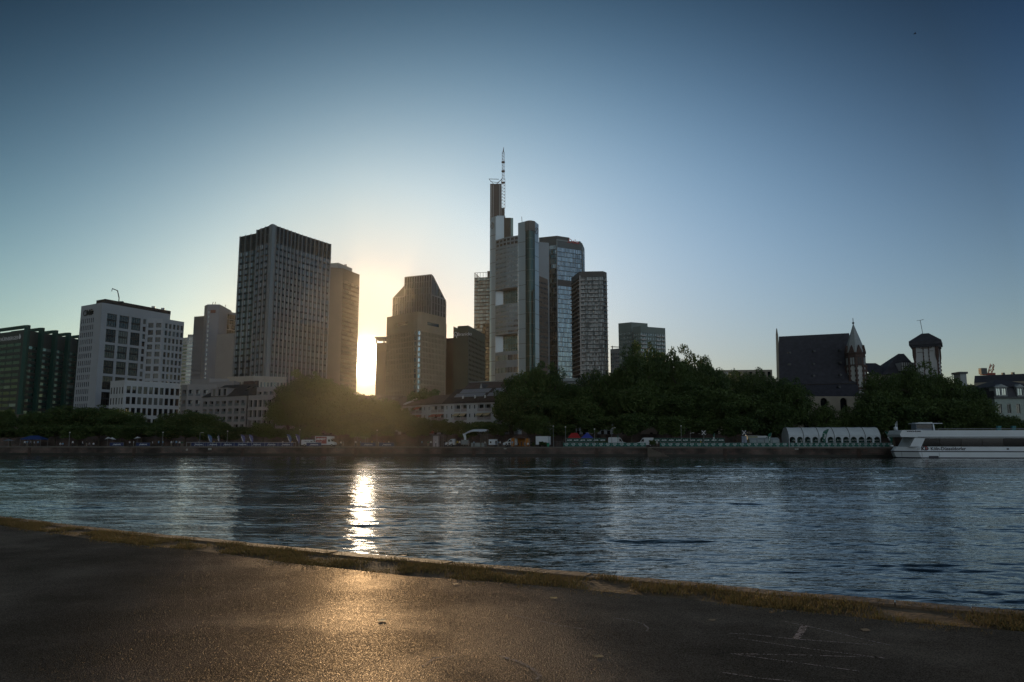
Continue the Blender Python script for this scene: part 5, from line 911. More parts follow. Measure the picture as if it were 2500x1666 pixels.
for s in ([(850, 148), (1060, 190), (1880, 380)], [(310, 260), (500, 268), (940, 315), (1500, 355)], [(1500, 355), (1690, 370)], [(400, 305), (850, 375), (1250, 430), (1800, 498)], [(1780, 490), (1400, 480), (1000, 468), (330, 455)], [(330, 455), (1000, 545), (1560, 622)], [(240, 632), (620, 690), (1020, 728), (1400, 760)]): stroke(o, [z3(*p) for p in s])
stroke(o, [z3(1030, 190), z3(1015, 225), z3(990, 260), z3(975, 285), z3(950, 312)], .055)
tag(o.build('chalk_figure', M_ch, root=tuple(atz(1960, 1560, PATH_Z))), 'faint angular white chalk figure with long parallel strokes on the asphalt', 'chalk drawing')
z4 = lambda x, y: (1000 + x / 2.941, 1430 + y / 2.941)
o = MB(); stroke(o, [z4(740, 210), z4(900, 245), z4(1080, 285), z4(1240, 310)]); tag(o.build('chalk_line', M_ch, root=tuple(atz(1330, 1520, PATH_Z))), 'single slanting chalk line on the path right of the sun patch', 'chalk drawing')
o = MB(); stroke(o, [z4(1470, 232), z4(1600, 250), z4(1680, 275), z4(1712, 305), z4(1700, 330)]); tag(o.build('chalk_arc', M_ch, root=tuple(atz(1570, 1530, PATH_Z))), 'small faint chalk hook between the slanting line and the angular figure', 'chalk drawing')
o = MB(); stroke(o, [z4(90, 580), z4(180, 520), z4(320, 505)]); stroke(o, [z4(650, 505), z4(800, 550), z4(890, 600), z4(940, 650), z4(900, 670)], .03); tag(o.build('chalk_arc', M_ch, root=tuple(atz(1200, 1630, PATH_Z))), 'wide faint chalk curve at the bottom edge of the path', 'chalk drawing')
# ------------------------------------------------------------------ water
def water_mat():
    m = bpy.data.materials.new('river_water'); m.use_nodes = True; t = m.node_tree; b = t.nodes['Principled BSDF']; L = t.links.new
    b.inputs['Base Color'].default_value = (.016, .024, .023, 1); b.inputs['Roughness'].default_value = .03; b.inputs['IOR'].default_value = 1.46; b.inputs['Specular IOR Level'].default_value = .5
    g_ = t.nodes.new('ShaderNodeNewGeometry'); mp = t.nodes.new('ShaderNodeMapping'); mp.inputs['Scale'].default_value = (.5, 1.7, 1.0); mp.inputs['Rotation'].default_value = (0, 0, R(8)); L(g_.outputs['Position'], mp.inputs[0])
    n1 = t.nodes.new('ShaderNodeTexNoise'); n1.inputs['Scale'].default_value = 1.5; n1.inputs['Detail'].default_value = 3; n1.inputs['Roughness'].default_value = .62; L(mp.outputs[0], n1.inputs[0])
    b1 = t.nodes.new('ShaderNodeBump'); b1.inputs['Strength'].default_value = 1.0; b1.inputs['Distance'].default_value = .045; L(n1.outputs[0], b1.inputs['Height']); L(b1.outputs[0], b.inputs['Normal']); return m
ys = [13.5]
while ys[-1] < 232: ys.append(ys[-1] + .0026 * ys[-1] + .012)
ys = np.array(ys); nx = 620; fr_ = np.linspace(-1, 1, nx)
X = fr_[None, :] * (.76 * ys[:, None] + 8); Yg = np.repeat(ys[:, None], nx, 1); H = np.zeros_like(X)
for k in range(80):
    lam = .45 * 11 ** rng.random(); th = R(90) + rng.normal(0, .38); kx, ky = 2 * math.pi / lam * math.cos(th), 2 * math.pi / lam * math.sin(th); amp = .0043 * lam * math.exp(-lam / 2.2) * rng.uniform(.6, 1.4); H += amp * np.sin(kx * X + ky * Yg + rng.uniform(0, 6.28))
env = np.zeros_like(X)
for k in range(14): ax, ay = rng.normal(0, .10), rng.normal(0, .55); env += np.sin(ax * X + ay * Yg + rng.uniform(0, 6.28) + .8 * np.sin(.21 * Yg + rng.uniform(0, 6)))
H *= np.clip(.85 + .17 * env, .4, 1.3)
for yc, aw, wd, lam in ((47.5, .06, 1.3, 3.0), (43.5, .03, 1.2, 2.4), (108, .09, 2.2, 5), (88, .05, 2, 4)):
    ycl = yc + 1.2 * np.sin(X * .05) + X * .02; H += aw * np.exp(-((Yg - ycl) / wd) ** 2) * np.cos((Yg - ycl) * 2 * math.pi / lam)
ny = len(ys); vs = np.stack([X, Yg, H], -1).reshape(-1, 3)
idx = np.arange(ny * nx).reshape(ny, nx); q = np.stack([idx[:-1, :-1], idx[:-1, 1:], idx[1:, 1:], idx[1:, :-1]], -1).reshape(-1, 4)
# outer skirt joining the fine patch to the wide river
xo = 1500.0; base = len(vs); left = np.stack([np.full(ny, -xo), ys, np.zeros(ny)], -1); right = np.stack([np.full(ny, xo), ys, np.zeros(ny)], -1); near = np.array([[-xo, -400, 0], [xo, -400, 0]]); vs = np.concatenate([vs, left, right, near])
li = base + np.arange(ny); ri = base + ny + np.arange(ny); ql = np.stack([li[:-1], idx[:-1, 0], idx[1:, 0], li[1:]], -1); qr = np.stack([idx[:-1, -1], ri[:-1], ri[1:], idx[1:, -1]], -1); q = np.concatenate([q, ql, qr])
near_f = np.array([base + 2 * ny, base + 2 * ny + 1, int(ri[0])] + idx[0][::-1].tolist() + [int(li[0])]); nq = len(q)
me = bpy.data.meshes.new('water'); me.vertices.add(len(vs)); me.vertices.foreach_set('co', vs.astype(np.float32).ravel()); lv = np.concatenate([q.ravel(), near_f]).astype(np.int32); me.loops.add(len(lv)); me.loops.foreach_set('vertex_index', lv); me.polygons.add(nq + 1); me.polygons.foreach_set('loop_start', np.append(np.arange(nq) * 4, nq * 4).astype(np.int32)); me.update(calc_edges=True); me.materials.append(water_mat()); me.polygons.foreach_set('use_smooth', [True] * len(me.polygons)); me.update()
wt = bpy.data.objects.new('water', me); COL.objects.link(wt); tag(wt, kind='structure')
# ================================================================== TREES
M_leaf = leafy('plane_leaf', (.040, .080, .030), (.11, .16, .05), .3); M_bark = mat('bark', (.09, .075, .055), .9, var=.3, vscale=2)
def crown_mesh(seed, n_cl, leaves, size, shape='round'):
    r_ = np.random.default_rng(seed); mb = MB(); V, Fx, RD = [], [], []; cl = []
    for i in range(n_cl):   # lumps on and inside an egg of unit half-width
        d = r_.normal(size=3); d /= np.linalg.norm(d); rad = r_.uniform(.45, .92) if i > n_cl * .3 else r_.uniform(0, .5)
        if shape == 'round': c = d * rad * np.array([1, 1, .95])
        elif shape == 'tall': c = d * rad * np.array([.85, .85, 1.15])
        else: c = d * rad * np.array([1.0, 1.0, .70])
        if c[2] < -.55: c[2] *= .6
        cl.append((c, r_.uniform(.17, .34) * (1.1 - .3 * abs(c[2]))))
    for c, cr_ in cl:
        k = int(leaves * (cr_ / .25) ** 2)
        dirs = r_.normal(size=(k, 3)); dirs /= np.linalg.norm(dirs, axis=1)[:, None]; rad = cr_ * r_.uniform(.55, 1.08, size=(k, 1)); P_ = c + dirs * rad * np.array([1, 1, .8])
        A1 = r_.normal(size=(k, 3)); A1 /= np.linalg.norm(A1, axis=1)[:, None]; B1_ = np.cross(A1, r_.normal(size=(k, 3))); B1_ /= np.linalg.norm(B1_, axis=1)[:, None]; s = size * r_.uniform(.6, 1.4, size=(k, 1)); tone = r_.uniform(0, .8) ** 1.5
        Q = np.stack([P_ - A1 * s, P_ - A1 * s * .1 + B1_ * s * .55, P_ + A1 * s, P_ + A1 * s * .1 - B1_ * s * .55], 1)
        n0_ = len(V); V.extend(Q.reshape(-1, 3).tolist()); Fx.extend((np.arange(k * 4).reshape(-1, 4) + n0_).tolist()); RD.extend((tone + r_.uniform(.01, .5, size=k)).tolist())
    me = bpy.data.meshes.new('crown'); me.from_pydata(V, [], Fx); me.materials.append(M_leaf); a = me.attributes.new('rnd', 'FLOAT', 'FACE'); a.data.foreach_set('value', RD); me.update(); return me
CR_ = [crown_mesh(s, n, l, z, sh) for s, n, l, z, sh in ((1, 95, 210, .036, 'round'), (2, 105, 210, .034, 'tall'), (3, 95, 210, .036, 'flat'), (4, 105, 200, .034, 'round'), (5, 52, 170, .055, 'round'), (6, 52, 170, .055, 'flat'))]
def trunk_mesh(seed, big=True):
    r_ = random.Random(seed); mb = MB(); p = Vector((0, 0, 0)); h = 0
    pts = [Vector((0, 0, 0)), Vector((r_.uniform(-.03, .03), 0, .35)), Vector((r_.uniform(-.05, .05), r_.uniform(-.03, .03), .75)), Vector((0, 0, 1.2))]; rad = [.05, .038, .032, .018]
    for i in range(3): mb.tube(pts[i], pts[i + 1], rad[i], rad[i + 1], 8)
    for k in range(7): a = k * 2.4; z = .5 + k * .08; b = Vector((0, 0, z)); e = b + Vector((math.cos(a) * .42, math.sin(a) * .42, .35)); m_ = b.lerp(e, .5) + Vector((0, 0, .05)); mb.tube(b, m_, .020, .014, 5); mb.tube(m_, e, .014, .005, 5)
    me = bpy.data.meshes.new('trunk'); me.from_pydata(mb.v, [], mb.f); me.materials.append(M_bark); return me
TR_ = [trunk_mesh(i) for i in range(4)]
def tree(px, ytop, wpx, back_, var_, label, group, zb=None, ybot=None, name='plane_tree', k_=0.62):
    zb = zb if zb is not None else (QZ if back_ < 24 else GZ); b = quay(px, back_, zb); top = at(px, ytop, b.y).z; H_ = top - zb; rw = wpx * 1.28 / F * b.y / 2
    root = empty(name, tuple(b), label, 'tree', group, rz=random.uniform(0, 6.28)); ch_ = H_ * k_ / 2 if ybot is None else (top - at(px, ybot, b.y).z) / 2
    c = bpy.data.objects.new('crown', CR_[var_]); COL.objects.link(c); c.parent = root; zs = 1.15 if var_ in (1,) else (.80 if var_ in (2, 5) else 1.02); c.scale = (rw / 1.08, rw / 1.08, ch_ / zs); c.location = (0, 0, H_ - ch_)
    t = bpy.data.objects.new('trunk', TR_[random.randrange(4)]); COL.objects.link(t); t.parent = root; s = (H_ - ch_); t.scale = (min(max(H_ * .8, rw), 16), min(max(H_ * .8, rw), 16), s); return root
random.seed(11)
GL = 'trees along the far bank'
big = [(6, 990, 46, 34, 0, 'dark tree cut by the left picture edge in front of the green glass office'), (95, 1000, 110, 32, 2, 'dark tree at the foot of the green glass office'), (160, 985, 120, 30, 3, 'wide dark tree left of the white tower foot'), (228, 983, 110, 34, 0, 'dark tree right below the white tower'), (290, 992, 96, 30, 2, 'tree before the low white wing'), (345, 1025, 90, 26, 0, 'lower tree under the low white wing'), (418, 1004, 76, 30, 3, 'tree between white wing and terrace apartments'), (478, 997, 104, 30, 0, 'loose tree before the terrace apartments'), (520, 1025, 80, 28, 2, 'tree under the left apartments'), (592, 1040, 70, 28, 3, 'low tree before the hipped roof apartments'),
       (722, 902, 116, 40, 1, 'tall plane tree left of the sun, first of the high group'), (778, 898, 110, 46, 0, 'tall plane tree directly under the brown slab tower'), (700, 948, 90, 30, 3, 'plane tree touching the corner apartments'), (838, 938, 100, 40, 3, 'plane tree right below the sun'), (890, 958, 96, 36, 0, 'plane tree just right under the sun'), (945, 966, 90, 34, 2, 'plane tree before the left end of the long white house'), (1034, 940, 96, 62, 5, 'round tree behind the long white house roof'), (800, 975, 130, 26, 2, 'wide low tree under the sun'), (900, 1000, 110, 24, 3, 'wide tree below the sun by the quay'), (980, 1000, 80, 24, 0, 'tree hiding the left balconies of the long white house'),
       (1250, 908, 76, 30, 3, 'plane tree covering the right end of the long white house'), (1300, 872, 110, 34, 0, 'tall round plane tree below the twin-pillar tower'), (1352, 884, 100, 36, 1, 'plane tree right of the round one below the red-sign tower'), (1290, 935, 140, 26, 2, 'broad lower plane tree at the right of the white house'), (1400, 915, 96, 40, 0, 'dark plane tree under the balcony tower'), (1452, 893, 96, 34, 3, 'plane tree right of the balcony tower foot'), (1400, 960, 130, 26, 2, 'broad lower plane tree under the balcony tower'), (1505, 875, 90, 36, 0, 'plane tree left of the green-tinted block'),
       (1556, 828, 110, 32, 1, 'high plane tree before the balcony block, left half of its top'), (1612, 822, 100, 36, 0, 'highest plane tree, right before the balcony block'), (1664, 838, 92, 32, 1, 'high plane tree, first on the falling treeline'), (1700, 848, 90, 36, 3, 'plane tree on the falling treeline, second'), (1745, 866, 90, 34, 0, 'plane tree in the middle of the falling treeline'), (1560, 920, 150, 26, 2, 'broad plane tree under the high ones'), (1680, 925, 150, 26, 3, 'broad dark plane tree below the falling treeline'), (1805, 893, 80, 40, 3, 'small-topped plane tree before the hidden building'), (1846, 888, 84, 38, 0, 'plane tree with ragged top left of the church'), (1790, 940, 150, 26, 2, 'broad plane tree left of the church'), (1893, 908, 90, 30, 3, 'plane tree at the church gable foot'), (1930, 915, 104, 24, 0, 'plane tree overlapping the left part of the church roof'), (1890, 960, 130, 23, 2, 'broad lower plane tree at the left of the church'),
       (2016, 975, 60, 22, 0, 'small tree before the church wall'), (2078, 985, 60, 23, 3, 'small tree at the right buttress of the church'), (2150, 898, 90, 28, 3, 'plane tree right of the spire'), (2205, 888, 90, 32, 0, 'plane tree before the half-timbered gable'), (2258, 880, 100, 28, 1, 'plane tree before the square tower'), (2312, 890, 96, 30, 0, 'plane tree right of the square tower'), (2352, 925, 90, 26, 3, 'plane tree below the roof turret'), (2180, 945, 150, 22, 2, 'broad lower plane tree behind the marquee end'), (2290, 950, 160, 22, 2, 'broad lower plane tree behind the ship wheelhouse'), (2385, 955, 110, 21, 0, 'plane tree left of the villa'), (2425, 1000, 84, 20, 3, 'low tree before the villa wall'), (2476, 1010, 70, 21, 2, 'low tree under the villa windows'), (2115, 1000, 70, 22, 0, 'low tree between church and marquee')]
for px, yt, wp, bk_, v, lab in big: tree(px, yt, wp, bk_, v, lab, GL, k_=.93, name='plane_tree')
small = [(25, 1040, 74), (78, 1034, 72), (133, 1031, 70), (188, 1036, 74), (240, 1030, 72), (292, 1036, 70), (345, 1034, 72), (398, 1032, 72), (452, 1034, 74), (505, 1040, 70), (556, 1052, 58), (640, 1028, 62), (690, 1040, 60), (745, 1036, 62), (830, 1020, 70), (880, 1030, 64), (935, 1028, 60), (1020, 1016, 74), (1090, 1018, 72), (1150, 1026, 66), (1208, 1022, 66), (1305, 1008, 84), (1455, 1006, 84), (1543, 1003, 88), (1375, 1030, 60), (1640, 1010, 80), (1720, 1015, 76), (1800, 1012, 80)]
nm = ['leftmost', 'second from left', 'third from left', 'fourth from left', 'fifth from left', 'sixth from left', 'seventh from left', 'eighth from left', 'ninth from left', 'tenth from left']
near = {10: 'before the tall blue flags', 11: 'left of the twin blue flags', 12: 'above the twin blue flags', 13: 'above the white van', 14: 'above the red truck', 15: 'left of the light post under the sun', 16: 'right of the light post under the sun', 17: 'before the balconies of the long white house, left', 18: 'before the long white house, middle', 19: 'left of the white sail canopy', 20: 'right of the white sail canopy', 21: 'above the box truck', 22: 'above the blue pop-up tent', 23: 'above the second white delivery van', 24: 'above the red pop-up tent', 25: 'left of the first white X board', 26: 'above the first white X board', 27: 'left of the second white X board'}
for i, (px, yt, wp) in enumerate(small): tree(px, yt, wp, 11 if i % 2 else 13, 4 + i % 2, 'small clipped promenade tree, ' + (nm[i] + ' of its row' if i < 10 else near[i]), 'small promenade trees on the quay', zb=QZ, name='promenade_tree', k_=.74)
# ================================================================== THINGS ON THE QUAY
QX, QY = QU, QN                       # along the quay (to the right), away from the water
def qroot(name, px, bk_, label, cat, group=None, z=None):
    p = quay(px, bk_, z); r = empty(name, tuple(p), label, cat, group, rz=QROT); BASE[r.name] = Vector((0, 0, 0)); return r   # children are built in quay-aligned local metres
def ppm(px, bk_=0): return F / quay(px, bk_).y * 1.0
M_ban_b = mat('blue_banner_cloth', (.03, .045, .13), .7, var=.1, vscale=2); M_ban_g = mat('green_banner_cloth', (.012, .14, .11), .7, var=.12, vscale=2); M_wt = mat('white_print', (.7, .74, .76), .6, var=0); M_pole = mat('grey_pole', (.25, .26, .26), .5, .4, var=.05)
UX, UYn = Vector((1, 0, 0)), Vector((0, -1, 0))
def merge(a, b):
    k = len(a.v); a.v += b.v; a.f += [tuple(i + k for i in f) for f in b.f]; a.m += b.m; a.r += b.r
def banner(px, bk_, wid_, hgt, txt, cloth, label, group, second=None, z0=.12, ts=.5, ins=None, logo=False):
    r = qroot('banner_fence', px, bk_, label, 'banner fence', group); f = MB(); f.tube((0, 0, 0), (0, 0, hgt + z0 + .05), .03, n=5); f.tube((wid_, 0, 0), (wid_, 0, hgt + z0 + .05), .03, n=5); f.tube((0, 0, hgt + z0), (wid_, 0, hgt + z0), .035, n=5); f.tube((0, 0, z0), (wid_, 0, z0), .03, n=5); f.build('frame', M_pole, r)
    c = MB(); nseg = 6
    for k in range(nseg): a, b = wid_ * k / nseg + .02, wid_ * (k + 1) / nseg + (.02 if k < nseg - 1 else -.02); ya, yb = -.05 - .04 * math.sin(k * 1.1), -.05 - .04 * math.sin((k + 1) * 1.1); c.face([(a, ya, z0 + .05), (b, yb, z0 + .05), (b, yb, hgt + z0 - .03), (a, ya, hgt + z0 - .03)])
    c.build('cloth', cloth, r); t = text_mb(txt, ts, (wid_ * (.5 if not logo else .56), -.12, z0 + hgt * (.5 if second else .32)), UX, UYn, align='CENTER', bold=.015, ext=.02)
    if second: merge(t, text_mb(second, ts * .42, (wid_ * .5, -.12, z0 + hgt * .18), UX, UYn, align='CENTER', bold=.01, ext=.02))
    if logo:
        for k in range(3): s = wid_ * .5 - ts * 1.9 + k * .13; t.obox((s, -.12, z0 + hgt * (.18 + .18 * k)), (.10, 0, .0), (0, .02, 0), (.1, 0, hgt * .2))
    t.build('lettering', M_wt, r); return r
def clone(r, px, bk_, label=None, z=None, rz=0.0):
    c = copy_tree(r); c.location = quay(px, bk_, z); c.rotation_euler = (0, 0, QROT + rz)
    if label: c['label'] = label
    return c
def px_to_m(p0, p1, bk_): return (quay(p1, bk_) - quay(p0, bk_)).length
# blue energy-company banners
xs = [467 + 35.4 * k for k in range(7)]; wd_ = px_to_m(467, 502, .6)
gb_ = 'blue sponsor banners along the quay edge'
nth = ['first', 'second', 'third', 'fourth', 'fifth', 'sixth', 'seventh', 'eighth', 'ninth', 'tenth', 'eleventh', 'twelfth', 'thirteenth', 'fourteenth', 'fifteenth', 'sixteenth', 'seventeenth', 'eighteenth', 'nineteenth', 'twentieth', 'twenty-first', 'twenty-second', 'twenty-third', 'twenty-fourth', 'twenty-fifth', 'twenty-sixth', 'twenty-seventh', 'twenty-eighth']
b0 = banner(xs[0], .5, wd_, 1.0, 'mainova', M_ban_b, 'blue banner with white lettering, leftmost of the long run below the tall blue flags', gb_, logo=True, ts=.62)
for k, x in enumerate(xs[1:]): clone(b0, x, .5, 'blue banner with white lettering, %s from the left in the run below the blue flags' % nth[k + 1])
for x, lb in ((268, 'blue banner standing alone at the left, under the first white parasol'), (332, 'blue banner under the second white parasol'), (748, 'blue banner in front of the white van and red truck'), (880, 'blue banner below the frame gate under the sun'), (925, 'blue banner right of the frame gate under the sun')): clone(b0, x, 1.2, lb)
rb_b = MB(); rl = qroot('railing', 455, .35, 'thin pale handrail running over the blue banners', 'railing'); L_ = px_to_m(455, 722, .35); rb_b.tube((0, 0, 1.22), (L_, 0, 1.22), .045, n=5)
for k in range(26): rb_b.tube((L_ * k / 25, 0, 0), (L_ * k / 25, 0, 1.22), .03, n=4)
rb_b.build('rail', mat('bright_rail', (.55, .57, .58), .35, .6, var=0), rl)
# green health-insurer banners
gg = 'green sponsor banners along the quay edge'
seg = [(1375, 1577, 12), (1611, 1925, 18), (1928, 2180, 17)]; g0 = None; cnt = 0
for a, b, n in seg:
    for k in range(n):
        x = a + (b - a) * k / n; w_ = px_to_m(x, a + (b - a) * (k + 1) / n, .4) * .97; where = ('left of the quay stairs' if a == 1375 else 'between quay stairs and marquee' if a == 1611 else 'below the white marquee')
        lb = 'green banner, %s from the left in the row %s' % (nth[k], where)
        if g0 is None: g0 = banner(x, .4, w_, 1.0, 'AOK', M_ban_g, lb, gg, second='Hessen', ts=.52); gw = w_
        else: c = clone(g0, x, .4, lb); c.scale = (w_ / gw, 1, 1)
g1 = None
for a, b, n, wh in ((1383, 1480, 6, 'of the upper row below the pop-up tents'), (1596, 1770, 10, 'of the upper row near the first X board'), (1933, 2150, 12, 'inside the marquee arches')):
    for k in range(n):
        x = a + (b - a) * k / n; w_ = px_to_m(x, a + (b - a) * (k + 1) / n, 6) * .97; lb = 'dark green banner, %s from the left %s' % (nth[k], wh)
        if g1 is None: g1 = banner(x, 8.4 if a > 1900 else 5.5, w_, 1.1, 'AOK', mat('dark_green_cloth', (.008, .07, .05), .75, var=.1), lb, 'green banners of the second row', ts=.62, z0=1.25); g1w = w_
        else: c = clone(g1, x, 8.4 if a > 1900 else 5.5, lb); c.scale = (w_ / g1w, 1, 1)
# feather flags
def feather(px, ybase_bk, h, lean, cloth, label, group, txt=None, w_=1.0):
    r = qroot('feather_flag', px, ybase_bk, label, 'feather flag', group); o = MB(); pts = [Vector((lean * h * t * t * .35, 0, h * t)) for t in (0, .25, .5, .75, 1)]
    for a, b in zip(pts, pts[1:]): o.tube(a, b, .04, n=5)
    o.build('pole', M_pole, r); c = MB(); s = 1 if lean > 0 else -1; prof = [(.22, .1), (.35, .45), (.55, .8), (.75, 1.0), (.9, .95), (1.0, .35)]
    for (t0, w0), (t1, w1) in zip(prof, prof[1:]):
        p0 = Vector((lean * h * t0 * t0 * .35, 0, h * t0)); p1 = Vector((lean * h * t1 * t1 * .35, 0, h * t1)); c.face([p0, p0 + Vector((-s * w0 * w_, -.05 - .1 * t0, .1)), p1 + Vector((-s * w1 * w_, -.1, .0)), p1])
    c.build('cloth', cloth, r)
    if txt: text_mb(txt, h * .13, (lean * h * .12 - s * w_ * .35, -.22, h * .45), Vector((lean * .5, 0, 1)).normalized(), UYn, up=Vector((-1, 0, lean * .5)).normalized(), bold=.02, ext=.02).build('lettering', M_wt, r)
    return r
M_fb = mat('light_blue_flag', (.13, .22, .42), .7, var=.1); M_fl = mat('lilac_blue_flag', (.16, .16, .36), .7, var=.1)
gf = 'blue feather flags on the quay'
for px, lean, m, lb, h, w_ in ((514, -.9, M_fb, 'light blue feather flag, leftmost, leaning left', 3.4, 1.0), (536, -.5, M_fl, 'narrow pale feather flag seen almost edge-on', 3.4, .25), (595, -.9, M_fl, 'lilac-blue feather flag left of its close neighbour', 3.4, .95), (615, -.9, M_fl, 'lilac-blue feather flag before the apartment entrance', 3.4, .9), (708, -.9, M_fb, 'blue feather flag, left one beside the white van', 3.5, .95), (729, -.9, M_fl, 'blue feather flag, right one beside the white van', 3.5, .95)): feather(px, 2.5, h, lean, m, lb, gf, 'mainova', w_)
M_fg = mat('green_flag', (.01, .12, .08), .7, var=.1); gfg = 'green feather flags on the quay'
for px, bk_, h, lean, lb, w_ in ((1509, 1.5, 3.3, .1, 'narrow green feather flag before the white van', .25), (1745, 1.5, 3.6, .05, 'thin green feather flag right of the first X board', .3), (1881, 1.2, 3.7, .35, 'green feather flag left of the marquee', .8), (2014, .9, 4.6, .75, 'large green feather flag in front of the marquee', 1.15)): feather(px, bk_, h, lean, M_fg, lb, gfg, 'AOK', w_)
feather(2176, 1.2, 4.0, -1.0, M_fg, 'green feather flag leaning left between marquee and ship bow', gfg, 'AOK', 1.0)
# marquee
r = qroot('marquee', 1926, 7, 'long white event marquee with arched window openings', 'marquee'); L_ = px_to_m(1926, 2152, 7); M_tent = mat('white_tent_cloth', (.60, .66, .70), .6, var=.07, vscale=.6, bump=.3, bscale=1.2); zt_ = 5.3; ze = 3.15; D_t = 8
sec = [(0, 0, 0), (0, 0, ze), (0, .9, ze + 1.0), (0, 2.2, zt_ - .25), (0, D_t / 2, zt_), (0, D_t - 2.2, zt_ - .25), (0, D_t - .9, ze + 1.0), (0, D_t, ze)]
o = MB()
nb_ = 6
for k in range(nb_):
    xa, xb = L_ * k / nb_ + .05, L_ * (k + 1) / nb_ - .05
    for (a, b) in zip(sec[1:], sec[2:]):
        for s_ in range(3):
            t0, t1 = s_ / 3, (s_ + 1) / 3; x0_, x1_ = xa + (xb - xa) * t0, xa + (xb - xa) * t1; sag = lambda t: -.10 * math.sin(math.pi * t); o.face([(x0_, a[1], a[2] + sag(t0)), (x1_, a[1], a[2] + sag(t1)), (x1_, b[1], b[2] + sag(t1)), (x0_, b[1], b[2] + sag(t0))])
o.build('roof', M_tent, r); o = MB()
for k in range(nb_ + 1):
    x = L_ * k / nb_
    for a, b in zip(sec, sec[1:]): o.tube((x, a[1] - .03, a[2] + .02), (x, b[1] - .03, b[2] + .02), .07, n=5)
o.build('arch_frame', M_dgrey, r); o = MB(); holes = 12; cw = L_ / holes
z1_ = ze
for k in range(holes):
    x0 = k * cw; cx = x0 + cw / 2; hw = cw * .38; zc = 1.95; arc = [(cx + hw * math.cos(math.pi * j / 10), zc + hw * math.sin(math.pi * j / 10)) for j in range(11)]
    o.face([(x0, 0, 0), (cx - hw, 0, 0), (cx - hw, 0, z1_), (x0, 0, z1_)]); o.face([(cx + hw, 0, 0), (x0 + cw, 0, 0), (x0 + cw, 0, z1_), (cx + hw, 0, z1_)]); o.face([(cx - hw, 0, 0), (cx + hw, 0, 0), (cx + hw, 0, 1.15), (cx - hw, 0, 1.15)])
    for j in range(10): (xa, za), (xb, zb) = arc[j], arc[j + 1]; o.face([(xb, 0, zb), (xa, 0, za), (xa, 0, z1_), (xb, 0, z1_)])
o.face([(0, D_t, 0), (0, D_t, ze), (0, 0, ze), (0, 0, 0)][::-1]); o.face([(0, y, z) for _, y, z in sec[1:]]); o.face([(L_, y, z) for _, y, z in sec[1:]][::-1]); o.face([(L_, 0, 0), (L_, D_t, 0), (L_, D_t, ze), (L_, 0, ze)]); o.build('side_wall', M_tent, r)
o = MB(); o.face([(0, D_t, 0), (L_, D_t, 0), (L_, D_t, ze), (0, D_t, ze)]); o.build('back_wall', M_dgrey, r)
# second small marquee panels left
r = qroot('storage_tent', 1830, 6, 'low grey-green storage tent left of the marquee', 'tent'); L_ = px_to_m(1830, 1904, 6); o = MB(); o.face([(0, 0, 0), (L_, 0, 0), (L_, 0, 1.9), (0, 0, 1.9)]); o.face([(0, 0, 1.9), (L_, 0, 1.9), (L_, 2, 2.5), (0, 2, 2.4)]); o.face([(L_, 0, 0), (L_, 4, 0), (L_, 4, 2), (L_, 2, 2.5), (L_, 0, 1.9)]); o.build('cloth', mat('greyish_cloth', (.32, .38, .40), .8, var=.15, vscale=.5), r); o = MB()
for k in range(5): o.tube((L_ * k / 4, -.05, 0), (L_ * k / 4, -.05, 2.0), .06, n=5)
o.build('post', M_dgrey, r)
r = qroot('storage_box', 1826, 8, 'beige storage cabin behind the storage tent', 'cabin'); o = MB(); o.obox((0, 0, 0), (2.6, 0, 0), (0, 2.5, 0), (0, 0, 3.0)); o.build('body', mat('beige_cabin', (.30, .30, .22), .8, var=.1), r); o = MB(); o.obox((-.1, -.1, 3.0), (2.8, 0, 0), (0, 2.7, 0), (0, 0, .12)); o.build('roof', M_grey, r)
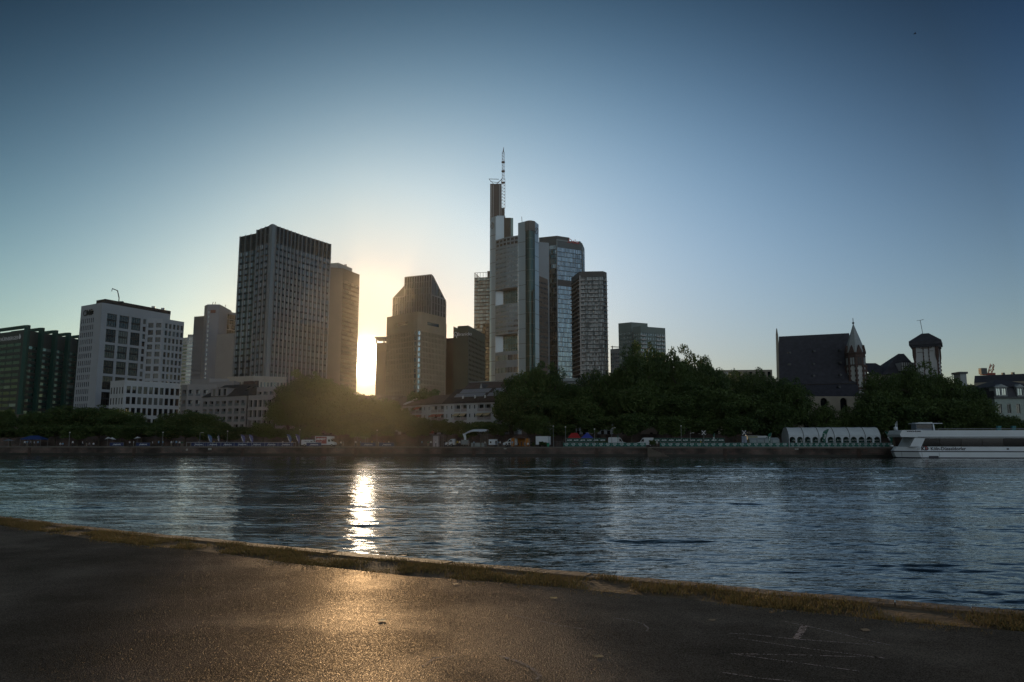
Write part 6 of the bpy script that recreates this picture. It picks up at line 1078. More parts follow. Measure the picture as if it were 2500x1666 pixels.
# vehicles
M_vw = mat('white_van_paint', (.62, .66, .70), .35, var=.04, vscale=.5); M_ty = mat('tyre_rubber', (.015, .015, .015), .9, var=0); M_rim = mat('wheel_rim', (.3, .3, .3), .4, .6, var=0); M_gl = glass('car_glass', (.01, .012, .014), (.35, .38, .4), .1, .25, cprob=0); M_lamp = mat('lamp_lens', (.7, .7, .66), .2, var=0); M_tl = mat('tail_lens', (.4, .02, .01), .3, var=0)
def van(px, bk_, label, L_=5.6, H_=2.4, paint=M_vw, flip=False, box=None, txt=None, group='parked vans on the quay', W_=2.0, side=None, name='parked_van', boxm=None):
    r = qroot(name, px, bk_, label, 'van' if box is None else 'truck', group); S_ = (lambda x: L_ - x) if flip else (lambda x: x)
    prof = [(0, .45), (0, 1.0), (.25, 1.15), (1.1, 1.35), (1.75, H_ - .15), (2.2, H_), (L_ - .15, H_), (L_, H_ - .3), (L_, .45)] if box is None else [(0, .45), (0, 1.0), (.25, 1.2), (.9, 1.4), (1.35, 2.15), (1.55, 2.25), (2.1, 2.25), (2.1, .7), (L_, .7), (L_, .45)]
    o = MB(); A = [(S_(x), 0, z) for x, z in prof]; B = [(S_(x), W_, z) for x, z in prof]; o.face(A if not flip else A[::-1]); o.face(B[::-1] if not flip else B)
    for k in range(len(prof)): k2 = (k + 1) % len(prof); o.face([A[k], B[k], B[k2], A[k2]])
    body = o.build('body', paint, r)
    if box is not None:
        o = MB(); x0, x1 = sorted((S_(box[0]), S_(L_))); o.obox((x0, -.08, .72), (x1 - x0, 0, 0), (0, W_ + .16, 0), (0, 0, box[1] - .72)); o.build('cargo_box', boxm or paint, r)
    for sx in (.95 if box is None else .8, L_ - 1.0):
        wl = MB(); wl.tube((S_(sx), -.03, .36), (S_(sx), .22, .36), .36, n=14); w_ = wl.build('wheel', M_ty, r); rm = MB(); rm.tube((S_(sx), -.05, .36), (S_(sx), -.02, .36), .2, n=10); rm.build('rim', M_rim, w_)
        wl = MB(); wl.tube((S_(sx), W_ - .22, .36), (S_(sx), W_ + .03, .36), .36, n=14); wl.build('wheel', M_ty, r)
    o = MB(); top = H_ - .35 if box is None else 2.05
    o.face([(S_(1.25), -.012, 1.4), (S_(2.15 if box is None else 1.9), -.012, 1.4), (S_(2.15 if box is None else 1.9), -.012, top), (S_(1.75 if box is None else 1.45), -.012, top)][::1 if not flip else -1], 0, .3); o.build('side_window', M_gl, r)
    o = MB(); za, zb = (1.4, H_ - .2) if box is None else (1.45, 2.1); xa, xb = (1.1, 1.72) if box is None else (.9, 1.32); o.face([(S_(xa) + (-.02 if not flip else .02), .12, za), (S_(xa) + (-.02 if not flip else .02), W_ - .12, za), (S_(xb) + (-.02 if not flip else .02), W_ - .2, zb), (S_(xb) + (-.02 if not flip else .02), .2, zb)], 0, .3); o.build('windscreen', M_gl, r)
    if side:
        for xa, xb in side: o = MB(); o.face([(S_(xa), -.013, 1.45), (S_(xb), -.013, 1.45), (S_(xb), -.013, H_ - .4), (S_(xa), -.013, H_ - .4)][::1 if not flip else -1], 0, .5); o.build('side_window', M_gl, r)
    for y in (.1, W_ - .35): o = MB(); x = S_(0) + (-.03 if not flip else .0); o.obox((x, y, .8), (.03, 0, 0), (0, .25, 0), (0, 0, .18)); o.build('headlight', M_lamp, r)
    o = MB(); x = S_(L_) + (0 if not flip else -.03); o.obox((x, .05, 1.0), (.03, 0, 0), (0, .12, 0), (0, 0, .35)); o.build('tail_light', M_tl, r)
    o = MB(); x0, x1 = sorted((S_(0), S_(L_))); o.obox((x0 - .06, -.01, .38), (x1 - x0 + .12, 0, 0), (0, W_ + .02, 0), (0, 0, .14)); o.build('bumper', M_dgrey, r)
    return r
van(735, 3.5, 'white van with dark rear side windows beside the red truck', L_=px_to_m(735, 775, 3.5), H_=1.95, side=[(.5, 1.0), (2.4, 3.0), (3.1, 3.9)], flip=True)
r = van(769, 4.4, 'red-sided camper truck with white cab and large white lettering', L_=px_to_m(769, 808, 4.4) + 1, H_=2.6, box=(2.1, 2.95), flip=True, name='parked_truck', boxm=M_vw)
Lb = px_to_m(769, 808, 4.4) + 1; o = MB(); o.obox((.2, -.11, .85), (Lb - 2.5, 0, 0), (0, .02, 0), (0, 0, 1.95)); o.build('side_panel', mat('wine_red_panel', (.26, .05, .05), .5, var=.05), r); t = text_mb('ARNDT', .82, (.35, -.13, 1.85), UX, UYn, bold=.03, ext=.02); merge(t, text_mb('Reisemobile', .3, (.6, -.13, 1.25), UX, UYn, ext=.02)); t.build('lettering', M_wt, r)
o = MB(); o.obox((Lb - 2.3, -.02, 2.3), (1.5, 0, 0), (0, 2.0, 0), (0, 0, .62)); o.build('overcab', M_vw, r)
van(1085, 11, 'white van parked behind people, left of the sail canopy', L_=px_to_m(1087, 1112, 11), H_=2.2, flip=False)
van(1228, 5, 'white van with sloping nose left of the orange stall', L_=px_to_m(1228, 1262, 5), H_=2.3)
van(1485, 10, 'white delivery van behind bushes left of the quay stairs', L_=px_to_m(1485, 1531, 10), H_=2.6, flip=True)
van(1553, 9, 'white delivery van facing left above the quay stairs gap', L_=px_to_m(1553, 1597, 9), H_=2.5)
van(1845, 12, 'white van roof behind the storage tent', L_=px_to_m(1858, 1904, 12), H_=3.0, flip=True)
# box trailer and container
r = qroot('box_trailer', 1308, 6, 'tall white box trailer behind palm-like shrubs', 'trailer'); L_ = px_to_m(1308, 1344, 6); o = MB(); o.obox((0, 0, .6), (L_ * .82, 0, 0), (0, 2.4, 0), (0, 0, 2.3)); o.build('cargo_box', M_vw, r); o = MB(); o.obox((L_ * .82 + .02, .1, .6), (L_ * .17, 0, 0), (0, 2.2, 0), (0, 0, 2.25)); o.build('front_panel', mat('grey_white', (.42, .48, .52), .5, var=.05), r); o = MB(); o.obox((-.2, .2, .4), (L_ + .2, 0, 0), (0, 2, 0), (0, 0, .18)); o.build('chassis', M_dgrey, r)
for s in (.3, .62): wl = MB(); wl.tube((L_ * s, -.03, .36), (L_ * s, .25, .36), .36, n=12); wl.build('wheel', M_ty, r)
r = qroot('kiosk_container', 1057, 9, 'pale upright kiosk container with thin flat roof', 'container'); o = MB(); o.obox((0, 0, 0), (1.5, 0, 0), (0, 2, 0), (0, 0, 3.0)); o.build('body', mat('pale_pink_panel', (.40, .35, .36), .6, var=.05), r); o = MB(); o.obox((-.5, -.1, 3.02), (3.3, 0, 0), (0, 2.4, 0), (0, 0, .1)); o.build('roof', M_pole, r); o = MB(); o.tube((2.6, 0, 0), (2.6, 0, 3.02), .05, n=5); o.tube((2.6, 2, 0), (2.6, 2, 3.02), .05, n=5); o.build('post', M_pole, r)
r = qroot('ticket_booth', 1193, 4, 'small white ticket booth right of the sail canopy', 'booth'); o = MB(); o.obox((0, 0, .55), (1.2, 0, 0), (0, 1.4, 0), (0, 0, 1.5)); o.obox((1.25, 0, .55), (1.0, 0, 0), (0, 1.4, 0), (0, 0, 1.5)); o.build('body', M_vw, r); o = MB(); o.obox((.35, -.02, 1.0), (.4, 0, 0), (0, .02, 0), (0, 0, .5)); o.build('window', M_gl, r); o = MB(); [o.obox((x, .2, 0), (.12, 0, 0), (0, .12, 0), (0, 0, .56)) for x in (.1, .95, 2.0)]; o.build('leg', M_dgrey, r)
# sail canopy
r = qroot('sail_canopy', 1130, 5, 'curved white sail canopy on timber posts over a bar', 'canopy'); L_ = px_to_m(1131, 1189, 5); H_ = 4.9; o = MB(); nu, nv_ = 12, 5
def sail(u_, v_): x = L_ * u_; y = 5 * v_; top = H_ * (.76 + .24 * math.sin(min(1, u_ * 2.1) * math.pi / 2)) - .25 * max(0, u_ - .9) * 10 * .4; return Vector((x, y, top - 1.25 * (1 - math.sin(math.pi * (.12 + .8 * v_))) * (.9 if u_ < .95 else .5)))
for i in range(nu):
    for j in range(nv_): o.face([sail(i / nu, j / nv_), sail((i + 1) / nu, j / nv_), sail((i + 1) / nu, (j + 1) / nv_), sail(i / nu, (j + 1) / nv_)])
o.build('sail', mat('white_sail', (.62, .70, .74), .7, var=.08, vscale=1), r, smooth=True); o = MB()
for x in (.1, L_ * .74, L_ * .92): o.tube((x, .6, 0), (x, .6, H_ * .8), .13, n=6); o.tube((x, 4.2, 0), (x, 4.2, H_ * .85), .13, n=6)
o.tube((L_ * .74, .6, 3.2), (L_ * .62, .6, 4.1), .08, n=5); o.build('post', mat('grey_timber', (.16, .14, .11), .9, var=.2), r); o = MB()
prev = None
for k in range(7): t = k / 6; p = Vector((.25 + .35 * math.sin(t * 3), .2, 3.6 - 2.9 * t)); w0 = .28 + .35 * (t - .5) ** 2 * 4 * .5; cur_ = (p - Vector((w0, 0, 0)), p + Vector((w0, 0, 0))); (o.face([prev[0], prev[1], cur_[1], cur_[0]]) if prev else None); prev = cur_
o.build('sail_tail', MATS['white_sail'], r); o = MB(); o.obox((-.5, .0, .6), (2.0, 0, 0), (0, 1.2, 0), (0, 0, 1.3)); o.obox((2.2, .6, 0), (4.2, 0, 0), (0, .8, 0), (0, 0, 1.1)); o.build('bar_counter', mat('pale_counter', (.24, .27, .27), .7, var=.2), r)
# orange stall
r = qroot('orange_stall', 1248, 4, 'orange market stall tent with open front beside the white van', 'stall'); L_ = px_to_m(1248, 1291, 4); M_or = mat('orange_cloth', (.42, .15, .01), .7, var=.12, vscale=1); o = MB(); o.face([(0, .02, .1), (L_ * .2, .02, .1), (L_ * .2, .02, 2.35), (0, .02, 2.35)]); o.face([(L_ * .82, .02, .1), (L_, .02, .1), (L_, .02, 2.3), (L_ * .82, .02, 2.3)]); o.face([(0, 3, .1), (L_, 3, .1), (L_, 3, 2.3), (0, 3, 2.3)]); o.face([(0, 0, .1), (0, 3, .1), (0, 3, 2.3), (0, 0, 2.3)]); o.build('side_cloth', M_or, r); o = MB(); ap = (L_ / 2, 1.5, 3.5); q4 = [(-.1, -.1, 2.35), (L_ + .1, -.1, 2.35), (L_ + .1, 3.1, 2.35), (-.1, 3.1, 2.35)]; [o.face([q4[k], q4[(k + 1) % 4], ap]) for k in range(4)]; o.build('roof', mat('dark_orange_roof', (.07, .04, .03), .8, var=.2), r); o = MB(); [o.tube((x, y, 0), (x, y, 2.4), .05, n=5) for x in (0, L_ * .2, L_ * .8, L_) for y in (0, 3)]; o.build('post', M_pole, r)
# pop-up tents
def popup(px0, px1, bk_, m, label, H_=3.4, flat=0):
    r = qroot('popup_tent', px0, bk_, label, 'pop-up tent', 'pop-up tents on the quay'); L_ = px_to_m(px0, px1, bk_); o = MB(); q4 = [(0, 0, 2.25), (L_, 0, 2.25), (L_, 3, 2.25), (0, 3, 2.25)]; a0, a1 = (L_ * (.5 - flat), 1.5, H_), (L_ * (.5 + flat), 1.5, H_)
    o.face([q4[0], q4[1], a1, a0]); o.face([q4[1], q4[2], a1]); o.face([q4[2], q4[3], a0, a1]); o.face([q4[3], q4[0], a0]); [o.face([(x0, y0, 2.0), (x1, y1, 2.0), (x1, y1, 2.25), (x0, y0, 2.25)]) for (x0, y0), (x1, y1) in (((0, 0), (L_, 0)), ((L_, 0), (L_, 3)), ((0, 3), (0, 0)))]; o.build('canopy', m, r); o = MB(); [o.tube((x, y, 0), (x, y, 2.25), .04, n=5) for x in (.03, L_ - .03) for y in (.03, 2.97)]; o.build('leg', M_pole, r); return r
popup(1385, 1419, 7, mat('red_tent', (.35, .02, .02), .7, var=.08), 'red pop-up tent beside the blue one', 3.8, .22); popup(1417, 1450, 6, mat('blue_tent', (.04, .06, .35), .7, var=.08), 'blue pop-up tent right of the red one', 3.9, .02)
popup(48, 98, 3, mat('navy_blue_tent', (.02, .05, .18), .7, var=.08), 'wide dark blue pop-up canopy at the far left with people beneath', 3.2, .2)
def parasol(px, bk_, m, label, h=2.7, rr_=1.7, tilt=0):
    r = qroot('parasol', px, bk_, label, 'parasol', 'parasols on the quay'); o = MB(); o.tube((0, 0, 0), (0, 0, h), .035, n=5); o.build('pole', M_pole, r); o = MB(); n = 8; rim = [(rr_ * math.cos(k * math.pi / 4 + .3), rr_ * math.sin(k * math.pi / 4 + .3), h - .55 + tilt * math.cos(k * math.pi / 4)) for k in range(n)]; [o.face([rim[k], rim[(k + 1) % n], (0, 0, h)]) for k in range(n)]; o.build('canopy', m, r); return r
parasol(20, 1.5, mat('grey_blue_parasol', (.16, .19, .22), .8, var=.1), 'dull grey-blue parasol near the left picture edge', 2.2, 1.6); M_pw = mat('white_parasol', (.6, .6, .6), .8, var=.05); parasol(262, 2, M_pw, 'white tilted parasol above the lone left blue banner', 2.8, .9, .2); parasol(273, 3, M_pw, 'larger white parasol right beside the tilted one', 2.7, 1.1, -.15); parasol(334, 2.5, M_pw, 'white parasol standing apart over the second blue banner', 2.9, 1.0, .15)
# frame gate, poles, lamps, signs
r = qroot('frame_gate', 866, 5, 'empty metal frame gate left of the light post under the sun', 'frame'); L_ = px_to_m(866, 892, 5); o = MB(); [o.tube((x, y, 0), (x, y, 2.7), .05, n=5) for x in (0, L_) for y in (0, 2)]; [o.tube((0, y, 2.7), (L_, y, 2.7), .05, n=5) for y in (0, 2)]; o.build('frame', M_pole, r)
def lamp(px, bk_, h, label, kind=0):
    r = qroot('street_lamp', px, bk_, label, 'street lamp', 'lamp posts on the quay'); o = MB(); o.tube((0, 0, 0), (0, 0, h), .07, .05, n=6); o.build('pole', M_pole, r); o = MB()
    if kind == 0: o.tube((0, 0, h), (0, 0, h + .1), .12, .28, n=8); o.ball((0, 0, h + .18), .2, .2, .18, 8, 5)
    else: o.tube((0, 0, h), (.75, 0, h + .15), .04, n=5); o.obox((.55, -.1, h + .08), (.5, 0, 0), (0, .2, 0), (0, 0, .1))
    o.build('lamp_head', M_lamp, r)
for px, h, lb, k in ((168, 3.9, 'lamp post left of the parasols, under dark trees', 0), (396, 3.9, 'lamp post beside people left of the blue banner run', 0), (487, 3.9, 'lamp post with side arm left of the first blue flag', 1), (554, 4.2, 'lamp post between the narrow flag and twin flags', 0), (731, 4.6, 'lamp post directly left of the white van', 0), (920, 4.4, 'lamp post under the sun', 0), (1351, 5.4, 'tall lamp post right of the box trailer', 0), (1381, 5.2, 'lamp post left of the red tent', 0), (1452, 4.6, 'lamp post right of the blue tent', 0), (1494, 5.0, 'T-shaped lamp post above the white delivery van', 1), (1664, 5.4, 'slim lamp post left of the first X board', 0), (1686, 3.6, 'short T-shaped post beside the first X board', 1)): lamp(px, 3.2, h, lb, k)
for px, lb in ((1719, 'navigation board with white X, left one'), (1818, 'navigation board with white X beside a box, right one')):
    r = qroot('navigation_board', px, 2.0, lb, 'sign', 'navigation boards'); o = MB(); o.tube((0, .06, 0), (0, .06, 4.2), .07, n=5); o.build('pole', M_pole, r); o = MB(); o.obox((-.65, 0, 3.1), (1.3, 0, 0), (0, .05, 0), (0, 0, 1.3)); o.build('board', M_black, r); o = MB(); [o.obox((s * .45 - .09, -.03, 3.2), (.18, 0, 0), (0, .02, 0), (-s * .9, 0, 1.1)) for s in (-1, 1)]; o.build('cross', M_sign, r)
r = qroot('switch_cabinet', 1812, 2.4, 'pale blue cabinet under the right X board', 'cabinet'); o = MB(); o.obox((0, 0, 0), (1.25, 0, 0), (0, .8, 0), (0, 0, 2.9)); o.build('body', mat('pale_blue_cabinet', (.28, .33, .42), .6, var=.08), r)
r = qroot('waste_bin', 1338, .8, 'bright green waste bin on the quay edge', 'bin'); o = MB(); o.tube((0, 0, .1), (0, 0, 1.0), .34, .38, n=10); o.build('body', mat('bright_green_plastic', (.02, .25, .14), .5, var=.05), r); o = MB(); o.tube((0, 0, 1.0), (0, 0, 1.12), .4, .3, n=10); o.build('lid', M_dgrey, r)
for px, y0, w_, lb in ((508.5, 1095, 1.0, 'small white plate on the quay wall under the third blue banner'), (1940, 1094, .9, 'white square plate on the quay wall under the marquee'), (454.5, 1096.5, .55, 'tiny white plate on the wall left of the plate below the banners'), (1230, 1093, .7, 'white oval plate on the wall below the white van nose')):
    r = qroot('wall_plate', px, -.10, lb, 'sign', 'plates on the quay wall', z=0); z0 = at(px, y0 + 4, quay(px, 0).y).z; o = MB(); o.obox((0, 0, z0), (w_, 0, 0), (0, .04, 0), (0, 0, .5)); o.build('plate', mat('dull_white_plate', (.5, .5, .46), .7, var=.05), r); o = MB(); [o.obox((w_ * .15, -.012, z0 + .12 + .14 * k), (w_ * .7, 0, 0), (0, .01, 0), (0, 0, .05)) for k in range(2)]; o.build('marking', M_black, r)
# quay stairs cut beside the wall
r = qroot('quay_stairs', 1580, -.05, 'stone stairs leading down the quay wall between the green banners', 'stairs', z=0); o = MB(); L_ = px_to_m(1580, 1632, 0)
for k in range(10): o.obox((L_ * k / 10, -1.1, -.5), (L_ / 10 - .005, 0, 0), (0, 1.1, 0), (0, 0, QZ + .4 - k * .24))
o.build('steps', mat('stair_stone', (.13, .11, .09), .9, var=.2), r)
r = qroot('rope_barrier', 1352, .7, 'thin wire fence between lamp post and green banners', 'fence'); L_ = px_to_m(1352, 1375, .7); o = MB(); [o.tube((L_ * k / 3, 0, 0), (L_ * k / 3, 0, 1.5), .03, n=4) for k in range(4)]; [o.tube((0, 0, z), (L_, 0, z), .02, n=4) for z in (.5, 1, 1.5)]; o.build('rail', M_pole, r)
# potted shrubs
def shrub(px, bk_, h, w_, label):
    r = qroot('shrub', px, bk_, label, 'shrub', 'shrubs on the quay'); c = bpy.data.objects.new('foliage', CR_[4]); COL.objects.link(c); c.parent = r; c.scale = (w_ / 2, w_ / 2, h / 2.0); c.location = (0, 0, h * .55); o = MB(); [o.tube((0, 0, 0), (math.cos(a) * w_ * .2, math.sin(a) * w_ * .2, h * .6), .03, n=4) for a in (0, 2, 4)]; o.build('stem', M_bark, r)
for px, h, w_, lb in ((1322, 1.6, 1.6, 'dark shrub before the box trailer'), (1331, 1.4, 1.2, 'smaller dark shrub between box trailer and bin'), (1462, 1.7, 2.2, 'shrub right of the blue tent'), (1478, 1.8, 1.8, 'shrub at the front of the white delivery van'), (1300, 1.3, 1.5, 'low shrub between orange stall and box trailer'), (1593, 2.0, 2.0, 'shrub at the head of the quay stairs')): shrub(px, 2.6, h, w_, lb)
# ================================================================== PEOPLE
def person_mesh(pose):
    """one continuous skinned figure about 1.75 m tall; material slots: skin, top, trousers, hair"""
    J = {'pel': (0, 0, .95, .14), 'wst': (0, 0, 1.12, .125), 'chs': (0, 0, 1.34, .155), 'nek': (0, 0, 1.50, .06), 'hdb': (0, -.01, 1.58, .085), 'hdt': (0, 0, 1.68, .09), 'nos': (0, -.09, 1.60, .03)}
    E = [('pel', 'wst'), ('wst', 'chs'), ('chs', 'nek'), ('nek', 'hdb'), ('hdb', 'hdt'), ('hdb', 'nos')]
    for s, sd_ in ((1, 'r'), (-1, 'l')):
        sh = (.18 * s, 0, 1.42, .065); J['sh' + sd_] = sh
        if pose == 'stand': el, wr, hd = (.24 * s, .02, 1.16), (.25 * s, -.04, .92), (.25 * s, -.07, .83); kn, an, to = (.10 * s, -.01, .50), (.11 * s, .02, .09), (.12 * s, -.13, .04)
        elif pose == 'walk': el, wr, hd = (.24 * s, .10 * s, 1.17), (.24 * s, .02 + .16 * s, .95), (.24 * s, .18 * s, .87); kn, an, to = (.09 * s, -.20 * s, .52), (.09 * s, -.20 * s + .12, .12), (.10 * s, -.20 * s, .05)
        elif pose == 'arms': el, wr, hd = (.27 * s, -.08, 1.20), (.18 * s, -.26, 1.24), (.13 * s, -.33, 1.30); kn, an, to = (.10 * s, -.01, .50), (.12 * s, .02, .09), (.13 * s, -.13, .04)
        else: el, wr, hd = (.25 * s, -.05, .62), (.2 * s, -.25, .55), (.17 * s, -.34, .55); kn, an, to = (.13 * s, -.42, .50), (.13 * s, -.45, .10), (.13 * s, -.60, .05)
        J['el' + sd_] = (*el, .045); J['wr' + sd_] = (*wr, .032); J['hd' + sd_] = (*hd, .035); J['hp' + sd_] = (.09 * s, 0, .88, .095); J['kn' + sd_] = (*kn, .062); J['an' + sd_] = (*an, .042); J['to' + sd_] = (*to, .04)
        E += [('chs', 'sh' + sd_), ('sh' + sd_, 'el' + sd_), ('el' + sd_, 'wr' + sd_), ('wr' + sd_, 'hd' + sd_), ('pel', 'hp' + sd_), ('hp' + sd_, 'kn' + sd_), ('kn' + sd_, 'an' + sd_), ('an' + sd_, 'to' + sd_)]
        for k in range(5):   # fingers and thumb
            h = Vector(hd); dv = (h - Vector(wr)).normalized(); sdv = dv.cross(Vector((1, 0, 0)) if abs(dv.x) < .8 else Vector((0, 1, 0))).normalized(); b = h + sdv * (.012 * (k - 2)); e = b + dv * (.075 if k else .045) * (1 - .1 * abs(k - 2)) + (sdv * -.04 if k == 0 else Vector((0, 0, 0))); J['f%d%s' % (k, sd_)] = (*e, .009); E.append(('hd' + sd_, 'f%d%s' % (k, sd_)))
    if pose == 'sit':
        for k in list(J):
            if k[:2] in ('pe', 'ws', 'ch', 'ne', 'hd', 'no', 'sh', 'hp') and k not in ('hdr', 'hdl'): x, y, z, r_ = J[k]; J[k] = (x, y, z - .42, r_)
    me = bpy.data.meshes.new('p'); nm_ = list(J); me.from_pydata([J[k][:3] for k in nm_], [(nm_.index(a), nm_.index(b)) for a, b in E], []); o = bpy.data.objects.new('p', me); COL.objects.link(o); m = o.modifiers.new('s', 'SKIN'); m.use_smooth_shade = True
    for k, v in zip(nm_, me.skin_vertices[0].data): v.radius = (J[k][3], J[k][3] * (.72 if k in ('pel', 'wst', 'chs') else 1)); v.use_root = (k == 'pel')
    o.modifiers.new('d', 'SUBSURF').levels = 1; dg = bpy.context.evaluated_depsgraph_get(); out = bpy.data.meshes.new_from_object(o.evaluated_get(dg)); bpy.data.objects.remove(o); out.name = 'person'; off = -.42 if pose == 'sit' else 0
    out.materials.clear()
    for k in range(4): out.materials.append(None)
    for p in out.polygons:
        c = p.center; z = c.z - off; hand = (Vector((abs(c.x), c.y, c.z)) - Vector((abs(hd[0]), hd[1], hd[2]))).length < .14
        mi = 0
        if z > 1.53: mi = 3 if (z > 1.64 or c.y > .02) else 0
        elif hand or (z > 1.47): mi = 0
        elif z > .98 or (abs(c.x) > .16 and z > .80): mi = 1
        elif z > .07: mi = 2
        else: mi = 3
        p.material_index = mi; p.use_smooth = True
    return out
PM = {k: person_mesh(k) for k in ('stand', 'walk', 'arms', 'sit')}
cl = {'white': (.62, .62, .62), 'light blue': (.2, .35, .5), 'black': (.02, .02, .022), 'dark red': (.2, .03, .03), 'grey': (.2, .2, .21), 'yellow': (.5, .38, .06), 'green': (.05, .15, .08)}
MC = {k: mat('cloth_' + k.replace(' ', '_'), v, .85, var=0) for k, v in cl.items()}; M_sk = mat('skin', (.36, .21, .15), .6, var=0); M_hr = mat('dark_hair', (.03, .022, .018), .7, var=0); M_tr = mat('dark_trousers', (.03, .035, .05), .85, var=0); M_tl2 = mat('light_trousers', (.3, .27, .22), .85, var=0)
def person(px, bk_, pose, top, label, tr=M_tr, rz=0, group='people on the far quay', z=None):
    me = PM[pose]; o = bpy.data.objects.new('person', me); COL.objects.link(o); o.location = quay(px, bk_, z); o.rotation_euler = (0, 0, QROT + rz); s = random.uniform(.94, 1.05); o.scale = (s, s, s)
    for i, m in enumerate((M_sk, MC[top], tr, M_hr)): o.material_slots[i].link = 'OBJECT'; o.material_slots[i].material = m
    return tag(o, label, 'person', group)
random.seed(5)
pp = [(60, 'stand', 'white', 'left under the dark blue canopy, leftmost'), (66, 'arms', 'light blue', 'under the dark blue canopy, second from left'), (74, 'stand', 'grey', 'in the middle under the dark blue canopy'), (83, 'walk', 'white', 'under the right part of the dark blue canopy'), (92, 'stand', 'light blue', 'at the right edge of the dark blue canopy'), (147, 'sit', 'white', 'on the quay edge left of the lamp post'), (153, 'sit', 'light blue', 'second on the quay edge left of the lamp post'), (177, 'stand', 'white', 'just right of the leftmost lamp post'), (201, 'walk', 'white', 'walking between lamp post and parasols'), (211, 'stand', 'black', 'right of the walker before the parasols'), (218, 'sit', 'grey', 'seated before the parasols'), (228, 'sit', 'white', 'seated, second before the parasols'), (316, 'arms', 'white', 'with raised arms left of the third parasol'), (326, 'stand', 'white', 'below the third parasol'), (372, 'stand', 'white', 'left of the lamp post before the banner run'), (387, 'walk', 'light blue', 'walking at the lamp post before the banner run'), (397, 'stand', 'light blue', 'at the lamp post left of the banner run'), (418, 'stand', 'white', 'leftmost in the small group left of the banner run'), (423, 'arms', 'grey', 'second in the small group left of the banner run'), (430, 'stand', 'light blue', 'third in the small group left of the banner run'), (438, 'stand', 'white', 'fourth in the small group left of the banner run'), (444, 'walk', 'green', 'rightmost in the small group left of the banner run'),
      (484, 'stand', 'white', 'behind the banners near the side-arm lamp'), (522, 'stand', 'yellow', 'behind the banners between the first two flags'), (553, 'stand', 'light blue', 'behind the banners at the lamp between flags'), (605, 'walk', 'white', 'between the twin lilac flags'), (690, 'stand', 'white', 'behind the banners left of the right flag pair'), (713, 'arms', 'yellow', 'between the right flag pair'), (832, 'walk', 'white', 'right of the red truck, left one'), (838, 'stand', 'grey', 'right of the red truck, right one'), (868, 'stand', 'white', 'at the left post of the frame gate'), (880, 'arms', 'light blue', 'inside the frame gate'), (908, 'stand', 'yellow', 'left of the lamp post under the sun'), (924, 'stand', 'white', 'at the lamp post under the sun'), (937, 'walk', 'dark red', 'right of the lamp post under the sun'), (949, 'stand', 'white', 'further right of the lamp under the sun'), (1030, 'walk', 'light blue', 'left of the kiosk container'), (1045, 'stand', 'green', 'beside the kiosk container, left one'), (1052, 'stand', 'white', 'beside the kiosk container, right one'), (1064, 'arms', 'white', 'bending arms before the kiosk container'), (1085, 'stand', 'black', 'left of the white van behind the sail canopy'), (1094, 'walk', 'grey', 'before the white van, middle'), (1104, 'walk', 'white', 'striding before the white van, right'), (1117, 'stand', 'yellow', 'left of the sail canopy'), (1122, 'stand', 'white', 'at the left foot of the sail canopy'), (1144, 'stand', 'grey', 'under the sail canopy, left'), (1157, 'arms', 'light blue', 'under the sail canopy, middle'), (1184, 'stand', 'white', 'under the right end of the sail canopy'), (1211, 'stand', 'black', 'right of the ticket booth, left one'), (1216, 'arms', 'light blue', 'right of the ticket booth, middle one'), (1221, 'stand', 'white', 'right of the ticket booth, right one'), (1236, 'stand', 'white', 'before the white van nose'), (1243, 'sit', 'black', 'seated before the white van'), (1251, 'stand', 'light blue', 'at the left cloth of the orange stall'), (1259, 'sit', 'white', 'seated before the orange stall, left'), (1266, 'sit', 'black', 'seated before the orange stall, middle'), (1273, 'arms', 'black', 'standing before the orange stall, middle'), (1281, 'sit', 'grey', 'seated before the orange stall, right'), (1289, 'sit', 'white', 'seated right of the orange stall'), (1297, 'stand', 'black', 'standing right of the orange stall'), (1470, 'sit', 'white', 'above the green banners right of the blue tent'), (1604, 'walk', 'white', 'at the head of the quay stairs'), (1711, 'arms', 'yellow', 'leaning behind the banners by the left X board'), (1957, 'walk', 'white', 'in white by the second arch of the marquee'), (1940, 'arms', 'black', 'at the first arch of the marquee'), (2126, 'arms', 'black', 'at the eleventh arch of the marquee')]
for i, (px, pose, top, wh) in enumerate(pp):
    bk_ = 1.4 + (i * 37 % 10) * .16; edge_sit = pose == 'sit' and px < 160
    tr = M_tl2 if i % 4 == 1 else M_tr; verb = '' if wh.startswith(('walking', 'seated', 'striding', 'standing', 'leaning', 'bending')) else ('seated ' if pose == 'sit' else 'standing ' if pose != 'walk' else 'walking ')
    person(px, bk_, pose, top, ('person in %s top, %s%s' % (top, verb, wh)), tr, rz=random.uniform(-1.2, 1.2), z=QZ if px < 1900 else QZ)
# ================================================================== RIVER SHIP
r0 = atz(2183, 1119, 0); SH = empty('river_ship', (r0.x, r0.y, 0), 'long white passenger ship moored at the quay, bow to the left', 'ship', rz=QROT); BASE[SH.name] = Vector((0, 0, 0)); s_ = F / r0.y
mx = lambda px: (px - 2183) / s_; mz = lambda py: (1119 - py) / s_; LS, WS = 75.0, 8.0
M_shw = mat('ship_white', (.74, .80, .86), .35, var=.05, vscale=.3); M_navy = mat('ship_navy', (.012, .012, .03), .4, var=0)
def plan(z_off, bow): return [(bow + 1.6, WS * .38), (bow + 1.6, WS * .62), (bow + 6, WS), (LS, WS), (LS, 0), (bow + 6, 0)]
def hull(name, z0, z1, b0_, b1_, m, top=False):
    o = MB(); A, B = plan(0, b0_), plan(0, b1_)
    for k in range(6): k2 = (k + 1) % 6; o.face([(*A[k2], z0), (*A[k], z0), (*B[k], z1), (*B[k2], z1)])
    if top: o.face([(*p, z1) for p in B][::-1])
    return o.build(name, m, SH)
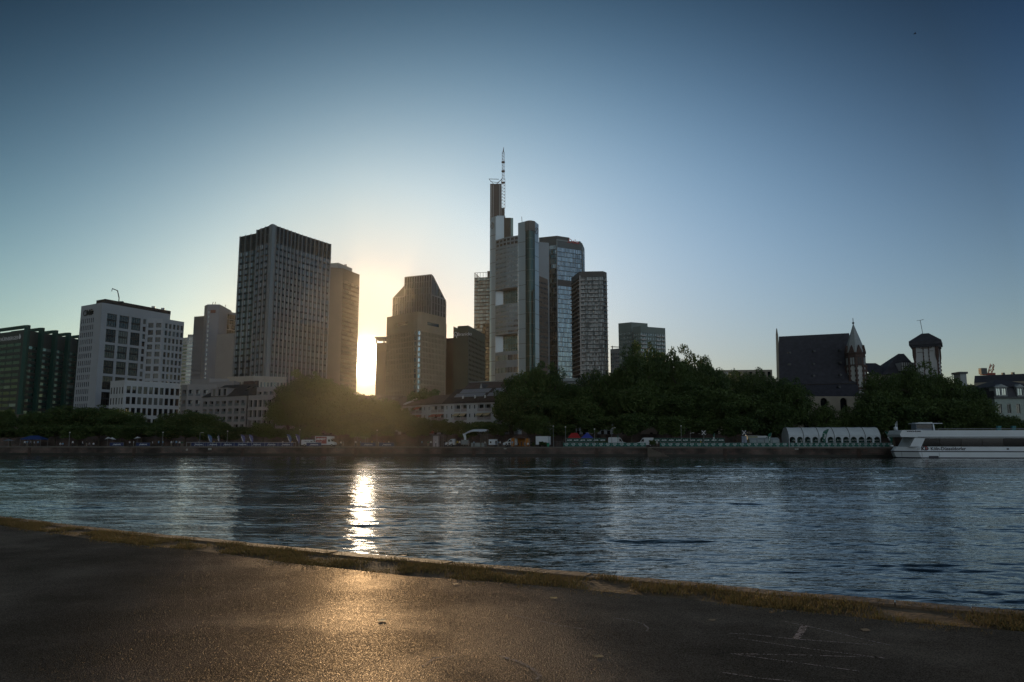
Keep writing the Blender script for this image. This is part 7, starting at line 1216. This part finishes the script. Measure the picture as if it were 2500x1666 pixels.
hull('hull', .22, mz(1104.5), mx(2183), mx(2178), M_shw); hull('rubbing_strake', mz(1104.5), mz(1102), mx(2177.5), mx(2177.5), M_navy, True); hull('bulwark', mz(1102), mz(1091.5), mx(2178), mx(2186), M_shw, True); hull('boot_topping', -.6, .22, mx(2186), mx(2183), M_navy)
o = MB(); bx = mx(2225); o.face([(mx(2222), .3, mz(1091.3)), (mx(2248), .3, mz(1091.3)), (mx(2259), .3, mz(1069)), (mx(2235), .3, mz(1069))]); o.face([(mx(2222), WS - .3, mz(1091.3)), (mx(2235), WS - .3, mz(1069)), (mx(2259), WS - .3, mz(1069)), (mx(2248), WS - .3, mz(1091.3))]); o.face([(mx(2222), .3, mz(1091.3)), (mx(2235), .3, mz(1069)), (mx(2235), WS - .3, mz(1069)), (mx(2222), WS - .3, mz(1091.3))]); o.build('slanted_pillar', M_shw, SH)
o = MB(); g_s = glass('saloon_glass', (.012, .012, .012), (.35, .38, .4), .08, .3, cprob=0)
xs_ = [mx(2248), mx(2292)] + [mx(2292) + 4.6 * k for k in range(1, 16)]
for k in range(len(xs_) - 1):
    if xs_[k + 1] > LS: break
    a = xs_[k] + (0 if k else 0); o = MB(); off = (mx(2259) - mx(2248)) if k == 0 else 0
    o.face([(a + .04, .5, mz(1091.3)), (xs_[k + 1] - .04, .5, mz(1091.3)), (xs_[k + 1] - .04, .5, mz(1070.5)), (a + .04 + off, .5, mz(1070.5))], 0, random.random()); o.build('saloon_window', g_s, SH)
o = MB(); o.box((mx(2250), WS - .6, mz(1091)), (LS - .5, WS - .5, mz(1070.5))); o.box((mx(2250), .55, mz(1091.2)), (LS - .5, WS - .6, mz(1090))); o.build('saloon_wall', mat('warm_wood_interior', (.10, .07, .03), .7, var=.6, vscale=1.5), SH)
o = MB(); P1 = [(mx(2202), mz(1068.5)), (LS, mz(1068.5)), (LS, mz(1052.5)), (mx(2256), mz(1052.5)), (mx(2248), mz(1051.5)), (mx(2205), mz(1052)), (mx(2200), mz(1062))]
o.face([(x, 0, z) for x, z in P1]); o.face([(x, WS, z) for x, z in P1][::-1])
for k in range(len(P1)): (xa, za), (xb, zb) = P1[k], P1[(k + 1) % len(P1)]; o.face([(xb, 0, zb), (xa, 0, za), (xa, WS, za), (xb, WS, zb)])
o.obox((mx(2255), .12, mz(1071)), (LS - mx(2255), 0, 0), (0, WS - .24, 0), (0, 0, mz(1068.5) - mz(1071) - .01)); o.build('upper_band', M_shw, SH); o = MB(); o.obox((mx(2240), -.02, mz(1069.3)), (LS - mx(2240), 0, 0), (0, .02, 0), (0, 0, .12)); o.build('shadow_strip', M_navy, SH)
o = MB(); o.box((mx(2248), 2.5, mz(1052)), (mx(2285), WS - 2.5, mz(1036.5))); wh = o.build('wheelhouse', mat('wheelhouse_grey', (.16, .19, .24), .5, var=.05), SH); o = MB(); o.box((mx(2244), 2.0, mz(1036)), (mx(2307), WS - 2.0, mz(1034.6))); o.box((mx(2252), 2.2, mz(1034.5)), (mx(2285), WS - 2.2, mz(1033))); o.build('wheelhouse_roof', M_shw, SH); o = MB(); o.face([(mx(2249), 2.48, mz(1048)), (mx(2284), 2.48, mz(1048)), (mx(2284), 2.48, mz(1038)), (mx(2249), 2.48, mz(1038))], 0, .4); o.build('wheelhouse_window', M_gl, wh)
o = MB(); o.obox((mx(2287), 2.2, mz(1053)), (.25, 0, 0), (0, .25, 0), (-.15, 0, mz(1036) - mz(1053))); o.build('roof_post', M_shw, SH)
o = MB(); zr = mz(1048.5); o.tube((mx(2290), .4, zr), (LS, .4, zr), .04, n=5); o.tube((mx(2290), WS - .4, zr), (LS, WS - .4, zr), .04, n=5)
for k in range(34): x = mx(2290) + (LS - mx(2290)) * k / 33; o.tube((x, .4, mz(1052.5)), (x, .4, zr), .025, n=4)
o.build('deck_rail', M_steel, SH); o = MB(); o.ball((mx(2202), 3, mz(1047.5)), .48, .48, .48); o.build('radome', M_shw, SH); o = MB(); [o.tube((mx(p), 3.4, mz(1052)), (mx(p - .5), 3.4, mz(y)), .05, n=5) for p, y in ((2208, 1030), (2205.5, 1033), (2204, 1036))]; o.build('signal_mast', M_shw, SH); o = MB(); o.tube((mx(2499), 1, mz(1050)), (mx(2488), 1, mz(982)), .07, .04, n=5); o.build('flagpole', M_steel, SH)
o = MB(); o.box((mx(2188), 2.6, mz(1091.3)), (mx(2193), 3.2, mz(1087.5))); o.build('bollard', M_shw, SH); o = MB(); o.box((mx(2262), -.03, .22), (mx(2284), 0, mz(1113.5))); o.build('hull_recess', M_navy, SH)
for p in (2201, 2247, 2286): o = MB(); o.obox((mx(p), -.02, .3), (.05, 0, 0), (0, .02, 0), (-.05, 0, mz(1105) - .3)); o.build('hull_seam', M_dgrey, SH)
o = MB(); o.box((mx(2437), -.03, mz(1098.5)), (mx(2442), 0, mz(1095))); o.build('hull_port', M_navy, SH)
text_mb('Köln-Düsseldorfer', 1.02, (mx(2267), -.03, mz(1099.8)), UX, UYn, bold=.02, ext=.03).build('lettering', M_navy, SH); text_mb('www.k-d.com', .55, (mx(2216), -.03, mz(1056.2)), UX, UYn, bold=.02, ext=.03).build('lettering', M_navy, SH); text_mb('K', 1.1, (mx(2246), -.03, mz(1099.8)), UX, UYn, bold=.06, ext=.03).build('emblem', M_navy, SH)
o = text_mb('D', 1.1, (mx(2254), -.03, mz(1099.8)), UX, UYn, bold=.06, ext=.03); o.build('emblem', M_navy, SH); o = MB(); o.obox((mx(2256.3), -.05, mz(1097.6)), (.3, 0, 0), (0, .02, 0), (0, 0, .25)); o.obox((mx(2253), -.05, mz(1092.6)), (.5, 0, 0), (0, .02, 0), (.2, 0, .15)); o.build('emblem', M_red, SH); text_mb('SEIT 1826', .42, (mx(2226), -.03, mz(1098.2)), UX, UYn, ext=.03).build('lettering', M_steel, SH)
for k, px in enumerate((2435, 2468)): o = MB(); q = MB(); q.obox((mx(px), 3, mz(1052)), (.8, 0, 0), (0, .8, 0), (.2, 0, 1.0)); q.build('deck_chair', mat('teal_chair', (.05, .18, .2), .7, var=.1), SH)
# ================================================================== BIRD
c = at(2234, 83, 95); o = MB()
for a, b, r1_, r2_ in (((-.25, 0, -.03), (-.1, 0, 0), .02, .06), ((-.1, 0, 0), (.08, 0, .02), .06, .05), ((.08, 0, .02), (.16, 0, .05), .05, .02)): o.tube(Vector(a) + c, Vector(b) + c, r1_, r2_, n=7)
for w_ in ([(-.06, 0, .02), (.06, 0, .03), (.32, .18, .16), (.42, .2, .22), (.2, .22, .08)], [(-.06, 0, .02), (.06, 0, .03), (-.05, -.25, .10), (-.2, -.38, .06), (-.15, -.2, .03)]): o.face([Vector(p) + c for p in w_])
tag(o.build('bird', mat('dark_feathers', (.02, .02, .022), .8, var=0), root=tuple(c)), 'small dark bird gliding high in the upper right sky', 'bird')
